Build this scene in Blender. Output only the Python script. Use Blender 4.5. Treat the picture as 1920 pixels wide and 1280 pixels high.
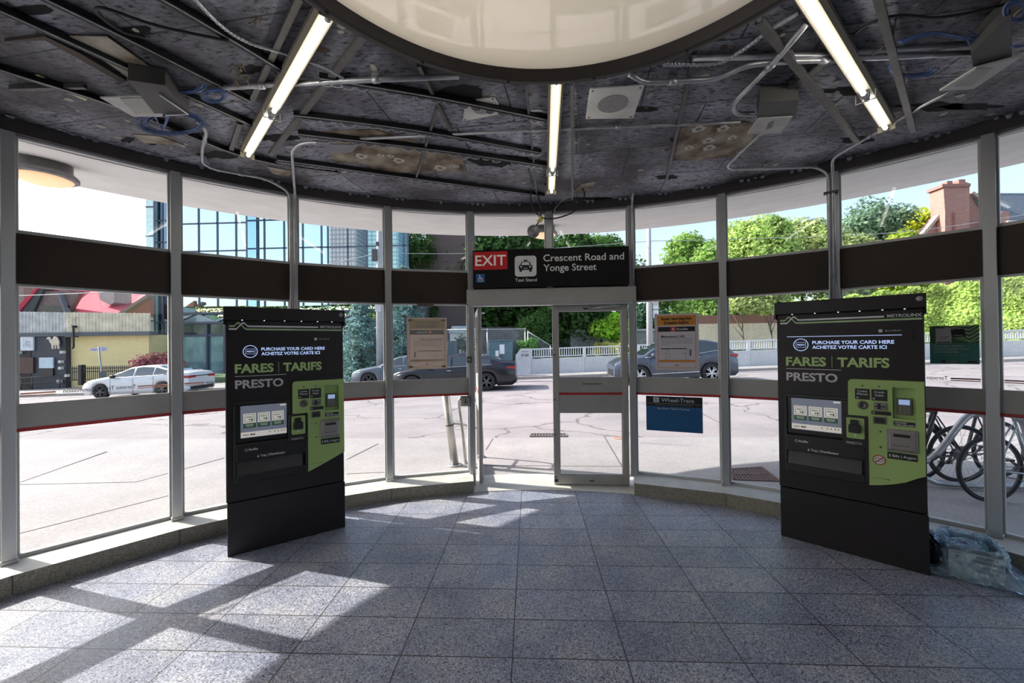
import bpy, bmesh, math, random
from math import sin, cos, pi, sqrt, atan2, radians as rad
from mathutils import Vector, Matrix
for o in list(bpy.data.objects): bpy.data.objects.remove(o)
scene = bpy.context.scene
COL = scene.collection

# ---------------------------------------------------------------- camera
F, EYE, YAW, PITCH, ROLL = 757.15, 1.6871, 0.04396, 0.00653, 0.01194
CX, CY, RG = 0.11435, 0.24954, 4.711          # centre and glazing radius of the round kiosk
CM = Matrix.Rotation(YAW, 3, 'Z') @ Matrix.Rotation(PITCH, 3, 'X') @ Matrix.Rotation(ROLL, 3, 'Y')
cam_d = bpy.data.cameras.new('camera'); cam = bpy.data.objects.new('camera', cam_d); COL.objects.link(cam)
cam_d.sensor_width = 36.0; cam_d.lens = F / 1920 * 36.0; cam_d.clip_start = 0.05; cam_d.clip_end = 500
r_, f_, u_ = CM @ Vector((1, 0, 0)), CM @ Vector((0, 1, 0)), CM @ Vector((0, 0, 1))
m3 = Matrix((r_, u_, -f_)).transposed()
cam.matrix_world = Matrix.Translation((0, 0, EYE)) @ m3.to_4x4()
scene.camera = cam
scene.cycles.use_light_tree = False

# ---------------------------------------------------------------- sky, sun, exposure
SUN_EL = rad(36.9)
world = bpy.data.worlds.new('sky'); scene.world = world; world.use_nodes = True
wn = world.node_tree; wn.nodes.clear()
sk = wn.nodes.new('ShaderNodeTexSky'); sk.sky_type = 'NISHITA'; sk.sun_disc = False
sk.sun_elevation = SUN_EL; sk.sun_rotation = rad(-77); sk.air_density = 1.0; sk.dust_density = 2.6; sk.ozone_density = 1.3
bg = wn.nodes.new('ShaderNodeBackground'); bg.inputs[1].default_value = 0.34
wo = wn.nodes.new('ShaderNodeOutputWorld')
hs = wn.nodes.new('ShaderNodeHueSaturation'); hs.inputs['Saturation'].default_value = 0.82; hs.inputs['Value'].default_value = 0.95
wn.links.new(sk.outputs[0], hs.inputs['Color']); wn.links.new(hs.outputs[0], bg.inputs[0]); wn.links.new(bg.outputs[0], wo.inputs[0])
sd = bpy.data.lights.new('sun', 'SUN'); sd.energy = 7.3; sd.angle = rad(0.53); sd.color = (1.0, 0.95, 0.87)
sun = bpy.data.objects.new('sun', sd); COL.objects.link(sun)
sdir = Vector((0.974 * cos(SUN_EL), -0.228 * cos(SUN_EL), -sin(SUN_EL)))
sun.rotation_euler = sdir.to_track_quat('-Z', 'Y').to_euler()
sun.location = (-8, 4, 9)
vs = scene.view_settings
scene.display_settings.display_device = 'sRGB'
vs.view_transform = 'Standard'; vs.look = 'None'; vs.gamma = 1.0; vs.use_curve_mapping = False; vs.exposure = 0.25

# ---------------------------------------------------------------- measuring helpers
def ray(px, py): return CM @ Vector(((px - 960) / F, 1, -(py - 640) / F))
def pz(px, py, z):
    d = ray(px, py); t = (z - EYE) / d.z; return Vector((d.x * t, d.y * t, z))
def pY(px, py, Y):
    d = ray(px, py); t = Y / d.y; return Vector((d.x * t, Y, EYE + d.z * t))
def cyl(px, py, r=RG):
    d = ray(px, py); a = d.x**2 + d.y**2; b = -2 * (d.x * CX + d.y * CY); c = CX**2 + CY**2 - r * r
    t = (-b + sqrt(b * b - 4 * a * c)) / 2 / a; return Vector((d.x * t, d.y * t, EYE + d.z * t))
def TH(k): return -0.997 + 0.2052 * k
def post(k, r=RG): return Vector((CX + r * sin(TH(k)), CY + r * cos(TH(k)), 0))
def lerp(a, b, t): return a + (b - a) * t
def smooth(t): t = max(0, min(1, t)); return t * t * (3 - 2 * t)
def ground(x, y): return (-0.02 + 0.028 * x) * smooth((y - 6.5) / 6.5) - 0.015

# ---------------------------------------------------------------- materials
MATS = {}
def nd(nt, t, **kw):
    n = nt.nodes.new(t)
    for k, v in kw.items(): setattr(n, k, v)
    return n
def ramp(nt, fac, stops, interp='LINEAR'):
    n = nt.nodes.new('ShaderNodeValToRGB'); n.color_ramp.interpolation = interp
    while len(n.color_ramp.elements) > 1: n.color_ramp.elements.remove(n.color_ramp.elements[-1])
    n.color_ramp.elements[0].position = stops[0][0]; n.color_ramp.elements[0].color = (*stops[0][1], 1)
    for p, c in stops[1:]:
        e = n.color_ramp.elements.new(p); e.color = (*c, 1)
    nt.links.new(fac, n.inputs[0]); return n.outputs[0]
def base(name):
    m = bpy.data.materials.new(name); m.use_nodes = True; nt = m.node_tree
    return m, nt, nt.nodes['Principled BSDF']
def M(name, col, rough=0.5, metal=0.0, var=0.12, scale=6.0, bump=0.0, bscale=60.0, emit=None, es=0.0, spec=0.5, stretch=None, coat=0):
    if name in MATS: return MATS[name]
    m, nt, b = base(name)
    tc = nd(nt, 'ShaderNodeTexCoord'); src = tc.outputs['Object']
    if stretch:
        mp = nd(nt, 'ShaderNodeMapping'); mp.inputs['Scale'].default_value = stretch
        nt.links.new(src, mp.inputs[0]); src = mp.outputs[0]
    n = nd(nt, 'ShaderNodeTexNoise'); n.inputs['Scale'].default_value = scale; n.inputs['Detail'].default_value = 5
    nt.links.new(src, n.inputs['Vector'])
    lo = tuple(c * (1 - var) for c in col); hi = tuple(min(1, c * (1 + var)) for c in col)
    nt.links.new(ramp(nt, n.outputs['Fac'], [(0.3, lo), (0.7, hi)]), b.inputs['Base Color'])
    b.inputs['Roughness'].default_value = rough; b.inputs['Metallic'].default_value = metal
    b.inputs['Specular IOR Level'].default_value = spec
    if coat: b.inputs['Coat Weight'].default_value = coat; b.inputs['Coat Roughness'].default_value = 0.05
    if bump:
        n2 = nd(nt, 'ShaderNodeTexNoise'); n2.inputs['Scale'].default_value = bscale; n2.inputs['Detail'].default_value = 4
        nt.links.new(src, n2.inputs['Vector'])
        bp = nd(nt, 'ShaderNodeBump'); bp.inputs['Strength'].default_value = bump; bp.inputs['Distance'].default_value = 0.01
        nt.links.new(n2.outputs['Fac'], bp.inputs['Height']); nt.links.new(bp.outputs[0], b.inputs['Normal'])
    if emit:
        b.inputs['Emission Color'].default_value = (*emit, 1); b.inputs['Emission Strength'].default_value = es
    MATS[name] = m; return m
def glassmat(name, tint, refl=1.0, alpha_dirt=0.0):
    if name in MATS: return MATS[name]
    m = bpy.data.materials.new(name); m.use_nodes = True; nt = m.node_tree; nt.nodes.clear()
    tr = nd(nt, 'ShaderNodeBsdfTransparent'); tr.inputs[0].default_value = (*tint, 1)
    gl = nd(nt, 'ShaderNodeBsdfGlossy'); gl.inputs['Roughness'].default_value = 0.01
    fr = nd(nt, 'ShaderNodeFresnel'); fr.inputs[0].default_value = 1.45
    mu = nd(nt, 'ShaderNodeMath', operation='MULTIPLY'); mu.inputs[1].default_value = refl
    mx = nd(nt, 'ShaderNodeMixShader'); out = nd(nt, 'ShaderNodeOutputMaterial')
    geo = nd(nt, 'ShaderNodeNewGeometry'); fb = nd(nt, 'ShaderNodeMath', operation='SUBTRACT'); fb.inputs[0].default_value = 1.0
    nt.links.new(geo.outputs['Backfacing'], fb.inputs[1]); fm = nd(nt, 'ShaderNodeMath', operation='MULTIPLY')   # reflect on the outer face only
    nt.links.new(fr.outputs[0], fm.inputs[0]); nt.links.new(fb.outputs[0], fm.inputs[1])
    nt.links.new(fm.outputs[0], mu.inputs[0]); nt.links.new(mu.outputs[0], mx.inputs[0])
    nt.links.new(tr.outputs[0], mx.inputs[1]); nt.links.new(gl.outputs[0], mx.inputs[2])
    last = mx.outputs[0]
    if alpha_dirt:
        df = nd(nt, 'ShaderNodeBsdfDiffuse'); df.inputs[0].default_value = (0.8, 0.8, 0.8, 1)
        nz = nd(nt, 'ShaderNodeTexNoise'); nz.inputs['Scale'].default_value = 3.0; nz.inputs['Detail'].default_value = 8
        tc = nd(nt, 'ShaderNodeTexCoord'); nt.links.new(tc.outputs['Object'], nz.inputs['Vector'])
        m2 = nd(nt, 'ShaderNodeMath', operation='MULTIPLY'); m2.inputs[1].default_value = alpha_dirt
        nt.links.new(nz.outputs['Fac'], m2.inputs[0])
        mx2 = nd(nt, 'ShaderNodeMixShader'); nt.links.new(m2.outputs[0], mx2.inputs[0])
        nt.links.new(last, mx2.inputs[1]); nt.links.new(df.outputs[0], mx2.inputs[2]); last = mx2.outputs[0]
    nt.links.new(last, out.inputs[0]); MATS[name] = m; return m

def terrazzo():
    m, nt, b = base('floor_terrazzo')
    tc = nd(nt, 'ShaderNodeTexCoord'); P = tc.outputs['Object']
    sep = nd(nt, 'ShaderNodeSeparateXYZ'); nt.links.new(P, sep.inputs[0])
    def mth(op, a, bb=None, c=None):
        n = nd(nt, 'ShaderNodeMath', operation=op)
        for i, v in enumerate((a, bb, c)):
            if v is None: continue
            if isinstance(v, (int, float)): n.inputs[i].default_value = v
            else: nt.links.new(v, n.inputs[i])
        return n.outputs[0]
    u = mth('DIVIDE', mth('ADD', sep.outputs[0], 0.11388), 0.6096); v = mth('DIVIDE', mth('SUBTRACT', sep.outputs[1], 2.48519), 0.3048)
    def dist(t, w): return mth('MULTIPLY', mth('ABSOLUTE', mth('SUBTRACT', t, mth('ROUND', t))), w)
    nzj = nd(nt, 'ShaderNodeTexNoise'); nzj.inputs['Scale'].default_value = 40; nt.links.new(P, nzj.inputs['Vector'])
    d = mth('MINIMUM', dist(u, 0.6096), dist(v, 0.3048))
    d = mth('ADD', d, mth('MULTIPLY', mth('SUBTRACT', nzj.outputs['Fac'], 0.5), 0.0025))
    joint = mth('LESS_THAN', d, 0.0034)
    comb = nd(nt, 'ShaderNodeCombineXYZ'); nt.links.new(mth('FLOOR', u), comb.inputs[0]); nt.links.new(mth('FLOOR', v), comb.inputs[1])
    wnz = nd(nt, 'ShaderNodeTexWhiteNoise'); nt.links.new(comb.outputs[0], wnz.inputs['Vector'])
    vo = nd(nt, 'ShaderNodeTexVoronoi'); vo.inputs['Scale'].default_value = 165; nt.links.new(P, vo.inputs['Vector'])
    sx = nd(nt, 'ShaderNodeSeparateColor'); nt.links.new(vo.outputs['Color'], sx.inputs[0])
    spk = ramp(nt, sx.outputs[0], [(0.0, (0.06, 0.06, 0.075)), (0.10, (0.09, 0.09, 0.11)), (0.16, (0.245, 0.25, 0.30)), (0.6, (0.315, 0.32, 0.37)), (0.85, (0.44, 0.445, 0.485)), (1.0, (0.62, 0.62, 0.63))])
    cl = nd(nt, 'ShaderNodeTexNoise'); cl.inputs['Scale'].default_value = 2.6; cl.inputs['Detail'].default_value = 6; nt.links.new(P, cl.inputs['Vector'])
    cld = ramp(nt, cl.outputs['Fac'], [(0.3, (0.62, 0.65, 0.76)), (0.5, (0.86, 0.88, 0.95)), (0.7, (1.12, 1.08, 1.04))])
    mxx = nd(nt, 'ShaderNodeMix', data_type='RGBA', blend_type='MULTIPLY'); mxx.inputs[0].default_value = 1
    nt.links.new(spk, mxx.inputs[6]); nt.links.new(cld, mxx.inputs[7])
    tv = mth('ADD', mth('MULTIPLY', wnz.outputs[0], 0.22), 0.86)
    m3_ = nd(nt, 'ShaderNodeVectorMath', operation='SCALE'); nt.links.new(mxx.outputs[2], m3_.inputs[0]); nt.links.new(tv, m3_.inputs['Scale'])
    mj = nd(nt, 'ShaderNodeMix', data_type='RGBA'); nt.links.new(joint, mj.inputs[0]); nt.links.new(m3_.outputs[0], mj.inputs[6])
    mj.inputs[7].default_value = (0.045, 0.035, 0.03, 1)
    nt.links.new(mj.outputs[2], b.inputs['Base Color'])
    rr = ramp(nt, cl.outputs['Fac'], [(0.35, (0.36,) * 3), (0.7, (0.52,) * 3)]); nt.links.new(rr, b.inputs['Roughness'])
    b.inputs['Specular IOR Level'].default_value = 0.45
    bp = nd(nt, 'ShaderNodeBump'); bp.inputs['Strength'].default_value = 0.35; bp.inputs['Distance'].default_value = 0.003
    inv = mth('SUBTRACT', 1.0, joint); nt.links.new(inv, bp.inputs['Height']); nt.links.new(bp.outputs[0], b.inputs['Normal'])
    return m
def speckle(name, cols, scale=90, rough=0.75, cracks=False, tint=None):
    m, nt, b = base(name)
    tc = nd(nt, 'ShaderNodeTexCoord'); P = tc.outputs['Object']
    vo = nd(nt, 'ShaderNodeTexVoronoi'); vo.inputs['Scale'].default_value = scale; nt.links.new(P, vo.inputs['Vector'])
    sx = nd(nt, 'ShaderNodeSeparateColor'); nt.links.new(vo.outputs['Color'], sx.inputs[0])
    n = nd(nt, 'ShaderNodeTexNoise'); n.inputs['Scale'].default_value = 0.7; n.inputs['Detail'].default_value = 9; n.inputs['Roughness'].default_value = 0.6
    nt.links.new(P, n.inputs['Vector'])
    a = ramp(nt, sx.outputs[0], [(0, cols[0]), (0.5, cols[1]), (1, cols[2])])
    c = ramp(nt, n.outputs['Fac'], [(0.3, (0.78, 0.78, 0.8)), (0.7, (1.12, 1.1, 1.08))])
    mx = nd(nt, 'ShaderNodeMix', data_type='RGBA', blend_type='MULTIPLY'); mx.inputs[0].default_value = 1
    nt.links.new(a, mx.inputs[6]); nt.links.new(c, mx.inputs[7]); last = mx.outputs[2]
    if cracks:
        nz = nd(nt, 'ShaderNodeTexNoise'); nz.inputs['Scale'].default_value = 0.5; nz.inputs['Detail'].default_value = 6; nt.links.new(P, nz.inputs['Vector'])
        ad = nd(nt, 'ShaderNodeVectorMath', operation='ADD'); nt.links.new(P, ad.inputs[0])
        scn = nd(nt, 'ShaderNodeVectorMath', operation='SCALE'); nt.links.new(nz.outputs['Color'], scn.inputs[0]); scn.inputs['Scale'].default_value = 2.2
        nt.links.new(scn.outputs[0], ad.inputs[1])
        v2 = nd(nt, 'ShaderNodeTexVoronoi', feature='DISTANCE_TO_EDGE'); v2.inputs['Scale'].default_value = 0.33; nt.links.new(ad.outputs[0], v2.inputs['Vector'])
        ck = ramp(nt, v2.outputs['Distance'], [(0.0, (0.45, 0.44, 0.45)), (0.008, (0.62, 0.6, 0.6)), (0.013, (1, 1, 1))])
        mk = nd(nt, 'ShaderNodeMix', data_type='RGBA', blend_type='MULTIPLY'); mk.inputs[0].default_value = 1
        nt.links.new(last, mk.inputs[6]); nt.links.new(ck, mk.inputs[7]); last = mk.outputs[2]
    nt.links.new(last, b.inputs['Base Color']); b.inputs['Roughness'].default_value = rough
    return m
def ceilmat():
    m, nt, b = base('scraped_black_ceiling')
    tc = nd(nt, 'ShaderNodeTexCoord'); P = tc.outputs['Object']
    mp = nd(nt, 'ShaderNodeMapping'); mp.inputs['Scale'].default_value = (1.0, 2.4, 1); nt.links.new(P, mp.inputs[0])
    n = nd(nt, 'ShaderNodeTexNoise'); n.inputs['Scale'].default_value = 22; n.inputs['Detail'].default_value = 5; n.inputs['Roughness'].default_value = 0.62
    nt.links.new(mp.outputs[0], n.inputs['Vector'])
    sb = nd(nt, 'ShaderNodeTexBrick'); sb.offset = 0.5; sb.inputs['Scale'].default_value = 1; sb.inputs['Brick Width'].default_value = 0.92; sb.inputs['Row Height'].default_value = 0.61; sb.inputs['Mortar Size'].default_value = 0.006
    sb.inputs['Color1'].default_value = (.82, .82, .82, 1); sb.inputs['Color2'].default_value = (1.15, 1.15, 1.15, 1); sb.inputs['Mortar'].default_value = (.15, .15, .15, 1)
    rm = nd(nt, 'ShaderNodeMapping'); rm.inputs['Rotation'].default_value = (0, 0, 0.12); nt.links.new(P, rm.inputs[0]); nt.links.new(rm.outputs[0], sb.inputs['Vector'])
    big = nd(nt, 'ShaderNodeTexNoise'); big.inputs['Scale'].default_value = 1.3; big.inputs['Detail'].default_value = 3; nt.links.new(P, big.inputs['Vector'])
    a = ramp(nt, n.outputs['Fac'], [(0.375, (0.004, 0.004, 0.005)), (0.41, (0.10, 0.10, 0.115)), (0.55, (0.165, 0.165, 0.195)), (0.75, (0.23, 0.23, 0.27))])
    c = ramp(nt, big.outputs['Fac'], [(0.40, (0.42, 0.39, 0.40)), (0.50, (1.2, 1.2, 1.2)), (0.64, (2.1, 2.1, 2.15))])
    mx = nd(nt, 'ShaderNodeMix', data_type='RGBA', blend_type='MULTIPLY'); mx.inputs[0].default_value = 1
    nt.links.new(a, mx.inputs[6]); nt.links.new(c, mx.inputs[7])
    my = nd(nt, 'ShaderNodeMix', data_type='RGBA', blend_type='MULTIPLY'); my.inputs[0].default_value = 1; nt.links.new(mx.outputs[2], my.inputs[6]); nt.links.new(sb.outputs['Color'], my.inputs[7]); nt.links.new(my.outputs[2], b.inputs['Base Color'])
    b.inputs['Roughness'].default_value = 0.5
    bp = nd(nt, 'ShaderNodeBump'); bp.inputs['Strength'].default_value = 0.9; bp.inputs['Distance'].default_value = 0.012
    nt.links.new(n.outputs['Fac'], bp.inputs['Height']); nt.links.new(bp.outputs[0], b.inputs['Normal'])
    return m
def brickmat(name, c1, c2, mortar, sc=4.0, bw=0.5, rh=0.25, off=0.5, ms=0.02, rough=0.85, vec='xz'):
    m, nt, b = base(name)
    tc = nd(nt, 'ShaderNodeTexCoord'); sep = nd(nt, 'ShaderNodeSeparateXYZ'); nt.links.new(tc.outputs['Object'], sep.inputs[0])
    cb = nd(nt, 'ShaderNodeCombineXYZ')
    ad = nd(nt, 'ShaderNodeMath', operation='ADD'); nt.links.new(sep.outputs[0], ad.inputs[0]); nt.links.new(sep.outputs[1], ad.inputs[1])
    nt.links.new(ad.outputs[0], cb.inputs[0]); nt.links.new(sep.outputs[2], cb.inputs[1])
    br = nd(nt, 'ShaderNodeTexBrick'); br.offset = off; br.inputs['Scale'].default_value = sc; br.inputs['Mortar Size'].default_value = ms
    br.inputs['Brick Width'].default_value = bw; br.inputs['Row Height'].default_value = rh
    br.inputs['Color1'].default_value = (*c1, 1); br.inputs['Color2'].default_value = (*c2, 1); br.inputs['Mortar'].default_value = (*mortar, 1)
    nt.links.new(cb.outputs[0], br.inputs['Vector']); nt.links.new(br.outputs['Color'], b.inputs['Base Color'])
    b.inputs['Roughness'].default_value = rough; MATS[name] = m
    return m

# ---------------------------------------------------------------- mesh builder
SPLIT = {'screw', 'end_cap', 'lock_cap', 'bolt_head', 'end_seal', 'label_plate', 'arrow_mark', 'tape_strip', 'slit', 'bracket', 'badge', 'paper_notice', 'screen_icon', 'screen_footer', 'maker_plate', 'street_sign', 'lamp_white'}
class MB:
    def __init__(s): s.v = []; s.f = []; s.mi = []; s.X = None; s.m = 0; s.sm = []; s.smooth = False
    def add(s, vs_, fs, mi=None):
        b0 = len(s.v)
        for p in vs_:
            p = Vector(p); s.v.append(s.X @ p if s.X else p)
        for f in fs:
            s.f.append([b0 + i for i in f]); s.mi.append(s.m if mi is None else mi); s.sm.append(s.smooth)
        return s
    def box(s, x0, x1, y0, y1, z0, z1, mi=None):
        return s.add([(x, y, z) for x in (x0, x1) for y in (y0, y1) for z in (z0, z1)],
                     [(0, 1, 3, 2), (4, 6, 7, 5), (0, 4, 5, 1), (2, 3, 7, 6), (0, 2, 6, 4), (1, 5, 7, 3)], mi)
    def cbox(s, x0, x1, y0, y1, z0, z1, c=0.004, mi=None):   # chamfered along the vertical and front edges
        pts = [(x0 + c, z0), (x1 - c, z0), (x1, z0 + c), (x1, z1 - c), (x1 - c, z1), (x0 + c, z1), (x0, z1 - c), (x0, z0 + c)]
        ins = [(min(max(x, x0 + c), x1 - c), min(max(z, z0 + c), z1 - c)) for x, z in pts]
        V = [(x, y1, z) for x, z in pts] + [(x, y0 + c, z) for x, z in pts] + [(x, y0, z) for x, z in ins]
        fs = [tuple(range(8))] + [(i, (i + 1) % 8, 8 + (i + 1) % 8, 8 + i) for i in range(8)] + [(8 + i, 8 + (i + 1) % 8, 16 + (i + 1) % 8, 16 + i) for i in range(8)] + [tuple(range(23, 15, -1))]
        return s.add(V, fs, mi)
    def quad(s, a, b, c, d, mi=None): return s.add([a, b, c, d], [(0, 1, 2, 3)], mi)
    def prism(s, pts, y0, y1, mi=None):                       # pts are (x, z)
        n = len(pts); V = [(x, y0, z) for x, z in pts] + [(x, y1, z) for x, z in pts]
        return s.add(V, [tuple(range(n)), tuple(range(2 * n - 1, n - 1, -1))] + [(i, n + i, n + (i + 1) % n, (i + 1) % n) for i in range(n)], mi)
    def slab(s, pts, z0, z1, mi=None):                        # pts are (x, y)
        n = len(pts); V = [(x, y, z0) for x, y in pts] + [(x, y, z1) for x, y in pts]
        return s.add(V, [tuple(range(n - 1, -1, -1)), tuple(range(n, 2 * n))] + [(i, (i + 1) % n, n + (i + 1) % n, n + i) for i in range(n)], mi)
    def tube(s, pts, r, n=10, closed=False, mi=None, cap=True, rr=None):
        pts = [Vector(p) for p in pts]; N = len(pts); V = []; fs = []
        prev = None
        for i, p in enumerate(pts):
            if closed: t = pts[(i + 1) % N] - pts[i - 1]
            else: t = pts[min(i + 1, N - 1)] - pts[max(i - 1, 0)]
            t = t.normalized() if t.length > 1e-9 else Vector((0, 0, 1))
            if prev is None:
                a = t.orthogonal().normalized()
            else:
                a = (prev - t * prev.dot(t)); a = a.normalized() if a.length > 1e-6 else t.orthogonal().normalized()
            prev = a; bb = t.cross(a); ri = rr[i] if rr else r
            for k in range(n):
                an = 2 * pi * k / n; V.append(p + (a * cos(an) + bb * sin(an)) * ri)
        for i in range(N if closed else N - 1):
            j = (i + 1) % N
            for k in range(n): fs.append((i * n + k, i * n + (k + 1) % n, j * n + (k + 1) % n, j * n + k))
        if cap and not closed: fs += [tuple(range(n - 1, -1, -1)), tuple((N - 1) * n + k for k in range(n))]
        o = s.smooth; s.smooth = True; s.add(V, fs, mi); s.smooth = o; return s
    def bar(s, a, b, w, h, up=(0, 0, 1), mi=None):            # box section between two points
        a, b = Vector(a), Vector(b); t = (b - a).normalized(); u = Vector(up)
        sd_ = t.cross(u); sd_ = sd_.normalized() if sd_.length > 1e-4 else t.orthogonal().normalized(); u = sd_.cross(t)
        V = [p + sd_ * sx * w / 2 + u * sz * h / 2 for p in (a, b) for sx in (-1, 1) for sz in (-1, 1)]
        return s.add(V, [(0, 1, 3, 2), (4, 6, 7, 5), (0, 4, 5, 1), (2, 3, 7, 6), (0, 2, 6, 4), (1, 5, 7, 3)], mi)
    def lathe(s, prof, n=24, c=(0, 0, 0), axis='z', mi=None, smooth=True, caps=True):
        V = []; fs = []
        for r, h in prof:
            for k in range(n):
                a = 2 * pi * k / n
                p = (r * cos(a), r * sin(a), h) if axis == 'z' else ((r * cos(a), h, r * sin(a)) if axis == 'y' else (h, r * cos(a), r * sin(a)))
                V.append((p[0] + c[0], p[1] + c[1], p[2] + c[2]))
        for i in range(len(prof) - 1):
            for k in range(n): fs.append((i * n + k, i * n + (k + 1) % n, (i + 1) * n + (k + 1) % n, (i + 1) * n + k))
        if caps and prof[0][0] > 1e-5: fs.append(tuple(range(n - 1, -1, -1)))
        if caps and prof[-1][0] > 1e-5: fs.append(tuple((len(prof) - 1) * n + k for k in range(n)))
        o = s.smooth; s.smooth = smooth; s.add(V, fs, mi); s.smooth = o; return s
    def disc(s, c, r, n=24, axis='y', mi=None, rz=None):
        rz = rz or r; V = []
        for k in range(n):
            a = 2 * pi * k / n
            V.append((c[0] + r * cos(a), c[1], c[2] + rz * sin(a)) if axis == 'y' else (c[0] + r * cos(a), c[1] + rz * sin(a), c[2]))
        return s.add(V, [tuple(range(n))], mi)
    def ringflat(s, c, r0, r1, n=32, mi=None, zs=1.0):
        V = [(c[0] + r * cos(2 * pi * k / n), c[1], c[2] + zs * r * sin(2 * pi * k / n)) for r in (r0, r1) for k in range(n)]
        return s.add(V, [(k, (k + 1) % n, n + (k + 1) % n, n + k) for k in range(n)], mi)
    def build(s, name, mats, parent=None, kind=None, recalc=True):
        if name in SPLIT:
            par = list(range(len(s.v)))
            def find(a):
                while par[a] != a: par[a] = par[par[a]]; a = par[a]
                return a
            for f in s.f:
                for i in f[1:]: par[find(i)] = find(f[0])
            gr = {}
            for k, f in enumerate(s.f): gr.setdefault(find(f[0]), []).append(k)
            if len(gr) > 1:
                o = None
                for ks in gr.values():
                    q = MB(); mp = {}
                    for k in ks:
                        nf = []
                        for i in s.f[k]:
                            if i not in mp: mp[i] = len(q.v); q.v.append(s.v[i])
                            nf.append(mp[i])
                        q.f.append(nf); q.mi.append(s.mi[k]); q.sm.append(s.sm[k])
                    o = q._build(name, mats, parent, kind, recalc)
                return o
        return s._build(name, mats, parent, kind, recalc)
    def _build(s, name, mats, parent=None, kind=None, recalc=True):
        me = bpy.data.meshes.new(name); me.from_pydata([tuple(p) for p in s.v], [], s.f)
        for m in (mats if isinstance(mats, (list, tuple)) else [mats]): me.materials.append(m)
        for p, i, sm_ in zip(me.polygons, s.mi, s.sm): p.material_index = i; p.use_smooth = sm_
        if recalc:
            bm = bmesh.new(); bm.from_mesh(me); bmesh.ops.recalc_face_normals(bm, faces=bm.faces); bm.to_mesh(me); bm.free()
        o = bpy.data.objects.new(name, me); COL.objects.link(o)
        if parent: o.parent = parent
        if kind: o['kind'] = kind
        return o
# lettering: glyph outlines of the built-in font, cached as flat meshes
GL = {}
def glyphs(txt, bold=0.0, align='LEFT'):
    key = (txt, bold)
    if key in GL: return GL[key]
    cu = bpy.data.curves.new('t', 'FONT'); cu.body = txt; cu.size = 1.0; cu.offset = bold; cu.resolution_u = 3
    ob = bpy.data.objects.new('t', cu); COL.objects.link(ob)
    dg = bpy.context.evaluated_depsgraph_get(); dg.update()
    me = bpy.data.meshes.new_from_object(ob.evaluated_get(dg))
    V = [v.co.copy() for v in me.vertices]; Fc = [list(p.vertices) for p in me.polygons]
    bpy.data.objects.remove(ob); bpy.data.curves.remove(cu); bpy.data.meshes.remove(me)
    GL[key] = (V, Fc); return GL[key]
_H = [None]
def text(mb, s, x0, x1, zb, cap, y=-0.001, mi=0, bold=0.02, flip=False, slant=0):
    """write s between x0 and x1 on the plane y, baseline zb, capital height cap"""
    if _H[0] is None: _H[0] = max(v.y for v in glyphs('H')[0])
    V, Fc = glyphs(s, bold)
    if not V: return
    a = min(v.x for v in V); b = max(v.x for v in V)
    sx = (x1 - x0) / (b - a); sz = cap / _H[0]
    P = []
    for v in V:
        x = (v.x - a) * sx
        x = x1 - x if flip else x0 + x
        P.append((x + slant * v.y * sz, y, zb + v.y * sz))
    mb.add(P, Fc, mi)
def empty(name, loc=(0, 0, 0), rz=0, label=None, cat=None, group=None, kind=None):
    o = bpy.data.objects.new(name, None); COL.objects.link(o); o.location = loc; o.rotation_euler = (0, 0, rz); o.empty_display_size = 0.1
    return tag(o, label, cat, group, kind)
def tag(o, label=None, cat=None, group=None, kind=None):
    if label: o['label'] = label
    if cat: o['category'] = cat
    if group: o['group'] = group
    if kind: o['kind'] = kind
    return o
def origin(o):
    """move the origin of a world-space mesh to its lowest centre"""
    me = o.data; xs = [v.co for v in me.vertices]
    c = Vector(((min(v.x for v in xs) + max(v.x for v in xs)) / 2, (min(v.y for v in xs) + max(v.y for v in xs)) / 2, min(v.z for v in xs)))
    me.transform(Matrix.Translation(-c)); o.location = c; return o
def smoothpath(pts, n=6):
    pts = [Vector(p) for p in pts]; out = []
    for i in range(len(pts) - 1):
        p0, p1, p2, p3 = pts[max(i - 1, 0)], pts[i], pts[i + 1], pts[min(i + 2, len(pts) - 1)]
        for k in range(n):
            t = k / n
            out.append(0.5 * ((2 * p1) + (p2 - p0) * t + (2 * p0 - 5 * p1 + 4 * p2 - p3) * t * t + (3 * p1 - p0 - 3 * p2 + p3) * t**3))
    out.append(pts[-1]); return out

# ---------------------------------------------------------------- palette
ALU = M('brushed_aluminium', (0.46, 0.465, 0.48), 0.36, 0.6, 0.1, 3, stretch=(1, 1, 0.1))
ALUW = M('painted_grey_metal', (0.50, 0.50, 0.50), 0.5, 0.1, 0.06)
DARKF = M('dark_bronze_frame', (0.045, 0.040, 0.040), 0.5, 0.2)
BROWN = M('brown_spandrel', (0.036, 0.025, 0.019), 0.55, 0.0, 0.08, spec=.3)
GREYP = M('grey_rail_panel', (0.40, 0.385, 0.37), 0.5, 0.1, 0.05)
RED = M('red_stripe', (0.42, 0.03, 0.035), 0.45)
WHITE = M('white_paint', (0.78, 0.77, 0.75), 0.6, 0, 0.05)
GLASS = glassmat('clear_window_glass', (0.97, 0.985, 0.98), 0.9)
BLACKP = M('black_panel', (0.013, 0.0095, 0.0115), 0.42, 0, 0.15, spec=.4)
BLK = M('black_plastic', (0.012, 0.012, 0.013), 0.5)
GALV = M('galvanised_steel', (0.42, 0.42, 0.44), 0.38, 0.7, 0.2, 12)
GALVD = M('dull_dark_steel', (0.10, 0.095, 0.09), 0.5, 0.5, 0.3, 20)
INK = M('ink_black', (0.012, 0.012, 0.014), 0.6)
RUB = M('tyre_rubber', (0.02, 0.02, 0.022), 0.8)

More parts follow.
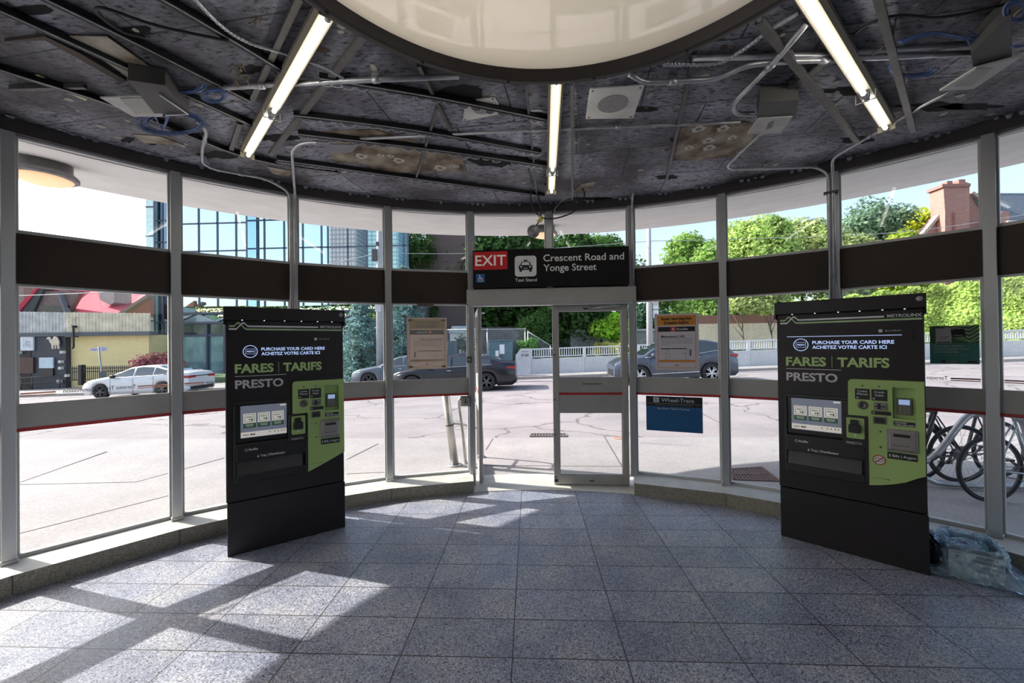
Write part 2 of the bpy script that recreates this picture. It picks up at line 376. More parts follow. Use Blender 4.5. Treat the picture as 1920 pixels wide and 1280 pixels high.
# ================================================================ KIOSK SHELL
def arc(r, a0, a1, n, c=(CX, CY)): return [(c[0] + r * sin(lerp(a0, a1, i / n)), c[1] + r * cos(lerp(a0, a1, i / n))) for i in range(n + 1)]
K0, K1 = -6, 15
# floor
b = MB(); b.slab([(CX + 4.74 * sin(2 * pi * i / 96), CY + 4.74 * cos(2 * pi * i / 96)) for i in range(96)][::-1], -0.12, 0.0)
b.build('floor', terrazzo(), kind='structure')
# ceiling slab with the round skylight opening
SKC, SKR = (0.139, 1.089), 1.262
def ringslab(name, c0, r0, c1, r1, z0i, z0o, z1, mat, n=96, kind='structure'):
    b = MB(); V = []
    for cc, r, z in ((c0, r0, z0i), (c1, r1, z0o), (c1, r1, z1), (c0, r0, z1)):
        for i in range(n):
            a = 2 * pi * i / n; V.append((cc[0] + r * cos(a), cc[1] + r * sin(a), z))
    fs = [(q * n + i, q * n + (i + 1) % n, ((q + 1) % 4) * n + (i + 1) % n, ((q + 1) % 4) * n + i) for q in range(4) for i in range(n)]
    b.add(V, fs); return b.build(name, mat, kind=kind)
ringslab('ceiling', SKC, SKR, (CX, CY), 4.80, 3.39, 3.39, 3.50, ceilmat())
SOFF = M('soffit_white_stucco', (0.80, 0.79, 0.77), 0.8, 0, 0.06, 3, 0.15, 30)
ringslab('trim_1', (CX, CY), 4.80, (CX, CY), 6.85, 3.285, 3.59, 3.605, SOFF)       # eaves soffit
ringslab('trim_2', SKC, SKR, (CX, CY), 6.87, 3.505, 3.61, 3.86, DARKF)             # roof deck
ringslab('trim_3', (CX, CY), 4.64, (CX, CY), 4.79, 3.285, 3.285, 3.385, DARKF)      # glazing head ring
# stepped dark bead and loose plaster edge under the ceiling
PLAST = M('torn_grey_plaster', (0.26, 0.26, 0.30), 0.8, 0, 0.35, 25, 0.4, 40)
rnd = random.Random(4)
b = MB()
for i in range(230):
    a = -1.55 + 3.1 * i / 229; r = 4.60 + rnd.uniform(-0.012, 0.012); w = rnd.uniform(0.012, 0.022); h = rnd.choice((0.004, 0.012, 0.02, 0.028))
    if i % 7 < 3: continue
    p = Vector((CX + r * sin(a), CY + r * cos(a), 3.375)); t = Vector((cos(a), -sin(a), 0))
    b.add([p - t * w, p + t * w, p + t * w * .6 - Vector((0, 0, h)), p - t * w * .6 - Vector((0, 0, h)), p - t * w + Vector((t.y, -t.x, 0)) * .02, p + t * w + Vector((t.y, -t.x, 0)) * .02], [(0, 1, 2, 3), (0, 4, 5, 1)])
b.build('trim_4', PLAST, kind='structure')
# sill kerb in polished aggregate
SILL = speckle('aggregate_kerb', ((0.12, 0.105, 0.08), (0.27, 0.245, 0.195), (0.36, 0.335, 0.28)), 190, 0.5)
SILLT = M('kerb_top_concrete', (0.50, 0.49, 0.46), 0.6, 0, 0.12, 8)
def kerb(name, k0, k1, e0=0.0, e1=0.0):
    b = MB(); n = (k1 - k0)
    ri = [(CX + 4.40 * sin(TH(k0 + i)), CY + 4.40 * cos(TH(k0 + i))) for i in range(n + 1)]
    ro = [(CX + 4.82 * sin(TH(k0 + i)), CY + 4.82 * cos(TH(k0 + i))) for i in range(n + 1)]
    for i in range(n):
        a, a2, c, c2 = ri[i], ri[i + 1], ro[i], ro[i + 1]
        g = 0.0012
        b.add([(a[0], a[1], -.1), (a2[0], a2[1], -.1), (a2[0], a2[1], .135), (a[0], a[1], .135)], [(0, 1, 2, 3)], 0)
        b.add([(a[0], a[1], .135), (a2[0], a2[1], .135), (c2[0], c2[1], .15), (c[0], c[1], .15)], [(0, 1, 2, 3)], 1)
        b.add([(c[0], c[1], .15), (c2[0], c2[1], .15), (c2[0], c2[1], -.1), (c[0], c[1], -.1)], [(0, 1, 2, 3)], 0)
    for i in (0, n):
        a, c = ri[i], ro[i]; b.add([(a[0], a[1], -.1), (c[0], c[1], -.1), (c[0], c[1], .15), (a[0], a[1], .135)], [(0, 1, 2, 3)], 0)
    for i in range(1, n):                                                                  # caulked joints
        a = ri[i]; t = Vector((a[0] - CX, a[1] - CY, 0)).normalized(); u = Vector((t.y, -t.x, 0)) * 0.004
        p = Vector((a[0], a[1], 0)) - t * 0.002
        b.add([p - u, p + u, p + u + Vector((0, 0, .134)), p - u + Vector((0, 0, .134))], [(0, 1, 2, 3)], 2)
    return b.build(name, [SILL, SILLT, M('joint_sealant', (0.12, 0.11, 0.10), 0.8)], kind='structure')
kerb('baseboard_left', K0, 4); kerb('baseboard_right', 6, K1)
b = MB(); pts = arc(4.42, TH(4), TH(6), 8) + arc(5.0, TH(4), TH(6), 8)[::-1]
b.slab(pts[::-1], -0.1, 0.006); b.build('trim_5', SILLT, kind='structure')                                  # door threshold
# windows
W = 2 * RG * sin(0.1026)
def frame_of(k, k2=None):
    A, Bp = post(k), post(k2 or k + 1); d = Bp - A; return A, atan2(d.y, d.x), d.length
def local(o, X):   # world matrix of an unrotated-parent empty
    return Matrix.Translation(o.location) @ Matrix.Rotation(o.rotation_euler.z, 4, 'Z')
wn_ = 0
for k in range(K0, K1):
    A, rz, L = frame_of(k); wn_ += 1
    w = empty('window_%d' % wn_, A, rz, kind='structure')
    door = k in (4, 5)
    z0 = 2.57 if door else 0.15
    # mullion at its left post
    b = MB(); t2 = 0.032
    ztop = 3.285
    zb = 2.35 if k == 5 else (0.006 if k in (4,) else 0.14)
    b.X = Matrix.Rotation(0.1026, 4, 'Z')
    b.cbox(-0.036, 0.036, -0.085, 0.0, zb, ztop, 0.004)
    b.box(-0.022, 0.022, 0.0, 0.05, zb, ztop)
    if k not in (4, 5, 6): b.cbox(-0.044, 0.044, -0.093, -0.0, zb, zb + 0.03, 0.004)
    b.build('mullion', ALU, w)
    f = MB(); e = 0.038
    def fr(za, zc):
        f.box(e, e + .016, -.012, .03, za, zc); f.box(L - e - .016, L - e, -.012, .03, za, zc)
        f.box(e + .016, L - e - .016, -.012, .03, za, za + .028); f.box(e + .016, L - e - .016, -.012, .03, zc - .018, zc)
    fr(2.555, 3.285)
    if not door: fr(0.145, 2.18)
    f.build('frame', ALUW, w)
    g = MB(); g.box(e + .016, L - e - .016, 0.006, 0.012, 2.583, 3.267); g.build('upper_pane', GLASS, w)
    s = MB(); s.cbox(0.034, L - 0.034, -0.03, 0.045, 2.18, 2.555, 0.004); s.build('spandrel_panel', BROWN, w)
    if not door:
        g = MB(); g.box(e + .016, L - e - .016, 0.006, 0.012, 0.173, 2.162); g.build('lower_pane', GLASS, w)
        s = MB(); s.box(e, L - e, -0.014, 0.005, 1.105, 1.285); rp = s.build('rail_panel', GREYP, w)
        s = MB(); s.box(e, L - e, -0.016, 0.005, 1.078, 1.105); s.build('red_stripe', RED, w)
# rear wall of the kiosk behind the viewer
b = MB(); a0, a1 = TH(K1), TH(K0) + 2 * pi
pi_, po_ = arc(4.71, a0, a1, 24), arc(4.9, a0, a1, 24)
for i in range(24):
    b.slab([pi_[i], pi_[i + 1], po_[i + 1], po_[i]][::-1], -0.1, 3.39)
b.build('wall_back', M('pale_back_wall', (0.62, 0.60, 0.56), 0.7), kind='structure')

# ---------------------------------------------------------------- doors, header
A, rz, L = frame_of(4, 6); DX = Matrix.Translation(A) @ Matrix.Rotation(rz, 4, 'Z')
DOORM = M('door_grey_aluminium', (0.44, 0.42, 0.40), 0.45, 0.3, 0.08, 5)
hd = empty('door_header', DX @ Vector((L / 2, -0.07, 2.16)), rz, 'long grey metal operator box over the entrance doors, under the exit sign', 'door header')
b = MB(); b.cbox(-0.985, 0.985, -0.075, 0.07, 0.005, 0.178, 0.006); b.build('housing', M('header_grey', (0.40, 0.38, 0.35), 0.5, 0.2, 0.06), hd)
b = MB(); b.box(-0.95, 0.95, -0.05, 0.075, -0.018, 0.005); b.build('track', ALUW, hd)
b = MB(); b.lathe([(0, -0.079), (0.012, -0.079), (0.012, -0.075)], 12, (-0.02, 0, 0.09), 'y'); b.lathe([(0, -0.078), (0.005, -0.078), (0.005, -0.075)], 8, (0.9, 0, 0.13), 'y'); b.build('lock_cap', ALU, hd)
def leaf(name, width, loc, rot, mirror=False):
    o = empty(name, loc, rot, kind='structure')
    b = MB(); h0, h1 = 0.012, 2.135; s = 0.072
    b.cbox(0, s, -0.022, 0.022, h0, h1, .004); b.cbox(width - s, width, -0.022, 0.022, h0, h1, .004)
    b.cbox(s, width - s, -0.022, 0.022, h0, h0 + 0.115, .004); b.cbox(s, width - s, -0.022, 0.022, h1 - 0.068, h1, .004)
    for x in (s, width - s - .008): b.box(x, x + .008, -0.014, .014, h0 + .115, h1 - .068)
    b.box(s, width - s, -.014, .014, h0 + .115, h0 + .123)
    b.build('door_frame', DOORM, o)
    g = MB(); g.box(s, width - s, -0.003, 0.003, 0.13, 2.065); g.build('glass_pane', GLASS, o)
    p = MB(); p.box(s, width - s, -0.02, 0.02, 0.86, 1.285); p.build('mid_panel', M('door_mid_panel', (0.38, 0.36, 0.35), 0.5, 0.1, 0.05), o)
    p = MB(); p.box(s, width - s, -0.023, 0.023, 1.075, 1.103); p.build('red_stripe', RED, o)
    p = MB()
    for z in (0.10, 0.6, 1.02, 1.55):
        xx = 0.02 if not mirror else width - .02
        p.lathe([(0, -0.026), (0.008, -0.026), (0.01, -0.022)], 10, (xx, 0, z), 'y')
    p.box(0.004, 0.05, -0.026, -0.022, 0.04, 0.075)
    p.build('bolt_head', INK, o)
    p = MB(); p.tube([(width - .02, -0.04, 2.135), (width - .16, -0.10, 2.125), (width - .42, -0.05, 2.10)], 0.009, 8)
    p.box(width - .46, width - .36, -0.055, -0.02, 2.09, 2.115); p.box(width - .06, width - .0, -.06, -.02, 2.11, 2.14)
    p.build('closer_arm', GALV, o)
    return o
dr = leaf('door_1', 0.885, DX @ Vector((0.982, 0.0, 0)), rz)
b = MB(); text(b, 'Crescent Road', 0.345, 0.565, 1.195, 0.028, -0.0215, 0, 0.01); b.build('lettering', INK, dr)
b = MB(); b.box(0.37, 0.48, -0.025, -0.021, 2.09, 2.106); b.box(0.42, 0.47, -.027, -.02, .055, .066); b.build('maker_plate', INK, dr)
h0 = DX @ Vector((0.105, 0.0, 0)); fe = Vector((-0.762, 5.79, 0)); dd = fe - Vector((h0.x, h0.y, 0))
dl = leaf('door_2', 0.885, h0, atan2(dd.y, dd.x), True)
# access button on the left door post
o = empty('door_button', DX @ Vector((-0.055, -0.095, 0.955)), rz, 'small square grey push plate with wheelchair symbol on left door post', 'door button')
b = MB(); b.cbox(-0.06, 0.06, -0.03, 0.0, 0, 0.12, .006); b.build('back_box', GALVD, o)
b = MB(); b.cbox(-0.048, 0.048, -0.036, -0.03, 0.012, 0.108, .004); b.build('push_plate', M('push_plate_steel', (0.32, 0.31, 0.30), 0.35, 0.7), o)
b = MB(); b.ringflat((0.004, -0.0375, 0.052), 0.012, 0.016, 16); b.disc((0, -0.0375, 0.088), 0.005, 10); b.box(-.003, .003, -.038, -.037, .052, .082); b.box(0, .014, -.038, -.037, .052, .057); b.box(.012, .018, -.038, -.037, .036, .054)
b.build('wheelchair_symbol', INK, o)
o = empty('door_latch', DX @ Vector((-0.005, -0.09, 1.47)), rz, 'small dark keyed lock box high on the left door post', 'lock')
b = MB(); b.cbox(-0.03, 0.03, -0.03, 0.0, 0, 0.075, .004); b.build('lock_case', GALVD, o)
b = MB(); b.lathe([(0, -0.036), (0.01, -0.036), (0.012, -0.03)], 12, (0, 0, 0.04), 'y'); b.build('key_cylinder', ALU, o)
o = empty('door_sensor', DX @ Vector((1.905, -0.055, 1.72)), rz, 'slim grey sensor strip on the right door post', 'sensor')
b = MB(); b.cbox(-.022, .022, -.02, 0, 0, .18, .003); b.build('sensor_case', ALUW, o)
b = MB(); b.box(-.023, .023, -.022, -.02, .0, .006); b.box(-.023, .023, -.022, -.02, .174, .18); b.build('end_seal', INK, o)

# ---------------------------------------------------------------- skylight
sk_ = empty('skylight', (SKC[0], SKC[1], 3.20), 0, 'large round domed skylight with dark bronze ring in the ceiling', 'skylight')
b = MB(); b.lathe([(1.262, 0.19), (1.275, 0.185), (1.275, 0.004), (1.271, 0.0), (1.236, 0.0), (1.232, 0.004), (1.232, 0.05), (1.222, 0.06), (1.222, 0.11), (1.25, 0.19)], 128, caps=False)
b.build('ring_frame', M('bronze_ring', (0.050, 0.040, 0.036), 0.42, 0.2, 0.1), sk_)
m, nt, bs = base('opal_lens'); nt.nodes.clear()
df = nd(nt, 'ShaderNodeBsdfDiffuse'); df.inputs[0].default_value = (0.74, 0.68, 0.57, 1)
tl = nd(nt, 'ShaderNodeBsdfTranslucent'); tl.inputs[0].default_value = (0.88, 0.78, 0.62, 1)
gl = nd(nt, 'ShaderNodeBsdfGlossy'); gl.inputs['Roughness'].default_value = 0.02
m1 = nd(nt, 'ShaderNodeMixShader'); m1.inputs[0].default_value = 0.23; nt.links.new(df.outputs[0], m1.inputs[1]); nt.links.new(tl.outputs[0], m1.inputs[2])
fr = nd(nt, 'ShaderNodeFresnel'); fr.inputs[0].default_value = 2.0
geo = nd(nt, 'ShaderNodeNewGeometry'); fb = nd(nt, 'ShaderNodeMath', operation='SUBTRACT'); fb.inputs[0].default_value = 1.0; nt.links.new(geo.outputs['Backfacing'], fb.inputs[1])
fm = nd(nt, 'ShaderNodeMath', operation='MULTIPLY'); nt.links.new(fr.outputs[0], fm.inputs[0]); nt.links.new(fb.outputs[0], fm.inputs[1])
m2 = nd(nt, 'ShaderNodeMixShader'); nt.links.new(fm.outputs[0], m2.inputs[0]); nt.links.new(m1.outputs[0], m2.inputs[1]); nt.links.new(gl.outputs[0], m2.inputs[2])
out = nd(nt, 'ShaderNodeOutputMaterial'); nt.links.new(m2.outputs[0], out.inputs[0])
b = MB(); b.lathe([(1.235, 0.065), (1.18, 0.05), (0.9, 0.03), (0.5, 0.012), (0.0, 0.005)], 96, caps=False)
lo = b.build('lens', m, sk_, recalc=False)
if lo.data.polygons[5].normal.z > 0: lo.data.flip_normals()
dm, nt, bs = base('milky_dome'); nt.nodes.clear(); tl = nd(nt, 'ShaderNodeBsdfTranslucent'); tl.inputs[0].default_value = (.9, .88, .84, 1); out = nd(nt, 'ShaderNodeOutputMaterial'); nt.links.new(tl.outputs[0], out.inputs[0])
b = MB(); b.lathe([(1.236, 0.10), (1.25, 0.20), (1.255, 0.66)], 64, caps=False); b.build('added_light_well', M('added_well_white', (.85, .84, .82), .7), sk_)  # added, unseen: white wall that bounces daylight down to the lens
b = MB(); b.lathe([(1.262, 0.66), (1.262, 0.72), (1.1, 0.90), (0.8, 1.02), (0.4, 1.08), (0.0, 1.10)], 64, caps=False); b.build('added_diffuser_dome', dm, sk_)  # added, unseen: diffuser that spreads sunlight evenly over the lens
b = MB()
for i in range(16):
    a = 2 * pi * (i + 0.5) / 16; b.lathe([(0, -0.006), (0.009, -0.005), (0.011, 0.0)], 10, (1.253 * cos(a), 1.253 * sin(a), 0))
b.build('screw', BLK, sk_)
# ---------------------------------------------------------------- fluorescent lights
TUBE = M('lit_tube', (1, 1, 1), 0.4, emit=(1.0, 0.97, 0.88), es=11.0)
FIX = M('cream_fixture', (0.26, 0.23, 0.17), 0.45, 0, 0.05)
def fluor(A, Bp, joint, label):
    A, Bp = Vector(A), Vector(Bp); A0 = A.copy()
    while (A.xy - Vector(SKC)).length < 1.345: A += (Bp - A0).normalized() * .01
    joint = (joint * (Bp - A0).length - (A - A0).length) / (Bp - A).length; d = Bp - A; Ln = d.length; o = empty('fluorescent_light', A, atan2(d.y, d.x), label, 'light', 'bare fluorescent battens')
    b = MB(); b.box(0, Ln, -0.034, 0.034, 0.022, 0.078); b.add([(0, -.034, .022), (Ln, -.034, .022), (Ln, -.05, .05), (0, -.05, .05)], [(0, 1, 2, 3)]); b.add([(0, .034, .022), (Ln, .034, .022), (Ln, .05, .05), (0, .05, .05)], [(0, 1, 2, 3)])
    b.box(Ln - .004, Ln + .004, -0.05, .05, -0.012, .078); b.box(-.004, .004, -.05, .05, -.012, .078)
    b.box(0, Ln, -.045, .045, .078, .088); b.build('housing', FIX, o)
    j = joint * Ln
    for x0, x1 in ((0.01, j - .035), (j + .035, Ln - .015)):
        t = MB(); t.tube([(x0, 0, 0), (x1, 0, 0)], 0.0135, 12); tb = t.build('tube', TUBE, o)
        t = MB(); t.tube([(x0 - .006, 0, 0), (x0 + .02, 0, 0)], 0.0142, 12); t.tube([(x1 - .02, 0, 0), (x1 + .006, 0, 0)], 0.0142, 12); t.build('end_cap', ALU, tb)
    b = MB(); b.tube([(j, -.05, .03), (j, -.05, -.03), (j, .05, -.03), (j, .05, .03)], 0.004, 8); b.box(j - .02, j + .02, -.02, .02, -.005, .022); b.build('tube_holder', ALUW, o)
    return o
ZT = 3.275
fluor(pz(652, -28, ZT), pz(464, 294, ZT), 0.62, 'lit bare fluorescent batten on the left of the round skylight')
fluor(pz(1045, 120, ZT), pz(1034, 362, ZT), 0.74, 'lit bare fluorescent batten in the middle, above the exit sign')
fluor(pz(1478, -45, ZT), pz(1662, 243, ZT), 0.68, 'lit bare fluorescent batten on the right of the round skylight')

# ---------------------------------------------------------------- exit sign
A0 = DX @ Vector((L / 2, -0.185, 2.352)); sg = empty('exit_sign', A0, rz, 'black hanging sign reading EXIT, Crescent Road and Yonge Street', 'sign')
SW = 0.898
b = MB(); b.cbox(-SW, SW, -0.012, 0.03, 0, 0.435, .004); b.build('board', M('sign_black', (0.006, 0.005, 0.005), 0.6, spec=.25), sg)
b = MB(); b.box(-SW + .015, -0.49, -0.015, -0.012, 0.205, 0.415); b.build('exit_panel', M('exit_red', (0.46, 0.018, 0.02), 0.55, emit=(0.8, 0.03, 0.03), es=0.04, spec=.3), sg)
b = MB(); text(b, 'EXIT', -SW + .032, -0.507, 0.253, 0.118, -0.017, 0, 0.01)
b.build('exit_lettering', M('sign_cream', (0.80, 0.76, 0.70), 0.5, emit=(1, .93, .85), es=0.08), sg)
b = MB(); text(b, 'Crescent Road and', -0.075, 0.84, 0.285, 0.076, -0.014, 0, 0.012); text(b, 'Yonge Street', -0.075, 0.53, 0.172, 0.076, -0.014, 0, 0.012); text(b, 'Taxi Stand', -0.405, -0.152, 0.058, 0.036, -0.014, 0, 0.008)
b.build('lettering', M('sign_white', (0.78, 0.77, 0.76), 0.5), sg)
def rrect(x0, x1, z0, z1, r, n=5):
    P = []
    for cx, cz, a0 in ((x1 - r, z0 + r, -90), (x1 - r, z1 - r, 0), (x0 + r, z1 - r, 90), (x0 + r, z0 + r, 180)):
        for i in range(n + 1):
            a = rad(a0 + 90 * i / n); P.append((cx + r * cos(a), cz + r * sin(a)))
    return P
b = MB(); b.prism(rrect(-0.405, -0.155, 0.115, 0.355, 0.035), -0.015, -0.012); b.build('taxi_panel', M('sign_white', (0.78, 0.77, 0.76)), sg)
b = MB(); cx_, cz_ = -0.28, 0.235
b.prism(rrect(cx_ - .08, cx_ + .08, cz_ - .045, cz_ + .012, 0.018), -.019, -.0155)
b.prism([(cx_ - .066, cz_ + .008), (cx_ + .066, cz_ + .008), (cx_ + .046, cz_ + .05), (cx_ - .046, cz_ + .05)], -.019, -.0155)
b.prism(rrect(cx_ - .024, cx_ + .024, cz_ + .056, cz_ + .072, 0.006), -.019, -.0155)
for s in (-1, 1): b.prism(rrect(cx_ + s * .056 - .014, cx_ + s * .056 + .014, cz_ - .066, cz_ - .03, 0.006), -.019, -.0155)
b.m = 1; b.prism([(cx_ - .05, cz_ + .012), (cx_ + .05, cz_ + .012), (cx_ + .037, cz_ + .043), (cx_ - .037, cz_ + .043)], -.0195, -.019)
for s in (-1, 1): b.disc((cx_ + s * .052, -.0195, cz_ - .008), .011, 14)
b.box(cx_ - .024, cx_ + .024, -.0195, -.019, cz_ - .03, cz_ - .024)
b.build('taxi_symbol', [INK, M('sign_white', (0.78, 0.77, 0.76))], sg)
b = MB(); b.box(-SW + .04, -SW + .14, -0.015, -0.012, 0.06, 0.155); b.build('wheelchair_panel', M('accessible_blue', (0.03, 0.13, 0.38), 0.5), sg)
b = MB(); x_, z_ = -SW + .088, 0.098; b.ringflat((x_, -.017, z_ - .006), .02, .026, 20); b.disc((x_ - .006, -.017, z_ + .042), .008, 12); b.box(x_ - .009, x_ - .002, -.018, -.017, z_, z_ + .034); b.box(x_ - .005, x_ + .018, -.018, -.017, z_ - .002, z_ + .006); b.bar((x_ + .017, -.0175, z_), (x_ + .03, -.0175, z_ - .026), .001, .006, (1, 0, 0))
b.box(x_ - .005, x_ + .014, -.018, -.017, z_ + .017, z_ + .022); b.build('wheelchair_symbol', M('sign_white', (0.78, 0.77, 0.76)), sg)
b = MB()
for x in (-0.7, 0.7): b.box(x - .015, x + .015, 0.03, 0.13, 0.1, 0.13)
b.build('bracket', GALVD, sg)

# ================================================================ TICKET MACHINES
GRN = M('lime_green_panel', (0.33, 0.47, 0.16), 0.45, 0, 0.04)
LGRN = M('lime_lettering', (0.30, 0.42, 0.16), 0.5, emit=(0.45, 0.62, 0.25), es=0.05)
LGRY = M('grey_lettering', (0.52, 0.50, 0.52), 0.5)
LWHT = M('white_lettering', (0.80, 0.80, 0.82), 0.5)
LBLU = M('backlit_blue_white', (0.6, 0.7, 0.95), 0.5, emit=(0.42, 0.55, 0.95), es=0.65)
SCRB = M('screen_grey_blue', (0.10, 0.11, 0.14), 0.25, emit=(0.22, 0.25, 0.33), es=0.32)
SCRW = M('screen_white', (0.5, 0.48, 0.45), 0.25, emit=(0.62, 0.58, 0.53), es=0.42)
SCRG = M('screen_dark_green', (0.02, 0.05, 0.03), 0.3, emit=(0.02, 0.06, 0.035), es=0.5)
BGRY = M('bezel_grey', (0.20, 0.19, 0.18), 0.4, 0.5)
TRAYM = M('tray_flap_charcoal', (0.055, 0.048, 0.05), 0.35, 0.1)
def machine(loc, rz, label, idtxt, right):
    o = empty('ticket_machine', loc, rz, label, 'ticket machine', 'fare vending machines')
    b = MB(); b.cbox(0, 0.90, 0.0, 0.26, 0.43, 1.912, .006); b.build('cabinet', BLACKP, o)
    b = MB(); b.cbox(0.006, 0.905, -0.003, 0.26, 0.0, 0.425, .004); b.build('lower_panel', BLACKP, o)
    b = MB(); b.cbox(-0.012, 0.912, -0.028, 0.27, 1.912, 2.018, .005); b.box(.901, .912, -.028, .27, 1.871, 1.912); b.box(-.012, -.001, -.028, .27, 1.871, 1.912); cp = b.build('top_cap', BLACKP, o)
    b = MB(); b.lathe([(0, -0.034), (0.016, -0.033), (0.02, -0.028)], 20, (0.878, 0, 1.978), 'y'); b.build('indicator_lens', M('frosted_lens', (0.30, 0.29, 0.30), 0.3), cp)
    for x in (0.115, 0.27, 0.42, 0.55, 0.68, 0.80):
        b = MB(); b.lathe([(0.0, 1.908), (0.005, 1.909), (0.006, 1.913)], 10, (x, -0.018, 0)); b.build('downlight', M('led_white', (1, 1, 1), 0.4, emit=(0.8, 0.88, 1.0), es=1.6), cp)
    # logo stripes: two crossing ribbons
    def ribbon(pts, h, y):
        q = MB()
        for (xa, za), (xb, zb) in zip(pts[:-1], pts[1:]):
            q.add([(xa, y, za - h / 2), (xb, y, zb - h / 2), (xb, y, zb + h / 2), (xa, y, za + h / 2)], [(0, 1, 2, 3)])
        return q
    b = ribbon([(.025, 1.837), (.075, 1.837), (.100, 1.868), (.119, 1.887), (.131, 1.887), (.150, 1.864), (.162, 1.861), (.688, 1.861)], .0135, -.0036)
    b.build('silver_stripe', M('stripe_silver', (0.62, 0.64, 0.66), 0.4), o)
    b = ribbon([(.025, 1.861), (.060, 1.861), (.082, 1.887), (.095, 1.887), (.135, 1.840), (.150, 1.836), (.888, 1.836)], .0135, -.003)
    b.build('green_stripe', M('stripe_green', (0.36, 0.50, 0.26), 0.4), o)
    b = MB(); text(b, 'METROLINX', .705, .888, 1.854, .021, -.003, 0, .02); b.m = 0
    text(b, idtxt, .693, .780, 1.749, .010, -.002, 0, .0)
    b.prism(rrect(.656, .677, 1.743, 1.766, .003), -.003, -.001)
    b.build('logo_lettering', M('logo_silver', (0.55, 0.56, 0.58), 0.45), o)
    # backlit header
    dz = -.022 if not right else -.0
    b = MB(); zc = 1.652; b.ringflat((.170, -.003, zc), .047, .052, 40)
    for q in ((.136, .204, zc - .022, zc - .020), (.136, .204, zc + .020, zc + .022), (.136, .138, zc - .022, zc + .022), (.202, .204, zc - .022, zc + .022)): b.box(q[0], q[1], -.004, -.002, q[2], q[3])
    text(b, 'PRESTO', .145, .196, zc - .006, .012, -.003, 0, .03)
    text(b, 'PURCHASE YOUR CARD HERE', .248, .741, 1.658, .025, -.003, 0, .022)
    text(b, 'ACHETEZ VOTRE CARTE ICI', .248, .700, 1.619, .025, -.003, 0, .022)
    if right: b.box(.072, .783, -.003, -.001, 1.719, 1.723)
    b.build('backlit_lettering', LBLU, o)
    b = MB(); text(b, 'FARES', .063, .337, 1.478, .068, -.003, 0, .035); text(b, 'TARIFS', .408, .714, 1.478, .068, -.003, 0, .035); b.box(.373, .376, -.004, -.002, 1.468, 1.56)
    b.build('green_lettering', LGRN, o)
    b = MB(); text(b, 'PRESTO', .064, .409, 1.351, .064, -.003, 0, .03); b.box(.063, .431, -.004, -.002, 1.447, 1.452)
    text(b, 'PRESTO', .460, .552, .882, .017, -.052, 0, .01)
    b.build('grey_lettering', LGRY, o)
    # left console: screen surround and tray box
    b = MB()
    b.cbox(.052, .585, -.012, 0, 1.21, 1.235, .003); b.cbox(.052, .068, -.03, 0, .585, 1.21, .003); b.cbox(.572, .590, -.05, 0, .585, 1.098, .003)
    b.cbox(.068, .572, -.012, 0, .905, 1.21, .003)
    b.cbox(.068, .572, -.045, 0, .762, .90, .004); b.cbox(.068, .572, -.045, 0, .585, .652, .004)
    b.cbox(.440, .590, -.05, 0, .86, 1.105, .004)
    b.build('console', M('console_black', (0.012, 0.011, 0.012), 0.33), o)
    b = MB(); b.add([(.072, -.04, .652), (.548, -.04, .652), (.548, -.012, .755), (.072, -.012, .755), (.072, 0, .652), (.548, 0, .652), (.548, 0, .755), (.072, 0, .755)], [(0, 1, 2, 3), (0, 3, 7, 4), (1, 5, 6, 2), (3, 2, 6, 7)])
    b.build('tray_flap', TRAYM, o)
    b = MB(); text(b, 'Audio', .150, .215, .842, .019, -.0465, 0, .01); b.ringflat((.135, -.0465, .849), .008, .0105, 16)
    text(b, 'Tray | Distributeur', .232, .412, .780, .018, -.0465, 0, .01); b.box(.215, .219, -.047, -.046, .783, .797); b.prism([(.209, .785), (.217, .776), (.225, .785)], -.047, -.046)
    b.build('console_lettering', LWHT, o)
    s = MB(); s.cbox(.098, .430, -.018, -.010, .942, 1.204, .003); sc = s.build('screen', SCRB, o)
    s = MB(); s.box(.100, .428, -.0195, -.018, .946, .990); s.box(.380, .424, -.0195, -.018, 1.184, 1.197); s.build('screen_footer', SCRW, sc)
    for i in range(3):
        x0 = .117 + i * .101
        s = MB(); s.box(x0, x0 + .088, -.0195, -.018, 1.062, 1.142, 0); s.box(x0, x0 + .088, -.0195, -.018, 1.022, 1.062, 1)
        for q in ((x0 + .010, x0 + .078, 1.072, 1.075), (x0 + .010, x0 + .078, 1.130, 1.133), (x0 + .010, x0 + .013, 1.072, 1.133), (x0 + .075, x0 + .078, 1.072, 1.133)): s.box(q[0], q[1], -.0203, -.0195, q[2], q[3], 1)
        text(s, 'PRESTO', x0 + .022, x0 + .066, 1.106, .011, -.0203, 1, .03)
        s.disc((x0 + .045, -.0204, 1.090), .006, 10, mi=1); s.box(x0 + .055, x0 + .066, -.0204, -.0196, 1.080, 1.098, 1)
        s.box(x0 + .016, x0 + .072, -.0203, -.0195, 1.048, 1.051, 0); s.box(x0 + .02, x0 + .068, -.0203, -.0195, 1.036, 1.039, 0)
        s.build('screen_button', [SCRW, SCRG], sc)
    s = MB(); s.box(.165, .182, -.0202, -.0195, .962, .972); s.box(.184, .199, -.0202, -.0195, .962, .972); s.box(.115, .155, -.0202, -.0195, .964, .969)
    for x in (.30, .335, .36, .385, .405): s.box(x, x + .009, -.0202, -.0195, .970, .977)
    s.build('screen_icon', INK, sc)
    # green payment panel with a real recess
    y0, y1 = -.045, 0.0
    b = MB()
    rc = (.727, .849, 1.108, 1.335)
    P1 = [(.586, .583), (.66, .600), (.727, .622), (.727, 1.384), (.500, 1.384), (.484, 1.378), (.475, 1.362), (.473, 1.094), (.586, 1.094)]
    if not right: P1 = [(.586, .583), (.66, .612), (.727, .640), (.727, 1.384), (.500, 1.384), (.484, 1.378), (.475, 1.362), (.473, 1.094), (.586, 1.094)]
